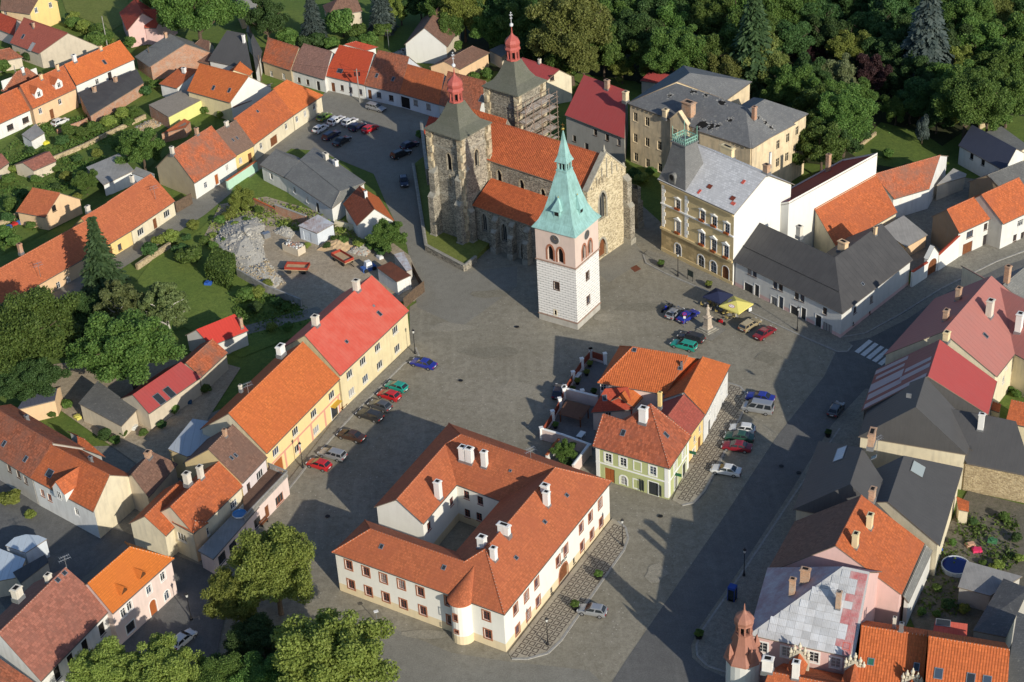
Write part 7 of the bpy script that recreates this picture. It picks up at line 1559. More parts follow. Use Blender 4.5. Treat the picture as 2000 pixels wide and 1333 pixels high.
# weeds and low growth over the gardens, the yard edges and the park floor
def growth(label,px,n,hs,leafm,seed,name='undergrowth'):
    R=np.random.RandomState(seed);c=[h2(P(*q))for q in px];x0,x1=min(p.x for p in c),max(p.x for p in c);y0,y1=min(p.y for p in c),max(p.y for p in c);pts=[];cl=[(R.uniform(x0,x1),R.uniform(y0,y1),R.uniform(.6,2.2))for _ in range(n//60)]
    while len(pts)<n:
        k=cl[R.randint(len(cl))];x,y=k[0]+R.normal()*k[2],k[1]+R.normal()*k[2]
        if inside(V((x,y,0)),c):pts.append((x,y,abs(R.normal())*hs*.5+.05))
        elif R.rand()<.02:cl[R.randint(len(cl))]=(R.uniform(x0,x1),R.uniform(y0,y1),R.uniform(.6,2.2))
    C=np.array(pts);nn=unit(R.normal(size=(n,3))*.6+np.array([0,0,.7]));t=unit(np.cross(nn,R.normal(size=(n,3))));s=R.uniform(.1,.28,(n,1));me=quads_mesh(name,C,t*s,np.cross(nn,t)*s*.7,LEAF[leafm]);o=bpy.data.objects.new(name,me);COL.objects.link(o);tag(o,label,'weeds',kind='stuff')
growth('low weeds and beds over the kitchen gardens',[(0,300),(60,250),(180,225),(290,205),(290,250),(240,290),(160,400),(0,500)],7000,.7,'mid',1)
growth('weeds growing round the rubble yard and gravel heaps',[(395,470),(430,405),(520,390),(640,425),(750,470),(740,495),(640,470),(540,445),(440,440),(420,490)],3500,.6,'lime',2)
growth('weeds along the shaded garden edge',[(440,560),(520,575),(610,605),(600,640),(470,660)],1500,.5,'mid',3)
growth('dark undergrowth over the park floor',[(1020,130),(1060,10),(2050,10),(2050,240),(1880,250),(1770,250),(1600,310),(1480,190),(1240,140)],12000,1.2,'mid',4)
growth('weeds in the shaded back yards on the right',[(1790,1190),(1830,1090),(1880,1000),(1990,1010),(1990,1100),(1860,1210)],1500,.5,'mid',5)
# ---------------------------------------------------------------- cars
CGL=m_glass('car_glass',(.02,.024,.028));TYRE=m_plain('tyre',(.02,.02,.02),.9);RIM=m_plain('wheel_rim',(.35,.35,.36),.4,.6);BUMP=m_plain('car_bumper',(.04,.04,.042),.7)
HLAMP=m_plain('headlamp',(.6,.6,.6),.2);TLAMP=m_plain('tail_lamp',(.35,.02,.015),.3);PLATE=m_plain('number_plate',(.7,.7,.68),.5)
def m_paint(name,c,metal=0.):
    def f(b,N,L,t):
        b.inputs['Base Color'].default_value=c4(mul(c,.85));b.inputs['Roughness'].default_value=.32;b.inputs['Metallic'].default_value=metal;b.inputs['Specular IOR Level'].default_value=.5;b.inputs['Coat Weight'].default_value=.5;b.inputs['Coat Roughness'].default_value=.08
    return mat('car_'+name,f)
PAINTS=dict(blue=(.02,.035,.30),teal=(.02,.33,.25),red=(.55,.02,.025),grey=(.15,.155,.165),dgrey=(.06,.062,.068),brown=(.065,.032,.022),silver=(.46,.47,.48),white=(.74,.74,.72),green=(.03,.09,.06),lgreen=(.14,.24,.04),maroon=(.24,.015,.025),navy=(.015,.02,.055),beige=(.36,.29,.17),black=(.018,.018,.02))
CAR=dict(
 hatch=dict(L=3.85,W=.81,st=[(-1.92,.50,.70),(-1.88,.80,.77),(-1.5,.90,.80),(-.5,.92,.81),(.7,.90,.81),(1.0,.86,.80),(1.7,.74,.76),(1.90,.60,.70),(1.92,.40,.66)],gb=(-1.78,.95),gt=(-1.30,.15),zr=1.40,nw=2),
 sedan=dict(L=4.4,W=.85,st=[(-2.2,.50,.72),(-2.17,.84,.80),(-1.5,.94,.83),(-.5,.93,.85),(.7,.91,.85),(1.05,.88,.84),(1.95,.76,.80),(2.17,.60,.74),(2.2,.40,.70)],gb=(-1.55,1.0),gt=(-.85,.25),zr=1.40,nw=2),
 estate=dict(L=4.4,W=.84,st=[(-2.2,.50,.74),(-2.17,.84,.80),(-1.5,.93,.83),(-.5,.93,.84),(.7,.91,.84),(1.05,.88,.83),(1.95,.76,.80),(2.17,.60,.74),(2.2,.40,.70)],gb=(-2.12,1.0),gt=(-1.88,.25),zr=1.45,nw=3),
 van=dict(L=4.8,W=.94,st=[(-2.4,.50,.86),(-2.38,1.0,.92),(-1.5,1.08,.94),(.9,1.08,.94),(1.5,1.05,.92),(2.1,.92,.88),(2.37,.75,.82),(2.4,.45,.78)],gb=(-2.34,1.62),gt=(-2.2,.85),zr=1.92,nw=3))
CPROT={}
def car_proto(kind):
    if kind in CPROT:return CPROT[kind]
    d=CAR[kind];b=MB();zb=.24;secs=[]
    for(x,zt,w_)in d['st']:secs.append([V((x,w_*.90,zb)),V((x,w_,zb+.16)),V((x,w_*1.0,zt-.16)),V((x,w_*.955,zt-.03)),V((x,w_*.78,zt)),V((x,0,zt+.025)),V((x,-w_*.78,zt)),V((x,-w_*.955,zt-.03)),V((x,-w_,zt-.16)),V((x,-w_,zb+.16)),V((x,-w_*.90,zb))])
    for i in range(len(secs)-1):
        for j in range(10):b.poly([secs[i][j],secs[i][j+1],secs[i+1][j+1],secs[i+1][j]],0)
    b.poly(secs[0],0);b.poly(list(reversed(secs[-1])),0)
    for i in range(len(secs)-1):b.poly([secs[i][10],secs[i][0],secs[i+1][0],secs[i+1][10]],1)
    zs=.9 if kind!='van' else 1.06;(g0,g1),(t0,t1),zr=d['gb'],d['gt'],d['zr'];wb,wt=d['W']*.95,d['W']*.76
    lo=[V((g0,wb,zs-.06)),V((g1,wb,zs-.06)),V((g1,-wb,zs-.06)),V((g0,-wb,zs-.06))];hi=[V((t0,wt,zr-.04)),V((t1,wt,zr-.04)),V((t1,-wt,zr-.04)),V((t0,-wt,zr-.04))]
    for i in range(4):j=(i+1)%4;b.poly([lo[i],hi[i],hi[j],lo[j]],0)
    rr=[V((t0+.12,wt*.8,zr+.02)),V((t1-.12,wt*.8,zr+.02)),V((t1-.12,-wt*.8,zr+.02)),V((t0+.12,-wt*.8,zr+.02))]
    b.poly(list(reversed(rr)),0)
    for i in range(4):j=(i+1)%4;b.poly([hi[i],rr[i],rr[j],hi[j]],0)
    for s in(-1,1):b.frame((d['L']/2-.12 if s>0 else-d['L']/2-.02,-d['W']*.85,.30),(.14,0,0),(0,d['W']*1.7,0),(0,0,.24),1)
    for sy in(-1,1):b.frame((g1-.28,sy*(wb+.02)-(.16 if sy<0 else 0),zs+.02),(.12,0,0),(0,.16,0),(0,0,.11),1)
    pieces=[('body',b.mesh('car_body',[MT['car_bumper'],BUMP]),None)]
    def panel(A,B,C,D,i0=.07,i1=.07):
        n=(B-A).cross(D-A).normalized();f=lambda u,v:(A*(1-u)+B*u)*(1-v)+(D*(1-u)+C*u)*v+n*.012
        m=MB();m.poly([f(i0,i1),f(1-i0,i1),f(1-i0,1-i1),f(i0,1-i1)]);return m
    def outp(q,c):  # wind so the normal leaves the cabin
        n=(q[1]-q[0]).cross(q[3]-q[0]);return q if n.dot(sum(q,V((0,0,0)))/4-c)>0 else[q[1],q[0],q[3],q[2]]
    cc=V(((g0+g1)/2,0,zs+.15));up_=V((0,0,.08))
    pieces.append(('windscreen',panel(*outp([lo[2]+up_,lo[1]+up_,hi[1],hi[2]],cc)).mesh('windscreen',[CGL]),None));pieces.append(('rear_window',panel(*outp([lo[0]+up_,lo[3]+up_,hi[3],hi[0]],cc),.08,.1).mesh('rear_window',[CGL]),None))
    n=d['nw']
    for k in((0,1),(3,2)):
        for i in range(n):
            u0,u1=i/n+.015,(i+1)/n-.015;A,B,C,D=lo[k[0]]+up_,lo[k[1]]+up_,hi[k[1]],hi[k[0]]
            q=outp([A+(B-A)*u0,A+(B-A)*u1,D+(C-D)*u1,D+(C-D)*u0],cc);pieces.append(('side_window',panel(*q,.05,.1).mesh('side_window',[CGL]),None))
    w_=MB();w_.tube((0,-.09,0),(0,.09,0),.30,n=14,m=0);w_.tube((0,.085,0),(0,.10,0),.19,n=10,m=1);w_.tube((0,-.10,0),(0,-.085,0),.19,n=10,m=1);wm_=w_.mesh('wheel',[TYRE,RIM])
    xw=d['L']*.30
    for sx in(-1,1):
        for sy in(-1,1):pieces.append(('wheel',wm_,V((xw*sx+(.08 if sx>0 else 0),sy*(d['W']-.085),.30))))
    l=MB();l.frame((-.04,-.17,0),(.08,0,0),(0,.34,0),(0,0,.14));hl=l.mesh('headlamp',[HLAMP]);tl_=l.mesh('tail_lamp',[TLAMP]);pl=MB();pl.frame((-.02,-.25,0),(.04,0,0),(0,.5,0),(0,0,.11));pm=pl.mesh('number_plate',[PLATE])
    for sy in(-1,1):pieces.append(('headlamp',hl,V((d['L']/2-.03,sy*d['W']*.66,.56))));pieces.append(('tail_lamp',tl_,V((-d['L']/2+.03,sy*d['W']*.74,.62))))
    pieces.append(('number_plate',pm,V((-d['L']/2,0,.52))));CPROT[kind]=pieces;return pieces
def car(kind,col,x,y,dx,dy,label,group='parked cars around the square',sc=1.,name='car'):
    p=h2(P(x,y,.6));f=h2(P(x+dx,y+dy,.6));rz=math.atan2(f.y-p.y,f.x-p.x)
    t=thing(name,label,'van' if kind=='van' else 'car',p,group);t.rotation_euler=(0,0,rz);t.scale=(sc,sc,sc)
    for(nm,me,loc)in car_proto(kind):
        o=bpy.data.objects.new(nm,me);COL.objects.link(o);o.parent=t
        if loc is not None:o.location=loc
        if nm=='body':o.material_slots[0].link='OBJECT';o.material_slots[0].material=m_paint(col,PAINTS[col],.5 if col in('silver','grey','dgrey')else 0.)
    return t
for c_ in[('sedan','blue',827,710,-50,-13,'blue car nosed to the kerb near the square lamp, farthest of its row'),('hatch','teal',775,755,-42,-14,'turquoise hatchback in the left parking row'),('hatch','red',760,772,-42,-14,'bright red hatchback next to the turquoise one'),
  ('hatch','grey',742,792,-42,-14,'grey hatchback left of the bright red one'),('estate','dgrey',722,811,-45,-14,'dark grey car in the left row, rear in the museum shadow'),('sedan','brown',686,851,-48,-13,'dark brown saloon standing alone in the left row'),('estate','silver',649,887,-48,-13,'silver estate car in the left row before the yellow house'),('hatch','red',623,907,-42,-13,'dull red hatchback at the near end of the left row'),
  ('hatch','silver',1157,1192,-48,-8,'silver hatchback parked on the museum pavement edge'),('sedan','blue',1485,776,-48,-8,'blue saloon parked beside the silver van'),('van','silver',1480,797,-48,-8,'silver van by the middle houses'),('hatch','white',1450,837,-44,-5,'white hatchback by the patterned corner pavement'),('sedan','green',1444,853,-48,-6,'dark green car between white hatchback and red car'),('sedan','maroon',1439,872,-48,-6,'dark red car by the patterned corner pavement'),('sedan','white',1418,918,-60,-10,'white saloon standing alone by the corner pavement'),
  ('hatch','grey',1633,799,18,-26,'grey hatchback driving on the shaded main road'),('hatch','silver',1318,611,20,-16,'silver hatchback parked by the statue'),('sedan','blue',1344,617,26,-16,'bright blue car right of the silver hatchback by the statue'),('estate','dgrey',1350,659,-45,-12,'dark grey estate car beyond the turquoise estate'),('estate','teal',1336,674,-45,-12,'turquoise estate car near the statue'),('estate','beige',1465,634,28,-18,'beige old estate car beside the yellow parasol'),('sedan','maroon',1494,650,28,-18,'dark red saloon beside the beige estate'),
  ('estate','silver',734,210,40,10,'silver estate car before the terraced cottages'),('hatch','lgreen',633,228,22,-15,'green hatchback in the upper square shade edge'),('estate','white',657,235,28,-17,'white estate car in the upper car group'),('hatch','white',683,238,28,-15,'white hatchback in the upper car group, far one'),('hatch','white',626,251,28,-17,'white hatchback nearest the lane in the upper car group'),('hatch','navy',698,247,28,-15,'navy hatchback beside the red car on the upper square'),('hatch','red',723,251,28,-15,'red hatchback on the upper square'),('estate','navy',647,264,30,-18,'navy estate car in the second upper line'),('sedan','black',668,275,30,-18,'black saloon at the near end of the upper car group'),
  ('estate','black',783,300,24,-10,'black estate car deep in the church shadow'),('hatch','navy',800,283,24,-10,'dark hatchback behind the black estate in the church shadow'),('hatch','navy',789,354,4,22,'navy hatchback at the churchyard wall'),('hatch','white',125,209,26,-12,'white car in the yard of the dormer cottage'),('hatch','white',117,238,26,-12,'old white car parts car in the garden yard'),('hatch','white',358,1248,26,-22,'white hatchback under the bottom trees'),('hatch','navy',1090,764,6,-24,'dark blue car in the shade by the garden wall')]:car(*c_)
def motorbike(x,y,dx,dy,col,label):
    p=h2(P(x,y,.5));f=h2(P(x+dx,y+dy,.5));rz=math.atan2(f.y-p.y,f.x-p.x);t=thing('motorbike',label,'motorbike',p,'motorbikes by the cafe');t.rotation_euler=(0,0,rz);OR[t.name]=V((0,0,0))
    for sx in(-1,1):b=MB();b.tube((.68*sx,-.06,.31),(.68*sx,.06,.31),.31,n=14);b.build('wheel',TYRE,t)
    b=MB();b.frame((-.35,-.14,.35),(.7,0,0),(0,.28,0),(0,0,.35));b.frame((-.1,-.16,.7),(.45,0,0),(0,.32,0),(0,0,.22),0,.7);b.build('body',m_plain('bike_'+col,PAINTS[col],.4),t)
    b=MB();b.frame((-.75,-.13,.72),(.7,0,0),(0,.26,0),(0,0,.1));b.build('seat',TYRE,t)
    b=MB();b.tube((.66,0,.32),(.42,0,1.0),.04);b.tube((.42,-.35,1.02),(.42,.35,1.02),.03);b.build('handlebar',RIM,t)
motorbike(1299,603,20,-12,'blue','blue motorbike at the end of the parked cars by the statue');motorbike(1408,628,20,8,'red','red moped leaning near the cafe tables');motorbike(1306,598,20,-12,'black','black motorbike behind the blue one')
# ---------------------------------------------------------------- street furniture and small things
IRON=m_plain('cast_iron',(.025,.025,.027),.5,.4);STEEL=m_plain('galvanised',(.38,.39,.40),.4,.7);LGL=m_plain('lamp_globe',(.55,.55,.52),.3)
def lamp(x,y,label,h=4.0):
    p=h2(P(x,y));t=thing('street_lamp',label,'lamp',p,'old style street lamps');b=MB();b.lathe(p,[(.2,0),(.2,.35),(.13,.5),(.09,.9),(.06,1.1),(.045,h)],8);b.build('post',IRON,t)
    b=MB();b.lathe(p+V((0,0,h)),[(.05,0),(.14,.06),(.2,.5),(.0,.5)],6);b.build('lantern',LGL,t);b=MB();b.lathe(p+V((0,0,h+.5)),[(.26,0),(.18,.14),(.03,.3),(.02,.45)],6);b.build('cap',IRON,t)
for x,y,l in((1070,1261,'iron street lamp at the near tip of the museum pavement'),(1216,1067,'iron street lamp at the far tip of the museum pavement'),(592,915,'iron street lamp by the yellow shop house'),(811,692,'iron street lamp at the row corner near the blue car'),(1324,541,'iron street lamp before the town hall arches'),(1557,648,'iron street lamp on the corner building pavement'),(1453,1126,'iron street lamp on the shaded right pavement'),(374,1212,'iron street lamp before the pink inn')):lamp(x,y,l)
def pole(x,y,h,label,arm=0.,m=None,dish=False,r=.14):
    p=h2(P(x,y));t=thing('utility_pole',label,'pole',p);b=MB();b.tube(p,p+V((0,0,h)),r,r*.6,8);b.build('post',m or CONC,t)
    if arm:
        b=MB();b.bar(p+V((-arm,0,h-.4)),p+V((arm,0,h-.4)),.12);b.build('crossarm',WOOD,t)
        for k in(-1,1):b=MB();b.box(p+V((k*.45,.2,h-1.7)),.35,.35,.8);b.build('transformer',IRON,t)
pole(703,200,7.6,'grey concrete utility pole before the terraced cottages',.7);pole(210,92,7.5,'tall lamp mast behind the long orange roof');pole(297,140,6.,'wooden pole with wires beside the slate barn',m=WOOD);pole(38,178,6.,'lamp mast behind the dormer cottage roof');pole(760,98,5.,'thin mast rising behind the rust orange cottage',.4,STEEL,r=.07);pole(92,770,4.,'white post at the garden wall under the big left tree',m=WHITE,r=.1);pole(511,158,6.,'wooden pole at the first terraced cottage',m=WOOD)
def antenna(x,y,z,label,h=2.2):
    p=P(x,y,z);t=thing('roof_antenna',label,'antenna',p,'television antennas on the roofs');b=MB();b.tube(p-V((0,0,.6)),p+V((0,0,h)),.04,n=5);b.build('mast',STEEL,t)
    for k,l in((h-.1,1.3),(h-.6,1.6)):
        b=MB();d=V((.8,.5,0)).normalized();e=V((-d.y,d.x,0));b.tube(p+V((0,0,k))-d*l/2,p+V((0,0,k))+d*l/2,.025,n=4)
        for j in range(6):c=p+V((0,0,k))+d*(l*(j/5-.5));b.tube(c-e*.35,c+e*.35,.018,n=4)
        b.build('dipoles',STEEL,t)
for a in((486,772,10.6,'antenna cluster on the ridge of the yellow shop house'),(1037,900,10.2,'spiky antenna on the museum ridge'),(131,1112,9.6,'antennas on the ridge of the faded tile house'),(1713,878,9.6,'antenna by the brick chimney of the valley roofs'),(303,384,5.4,'antenna on the white lane cottage roof'),(78,535,5.2,'antenna on the longest orange lane roof'),(1637,1180,12.,'antenna by the silver roof chimney')):antenna(*a)
# info boards, signs
def board(x,y,label,w_=1.0,h=2.0,col=None,name='sign_board',hz=False):
    p=h2(P(x,y));t=thing(name,label,'sign',p);b=MB()
    b.tube(p,p+V((0,0,h)),.05,n=6);b.build('post',STEEL,t);b=MB()
    if hz:b.box(p+V((0,-.05,h)),.6,.45,.06,0,.3)
    else:b.box(p+V((0,-.06,h-.7)),w_,.05,.7,0,.5)
    b.build('panel',col or PLATE,t);return t
board(737,1217,'small tilted info board in front of the museum wall',hz=True)
p=h2(P(1337,640));t=thing('no_parking_sign','round no-parking sign with small plate by the blue car','sign',p);b=MB();b.tube(p,p+V((0,0,2.6)),.04,n=6);b.build('post',STEEL,t)
n_=V((-.25,-.97,0));e_=V((.97,-.25,0));c_=p+V((0,0,2.6))+n_*.06;b=MB()
for(r0,r1,m_)in((.0,.27,0),(.27,.34,1)):
    for i in range(16):
        f=lambda a,r:c_+e_*(r*math.cos(a))+V((0,0,r*math.sin(a)));a0,a1=i*math.pi/8,(i+1)*math.pi/8
        b.poly([f(a0,r0),f(a0,r1),f(a1,r1),f(a1,r0)]if r0 else[c_,f(a0,r1),f(a1,r1)],m_)
b.bar(c_+n_*.01+e_*-.2+V((0,0,.2)),c_+n_*.01+e_*.2+V((0,0,-.2)),.07,.02,1)
b.build('disc',[m_plain('sign_blue',(.02,.05,.35)),m_plain('sign_red',(.5,.01,.02))],t);b=MB();b.frame(c_-e_*.2-V((0,0,.85)),e_*.4,n_*.02,V((0,0,.45)));b.build('plate',PLATE,t)
p=h2(P(1348,549));t=thing('notice_board','dark glazed notice board standing before the town hall','sign',p);b=MB();d_=uF
for k in(-.6,.6):b.tube(p+d_*k,p+d_*k+V((0,0,2.1)),.05,n=6)
b.build('legs',IRON,t);b=MB();b.frame(p-d_*.65+V((0,0,.9)),d_*1.3,nF*.1,V((0,0,1.1)));b.build('cabinet',m_plain('board_green',(.03,.045,.04),.4),t)
# planters
def tub(x,y,label,r=.55,ball=.6,lf='mid'):
    p=h2(P(x,y));t=thing('planter',label,'planter',p,'planters on the square');b=MB();b.lathe(p,[(r*.7,0),(r,.55),(r*1.05,.62),(r*.85,.62)],12);b.build('tub',IRON,t)
    leafy(put('plant',crown('bush:0',lf),t,p+V((0,0,.62+ball*.5)),0,(ball,ball,ball)),lf)
tub(1169,1131,'round green shrub in a dark tub on the museum pavement, far one');tub(1123,1190,'round green shrub in a dark tub on the museum pavement by the silver car');tub(1291,522,'dark tub with shrub at the town hall corner');tub(1384,563,'dark tub with yellowish shrub behind the navy parasol',lf='lime');tub(1365,1247,'dark round tub on the shaded right pavement');tub(1617,853,'dark tub with shrub on the road kerb',.5,.5,'dark')
# parasols and the cafe
def parasol(x,y,col,label,w_=3.6,logo=False):
    p=h2(P(x,y,2.4));t=thing('parasol',label,'parasol',p);a=math.atan2(uF.y,uF.x)+.12;u,v=V((math.cos(a),math.sin(a),0)),V((-math.sin(a),math.cos(a),0));b=MB();b.tube(p,p+V((0,0,3.1)),.05,n=6);b.build('pole',WHITE,t)
    b=MB();h=w_/2;c=[p+u*h*i+v*h*j+V((0,0,2.35))for i,j in((-1,-1),(1,-1),(1,1),(-1,1))];T=p+V((0,0,3.15))
    for i in range(4):A,B=c[i],c[(i+1)%4];b.poly([A,B,T]);b.poly([A,A-V((0,0,.22)),B-V((0,0,.22)),B])
    cp=b.build('canopy',m_plain('canvas_'+col,dict(navy=(.022,.028,.065),yellow=(.66,.58,.16))[col],.8),t)
    b=MB();b.box(p,.8,.8,.1);b.build('base',CONC,t)
    if logo:
        for i in(3,0):
            A,B=c[i],c[(i+1)%4];m=(A+B)/2;o=m*.62+T*.38;n=(B-A).cross(T-A).normalized();n=n if n.z>0 else-n;e=(B-A).normalized();f=n.cross(e);bb=MB()
            R1=[o+n*.02+e*(.62*math.cos(k*.3927))+f*(.34*math.sin(k*.3927))for k in range(16)];R2=[o+n*.03+e*(.52*math.cos(k*.3927))+f*(.26*math.sin(k*.3927))for k in range(16)]
            bb.poly(R1,0);bb.poly(R2,1);
            for k in range(4):bb.frame(o+n*.035+e*(-.34+k*.18)-f*.07,e*.1,f*(.17-.05*(k%2)),n*.005,0)
            bb.build('logo',[m_plain('logo_rose',(.45,.12,.16)),WHITE],cp)
    return t
parasol(1402,577,'navy','navy square parasol on the cafe terrace');parasol(1438,595,'yellow','yellow square parasol with oval logos on the cafe terrace',4.0,True)
random.seed(11);CHR=m_plain('chair_yellow',(.42,.33,.12),.6);TBL=m_plain('table_grey',(.28,.27,.25),.5)
def table(x,y,i):
    p=h2(P(x,y));t=thing('cafe_table','small grey cafe table under the parasols','table',p,'cafe tables');b=MB();b.lathe(p+V((0,0,.7)),[(.42,0),(.42,.04)],12);b.build('top',TBL,t);b=MB();b.lathe(p,[(.22,0),(.05,.06),(.04,.7)],8);b.build('leg',IRON,t)
    for k in range(3):
        a=k*2.1+i;q=p+V((math.cos(a)*.75,math.sin(a)*.75,0));ctg=thing('cafe_chair','small yellowish cafe chair at a terrace table','chair',q,'cafe chairs');b=MB();b.box(q+V((0,0,.42)),.42,.42,.05,0,a);b.build('seat',CHR,ctg);b=MB();b.box(q+V((math.cos(a)*.2,math.sin(a)*.2,.47)),.05,.42,.42,0,a);b.build('backrest',CHR,ctg)
        for sx in(-.17,.17):
            for sy in(-.17,.17):b=MB();b.box(q+V((math.cos(a)*sx-math.sin(a)*sy,math.sin(a)*sx+math.cos(a)*sy,0)),.04,.04,.42,0,a);b.build('leg',IRON,ctg)
for i,(x,y)in enumerate(((1388,592),(1404,600),(1420,606),(1408,612),(1432,612),(1448,605),(1425,622),(1380,600))):table(x,y,i)
board(1465,612,'white and red A-board beside the yellow parasol',.6,1.1)
# statue column
p=h2(P(1382,645));t=thing('statue','baroque stone saint statue on a tall pedestal','statue',p);SST=m_rough('statue_stone',(.50,.42,.33),(.36,.30,.23),3.);rz=math.atan2(uF.y,uF.x)
b=MB();b.box(p,2.6,2.6,.25,0,rz);b.box(p+V((0,0,.25)),2.0,2.0,.25,0,rz);b.build('steps',CAPST,t)
b=MB();b.box(p+V((0,0,.5)),1.3,1.3,.4,0,rz,.85);b.box(p+V((0,0,.9)),1.0,1.0,1.5,0,rz,.85);b.box(p+V((0,0,2.4)),1.2,1.2,.2,0,rz);b.box(p+V((0,0,2.6)),.8,.8,.3,0,rz,.8);b.build('pedestal',SST,t)
b=MB();b.lathe(p+V((0,0,2.9)),[(.34,0),(.36,.15),(.27,.6),(.25,.9),(.31,1.2),(.30,1.4),(.17,1.52),(.09,1.6),(.13,1.72),(.14,1.84),(.09,1.96),(.01,2.0)],10);b.tube(p+V((.2,-.1,4.2)),p+V((.45,-.3,4.0)),.09,.07);b.tube(p+V((.45,-.3,4.0)),p+V((.5,-.2,4.45)),.07,.05);b.tube(p+V((-.25,-.05,4.2)),p+V((-.12,-.32,3.85)),.09,.07);b.build('figure',SST,t)
flat('statue_plinth_paving',[(1352,655),(1375,630),(1420,645),(1390,668)],.02,PAVE)
# phone booth, bin, bench, manhole
p=h2(P(1430,1172));t=thing('phone_booth','blue phone booth on the shaded right pavement','booth',p);BB=m_plain('booth_blue',(.02,.06,.28),.4);rz=AXM-math.pi/4
b=MB();b.box(p+V((0,0,2.0)),1.0,1.0,.35,0,rz);b.box(p,1.0,1.0,.12,0,rz)
b.build('roof',BB,t)
for i in(-.46,.46):
    for j in(-.46,.46):b=MB();b.box(p+V((math.cos(rz)*i-math.sin(rz)*j,math.sin(rz)*i+math.cos(rz)*j,.1)),.07,.07,1.95,0,rz);b.build('post',BB,t)
b=MB();b.box(p+V((0,0,.3)),.86,.86,1.6,0,rz);b.build('glazing',CGL,t)
def bench(x,y,d,label):
    p=h2(P(x,y));f=h2(P(x+d[0],y+d[1]));u=(f-p).normalized();n=V((u.y,-u.x,0));t=thing('bench',label,'bench',p)
    for k in range(3):b=MB();b.frame(p+n*(.14*k)+V((0,0,.42)),u*1.7,n*.11,V((0,0,.05)));b.build('seat_slat',WOODB,t)
    for k in range(2):b=MB();b.frame(p-n*.05+V((0,0,.6+k*.17)),u*1.7,n*.05,V((0,0,.12)));b.build('back_slat',WOODB,t)
    for k in(.2,1.4):b=MB();b.frame(p+u*k-n*.05,u*.08,n*.45,V((0,0,.42)));b.build('leg',IRON,t)
bench(664,803,(12,-12),'brown bench against the yellow shop house');bench(508,1030,(12,-12),'dark bench before the flat shops')
p=h2(P(1241,526));b=MB();b.frame(h2(P(1231,524)),h2(P(1243,518))-h2(P(1231,524)),h2(P(1240,532))-h2(P(1231,524)),V((0,0,.03)));o=b.build('pit_grate',R_RUST);tag(o,'rusty brown floor grate in the paving before the church portal','grate')
# walls of the middle block garden
PW=P_PP;CW=WHITE
wall_thing('garden_wall','pink garden wall with white coping on the near side of the court','wall',[(1058,858),(1100,870),(1155,890)],1.9,.3,PW,CW);wall_thing('garden_wall','pink wall between the two terraces of the court','wall',[(1102,778),(1168,795)],1.9,.3,PW,CW)
wall_thing('garden_wall','pale side wall of the court below the green house','wall',[(1120,930),(1152,888)],1.9,.3,PW,CW)
wall_thing('tile_capped_wall','garden wall capped with orange tiles beside the museum corner','wall',[(1068,905),(1092,873)],1.4,.3,P_W,T_OR2)
FP=m_rough('fence_red_board',(.30,.07,.035),(.22,.05,.03),3.)
def post_fence(pts,label,h=1.7):
    q=[h2(P(*k))for k in pts];t=thing('panel_fence',label,'fence',q[0])
    for k in q:b=MB();b.box(k,.5,.5,h+.35,0,AXM);b.box(k+V((0,0,h+.35)),.62,.62,.12,0,AXM);b.build('post',CW,t)
    for i in range(len(q)-1):
        a,d=q[i],q[i+1];u=(d-a).normalized();n=V((-u.y,u.x,0));L=(d-a).length;m=max(2,int(L/.22))
        b=MB();b.frame(a-n*.12,d-a,n*.24,V((0,0,.5)));b.build('base',PW,t)
        for j in range(m):b=MB();b.frame(a+u*(L*j/m+.01)-n*.02+V((0,0,.5)),u*(L/m-.03),n*.04,V((0,0,h-.5)));b.build('board',FP,t)
post_fence([(1058,858),(1080,825),(1094,800),(1102,780)],'red board fence with white posts on the lower terrace');post_fence([(1102,778),(1120,748),(1137,722),(1154,703)],'red board fence with white posts on the upper terrace');post_fence([(1154,703),(1182,712)],'short red board fence between two white posts');post_fence([(1104,776),(1138,784)],'red panel with two white posts between the terraces')
flat('terrace_paving',[(1062,858),(1104,782),(1165,797),(1160,880),(1130,878)],.02,m_ground('terrace_stone',[(.20,.19,.18),(.24,.225,.21),(.16,.15,.145)],.5,2.));flat('upper_terrace',[(1106,776),(1156,705),(1184,712),(1170,792)],.02,MT['terrace_stone'])
# wooden fence and yard things by the lane
def board_fence(pts,h,label,m=None,st=.22):
    q=[h2(P(*k))for k in pts];t=thing('board_fence',label,'fence',q[0])
    for i in range(len(q)-1):
        a,d=q[i],q[i+1];u=(d-a).normalized();n=V((-u.y,u.x,0));L=(d-a).length;m_=max(2,int(L/st))
        for j in range(m_):b=MB();b.frame(a+u*(L*j/m_),u*(L/m_-.03),n*.04,V((0,0,h+random.uniform(-.06,.06))));b.build('board',m or WOOD,t)
        for z in(.4,h-.35):b=MB();b.frame(a+n*.04+V((0,0,z)),d-a,n*.06,V((0,0,.1)));b.build('rail',m or WOOD,t)
board_fence([(790,605),(808,588),(830,570)],2.2,'tall grey board fence at the corner of the red roof house');board_fence([(805,530),(818,555),(828,572)],1.8,'weathered plank fence along the lane behind the container')
wall_thing('stone_garden_wall','crumbling pale stone wall along the lawn of the birches','wall',[(268,527),(300,505),(333,484)],1.1,.5,P_ST,None);wall_thing('brick_yard_wall','low brick wall with orange coping in the rubble yard','wall',[(497,398),(540,418)],1.0,.3,BRICKO,T_OR2);wall_thing('brick_yard_wall','longer brick wall with grey coping leading to the blue shed','wall',[(540,418),(600,440)],1.9,.3,BRICKO,CONC)
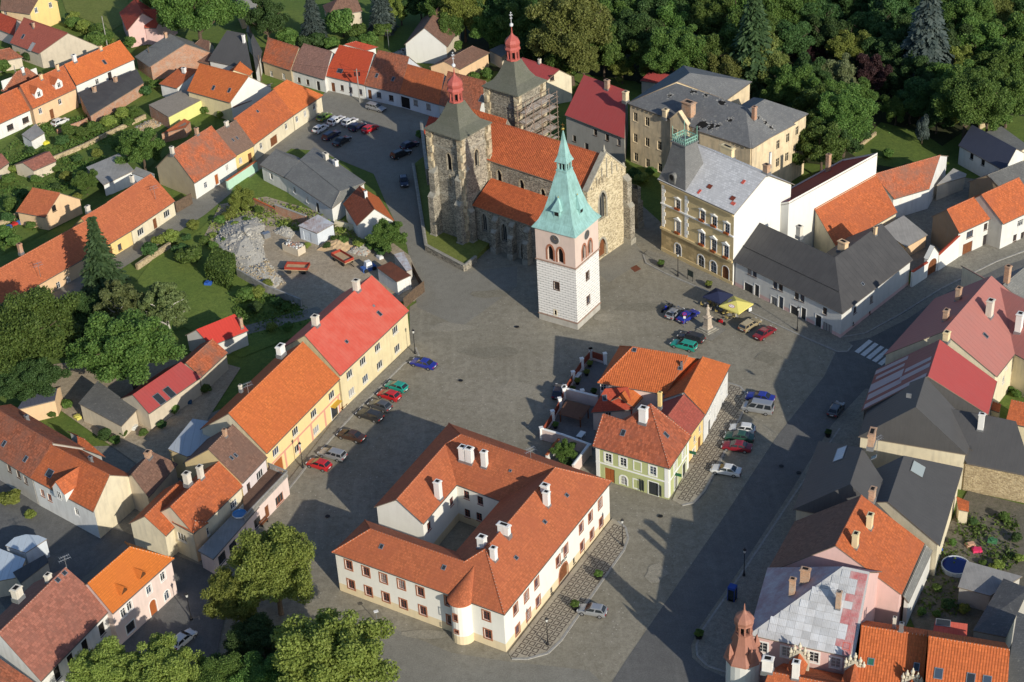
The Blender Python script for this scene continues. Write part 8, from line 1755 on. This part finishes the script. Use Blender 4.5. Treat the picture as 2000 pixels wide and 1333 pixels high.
wall_thing('garden_stone_wall','long crumbling stone wall between kitchen gardens','wall',[(105,315),(165,290),(215,265),(285,232)],1.0,.4,P_ST,None);wall_thing('shed_yard_wall','low brick wall before the black shed','wall',[(112,262),(160,245),(205,222)],1.0,.3,BRICKO,None);wall_thing('yard_wall','pale wall at the far end of the left gardens','wall',[(0,445),(38,425)],1.2,.3,P_ST,None);wall_thing('grey_yard_wall','grey wall between rubble yard and shaded garden','wall',[(465,540),(520,572),(590,600)],1.6,.3,CONC,None)
wall_thing('church_lane_wall','pale low wall along the lane below the grey long house','wall',[(655,445),(690,452),(700,445)],1.4,.3,P_CR,None);wall_thing('park_wall','ochre wall at the upper edge of the orchard lawn','wall',[(1912,255),(1958,230)],1.2,.3,P_ST,None);wall_thing('park_lawn_wall','low stone edging along the park lawn','wall',[(1666,300),(1710,265)],.8,.4,P_ST,None)
# rubble and sand heaps
def heap(name,label,px,h,m,stones=0,sm=None,seed=1,cat='heap'):
    R=random.Random(seed);c=[h2(P(*q))for q in px];cen=sum(c,V((0,0,0)))/len(c);n=22;rings=7;b=MB();vv=[]
    def edge(a):
        best=0
        for i in range(len(c)):
            A,B=c[i]-cen,c[(i+1)%len(c)]-cen;d=V((math.cos(a),math.sin(a),0));e=B-A;k=cross2(d,e)
            if abs(k)<1e-9:continue
            t=cross2(A,e)/k;s=cross2(A,d)/k
            if t>0 and-.001<=s<=1.001:best=max(best,t)
        return best
    t_=thing(name,label,cat,cen)
    grid=[[None]*n for _ in range(rings)]
    for j in range(rings):
        f=j/(rings-1)
        for i in range(n):
            a=2*math.pi*i/n;r=edge(a)*(1-f)*R.uniform(.92,1.06);z=h*(1-(1-f)**1.7)*R.uniform(.82,1.12)-(.1 if j==0 else 0);grid[j][i]=cen+V((r*math.cos(a),r*math.sin(a),z))
    for j in range(rings-1):
        for i in range(n):k=(i+1)%n;b.poly([grid[j][i],grid[j][k],grid[j+1][k],grid[j+1][i]])
    b.build('mound',m,t_,smooth=False)
    if stones:
        s=MB()
        for _ in range(stones):
            a=R.uniform(0,6.28);f=R.random()**.6;r=edge(a)*f;z=h*(1-f**1.7)*.95;q=cen+V((r*math.cos(a),r*math.sin(a),z));k=R.uniform(.08,.38)if R.random()<.3 else R.uniform(.05,.2)
            s.box(q-V((0,0,k*.3)),k,k*R.uniform(.6,1.3),k*R.uniform(.5,1.),R.randint(0,1),R.uniform(0,3),R.uniform(.6,1.))
        s.build('stones',sm or[CONC,P_ST],t_,kind='stuff')
    return t_
GRV=m_rough('gravel',(.50,.47,.40),(.31,.29,.25),4.,.9,.6);SNDM=m_rough('sand',(.50,.36,.21),(.40,.28,.16),1.5,.95,.4)
heap('gravel_heap','big pale grey gravel heap in the rubble yard',[(410,470),(440,430),(490,415),(520,430),(515,490),(530,520),(490,540),(450,520)],2.2,GRV,900,[GRV,CONC],2);heap('rubble_heap','long rubble heap with pale stones at the yard edge',[(455,520),(520,505),(560,555),(520,575)],1.0,GRV,700,[GRV,P_ST],3);heap('sand_heap','orange sand heap behind the red trailer',[(615,490),(640,470),(690,465),(700,482),(660,500)],1.3,SNDM,0,None,4);heap('stone_heap','small heap of broken concrete slabs beside the trailer',[(675,495),(700,470),(740,480),(715,505)],.9,GRV,160,[CONC,BRICKO],5);heap('rubble_heap','small grey rubble heap before the blue shed',[(530,455),(555,440),(580,455),(570,470)],.9,GRV,260,[CONC,GRV],6);heap('timber_rubble','collapsed roof rubble behind the terraced cottages',[(765,105),(800,92),(835,105),(815,122)],1.6,GRV,320,[CONC,WOOD],7);heap('stone_heap','tan stone heap in the kitchen gardens',[(262,250),(300,232),(320,245),(285,262)],.9,SNDM,260,[P_ST,CONC],8)
def trailer(px,d,label):
    p=h2(P(*px));f=h2(P(px[0]+d[0],px[1]+d[1]));u=(f-p).normalized();n=V((-u.y,u.x,0));t=thing('trailer',label,'trailer',p,'farm trailers');RDP=m_rough('trailer_red',(.36,.05,.03),(.24,.04,.025),2.);L,W,z=4.2,2.0,.8
    o=p-u*L/2-n*W/2;b=MB();b.frame(o+V((0,0,z)),u*L,n*W,V((0,0,.12)));b.build('bed',SNDM,t)
    for(a,x_,y_)in((o,u*L,n*.06),(o+n*(W-.06),u*L,n*.06),(o+n*.06,u*.06,n*(W-.12)),(o+n*.06+u*(L-.06),u*.06,n*(W-.12))):b=MB();b.frame(a+V((0,0,z+.12)),x_,y_,V((0,0,.5)));b.build('side_board',RDP,t)
    for k in(-1.3,1.3):
        for s in(-.95,.95):b=MB();q=p+u*k+n*s+V((0,0,.4));b.tube(q-n*.12,q+n*.12,.4,n=12);b.build('wheel',TYRE,t)
    b=MB();b.bar(p+u*L/2+V((0,0,.6)),p+u*(L/2+1.3)+V((0,0,.4)),.1);b.build('drawbar',IRON,t)
trailer((670,512),(20,12),'red flat trailer in the sunny part of the yard');trailer((582,531),(-25,-1),'red flat trailer half in shadow by the rubble')
p=h2(P(575,492));t=thing('rubble_skip','pale open skip full of building rubble','skip',p);b=MB();u=(h2(P(600,502))-p).normalized();n=V((-u.y,u.x,0));o=p-u*2-n*1
for(a,x_,y_)in((o,u*4,n*.08),(o+n*1.92,u*4,n*.08),(o,u*.08,n*2),(o+u*3.92,u*.08,n*2),):b.frame(a,x_,y_,V((0,0,1.5)))
b.build('box',P_BE,t);b=MB()
for _ in range(140):b.box(o+u*random.uniform(.2,3.8)+n*random.uniform(.2,1.8)+V((0,0,1.2+random.uniform(0,.4))),random.uniform(.1,.5),random.uniform(.1,.4),random.uniform(.08,.3),random.randint(0,2),random.uniform(0,3))
b.build('rubble',[CONC,P_W,BRICKO],t,kind='stuff')
p=h2(P(521,465));b=MB();b.box(p,1.3,.9,1.0,0,.6);b.box(p+V((0,0,1.)),1.35,.95,.1,0,.6);o=b.build('waste_bin',STEEL);tag(o,'grey metal waste bin in the rubble yard','bin')
p=h2(P(720,528));t=thing('blue_machine','blue and white work machine beside the container','machine',p);b=MB();b.box(p,2.6,1.3,.8,0,.5);b.box(p+V((0,0,.8)),1.2,1.2,1.0,1,.5,.8);b.build('body',[m_plain('machine_blue',(.05,.12,.35),.5),WHITE],t)
for k in((-.8,-.7),(.8,-.7),(-.8,.7),(.8,.7)):b=MB();q=p+V((k[0]*.88-k[1]*.48,k[0]*.48+k[1]*.88,.4));b.tube(q-V((-.06,.11,0)),q+V((-.06,.11,0)),.4,n=12);b.build('wheel',TYRE,t)
# pool and yard things on the right
p=h2(P(1866,1112));t=thing('pool','round blue garden pool at the corrugated shed','pool',p);b=MB();b.lathe(p,[(1.9,0),(1.9,.8),(1.8,.8),(1.8,.6)],24);b.build('rim',m_plain('pool_wall',(.5,.55,.6),.5),t);b=MB();b.lathe(p+V((0,0,.66)),[(1.85,0),(1.85,.02)],24);b.build('water',m_plain('pool_water',(.01,.02,.12),.05,0,.5),t)
for(x,y,c,l)in((1938,1060,(.05,.16,.07),'green garden table in the shaded yard'),(1908,1078,(.6,.04,.12),'bright pink toy slide on the yard floor'),(1895,1068,(.5,.3,.2),'small beige crate beside the pink slide'),(1830,1076,(.03,.1,.4),'small blue barrel at the pool side'),(28,441,(.5,.03,.03),'red crate between two blue crates by the left garden'),(18,446,(.05,.12,.35),'blue crate with pale lid by the left garden'),(40,437,(.10,.2,.5),'light blue crate at the garden shed'),(407,556,(.03,.1,.4),'blue rain barrel beside the ivy shed'),(370,787,(.03,.08,.14),'dark tarpaulin bundle behind the crimson roof'),(152,818,(.55,.5,.12),'yellow board in the workshop yard'),(262,838,(.6,.6,.56),'white door leaf leaning in the yard'),(575,592,(.42,.42,.4),'pale slab lying on the shaded lawn'),(742,505,(.6,.6,.6),'white bucket seat by the plank pile'),(90,282,(.6,.55,.05),'yellow toy tub beside the little white shed')):
    p=h2(P(x,y));b=MB();b.box(p,1.3,.9,.5,0,random.uniform(0,3),.92);b.box(p+V((0,0,.5)),1.25,.86,.07,0,0.)if False else None;b.box(p+V((0,0,.5)),.9,.6,.12,0,random.uniform(0,3));o=b.build('yard_object',m_plain('yard_%d_%d'%(x,y),c,.6));tag(o,l,'yard item')
p=h2(P(222,1262));t=thing('awning','red cafe awning at the foot of the faded tile house','awning',p);b=MB();a=P(215,1250,2.6);e=P(232,1262,2.2);d_=(h2(P(205,1272))-h2(P(222,1262))).normalized();q=[a,e,e+d_*2.4,a+d_*2.4];b.poly(q);b.poly([k-V((0,0,.06))for k in reversed(q)]);b.build('canvas',m_plain('canvas_red',(.55,.02,.02),.8),t)
for k in q[1:3]:b=MB();b.tube(h2(k),k,.03,n=5);b.build('post',STEEL,t)

# drain covers, cables, a paddling pool on the shop roof
for(x,y,l)in((1526,912,'round manhole cover on the main road'),(1560,925,'dark drain cover near the road kerb'),(640,1010,'drain cover in the shaded lower square'),(900,745,'manhole cover in the middle of the square'),(1010,640,'drain cover left of the bell tower'),(1345,790,'drain cover near the parked blue saloon'),(760,1060,'small drain cover in the museum shadow'),(1290,1010,'drain cover right of the museum')):
    p=h2(P(x,y));b=MB();b.lathe(p+V((0,0,FZ[0])),[(.36,0),(.36,.02)],12);b.lathe(p+V((0,0,FZ[0]+.02)),[(.28,0),(.28,.008)],12);o=b.build('drain_cover',IRON);tag(o,l,'drain cover','drain covers')
def cable(a,d,sag,label):
    b=MB();n=10;pts=[a*(1-i/n)+d*(i/n)-V((0,0,sag*4*(i/n)*(1-i/n)))for i in range(n+1)]
    for i in range(n):b.tube(pts[i],pts[i+1],.022,n=4,caps=False)
    o=b.build('overhead_cable',IRON);tag(o,label,'cable','overhead cables')
_p=h2(P(703,200))+V((0,0,7.3))
for(x,y,z,l)in((640,150,5.2,'cable from the concrete pole to the brown-roofed cottage'),(511,158,5.6,'long cable along the upper terrace to the wooden pole'),(790,180,5.,'cable from the concrete pole towards the shaded cottage')):cable(_p,h2(P(x,y))+V((0,0,z)),.5,l)
cable(h2(P(297,140))+V((0,0,5.8)),h2(P(210,92))+V((0,0,6.8)),.6,'cable between the wooden pole and the lamp mast');cable(h2(P(297,140))+V((0,0,5.8)),P(413,76,6.),.6,'cable from the wooden pole to the brown cottage ridge')
p=P(468,1006,3.26);b=MB();b.lathe(p,[(.95,0),(1.05,.25),(1.0,.3),(.9,.12)],16,[1,1,0]);o=b.build('paddling_pool',[m_plain('paddling_blue',(.06,.22,.45),.3),WHITE]);tag(o,'blue round paddling pool on the flat shop roof','pool')

# shelter, pots and tables in the walled court
p=h2(P(1122,822));rz=AXM-math.pi/4;t=thing('wooden_shelter','brown wooden shelter with a sloping roof in the walled court','shelter',p);uu=V((math.cos(rz),math.sin(rz),0));vv=V((-math.sin(rz),math.cos(rz),0))
for i in(-1,1):
    for j in(-1,1):b=MB();b.box(p+uu*(1.3*i)+vv*(1.7*j),.15,.15,2.0,0,rz);b.build('post',WOODB,t)
q=[p+uu*(1.6*i)+vv*(2.0*j)+V((0,0,2.0+.25*i))for i,j in((-1,-1),(1,-1),(1,1),(-1,1))];b=MB();b.poly(q);b.poly([k-V((0,0,.1))for k in reversed(q)])
for i in range(4):b.poly([q[i],q[i]-V((0,0,.1)),q[(i+1)%4]-V((0,0,.1)),q[(i+1)%4]])
b.build('roof',m_rough('shelter_roof',(.17,.085,.05),(.12,.06,.04),2.),t)
for k,(x,y,l)in enumerate(((1085,838,'potted shrub at the fence of the lower terrace'),(1072,852,'potted shrub in the near corner of the lower terrace'),(1142,876,'potted shrub at the near court wall'),(1128,752,'potted shrub at the upper terrace fence'),(1118,768,'flowering pot beside the upper terrace posts'),(1146,735,'potted shrub halfway up the terrace fence'),(1160,772,'potted shrub against the pale terrace wall'),(1152,718,'potted shrub at the far terrace corner'))):tub(x,y,l,.35,.5,'lime' if k%2 else 'mid')
for(x,y,l)in((1135,856,'white garden table in the court'),(1128,740,'white garden table on the upper terrace')):
    p=h2(P(x,y));t=thing('garden_table',l,'table',p);b=MB();b.box(p+V((0,0,.7)),1.6,.9,.06,0,rz);b.build('top',WHITE,t)
    for i in(-.65,.65):
        for j in(-.35,.35):b=MB();b.box(p+uu*i+vv*j,.06,.06,.7,0,rz);b.build('leg',WHITE,t)
print('objects',len(bpy.data.objects),'tris',sum(len(m.polygons)for m in bpy.data.meshes))
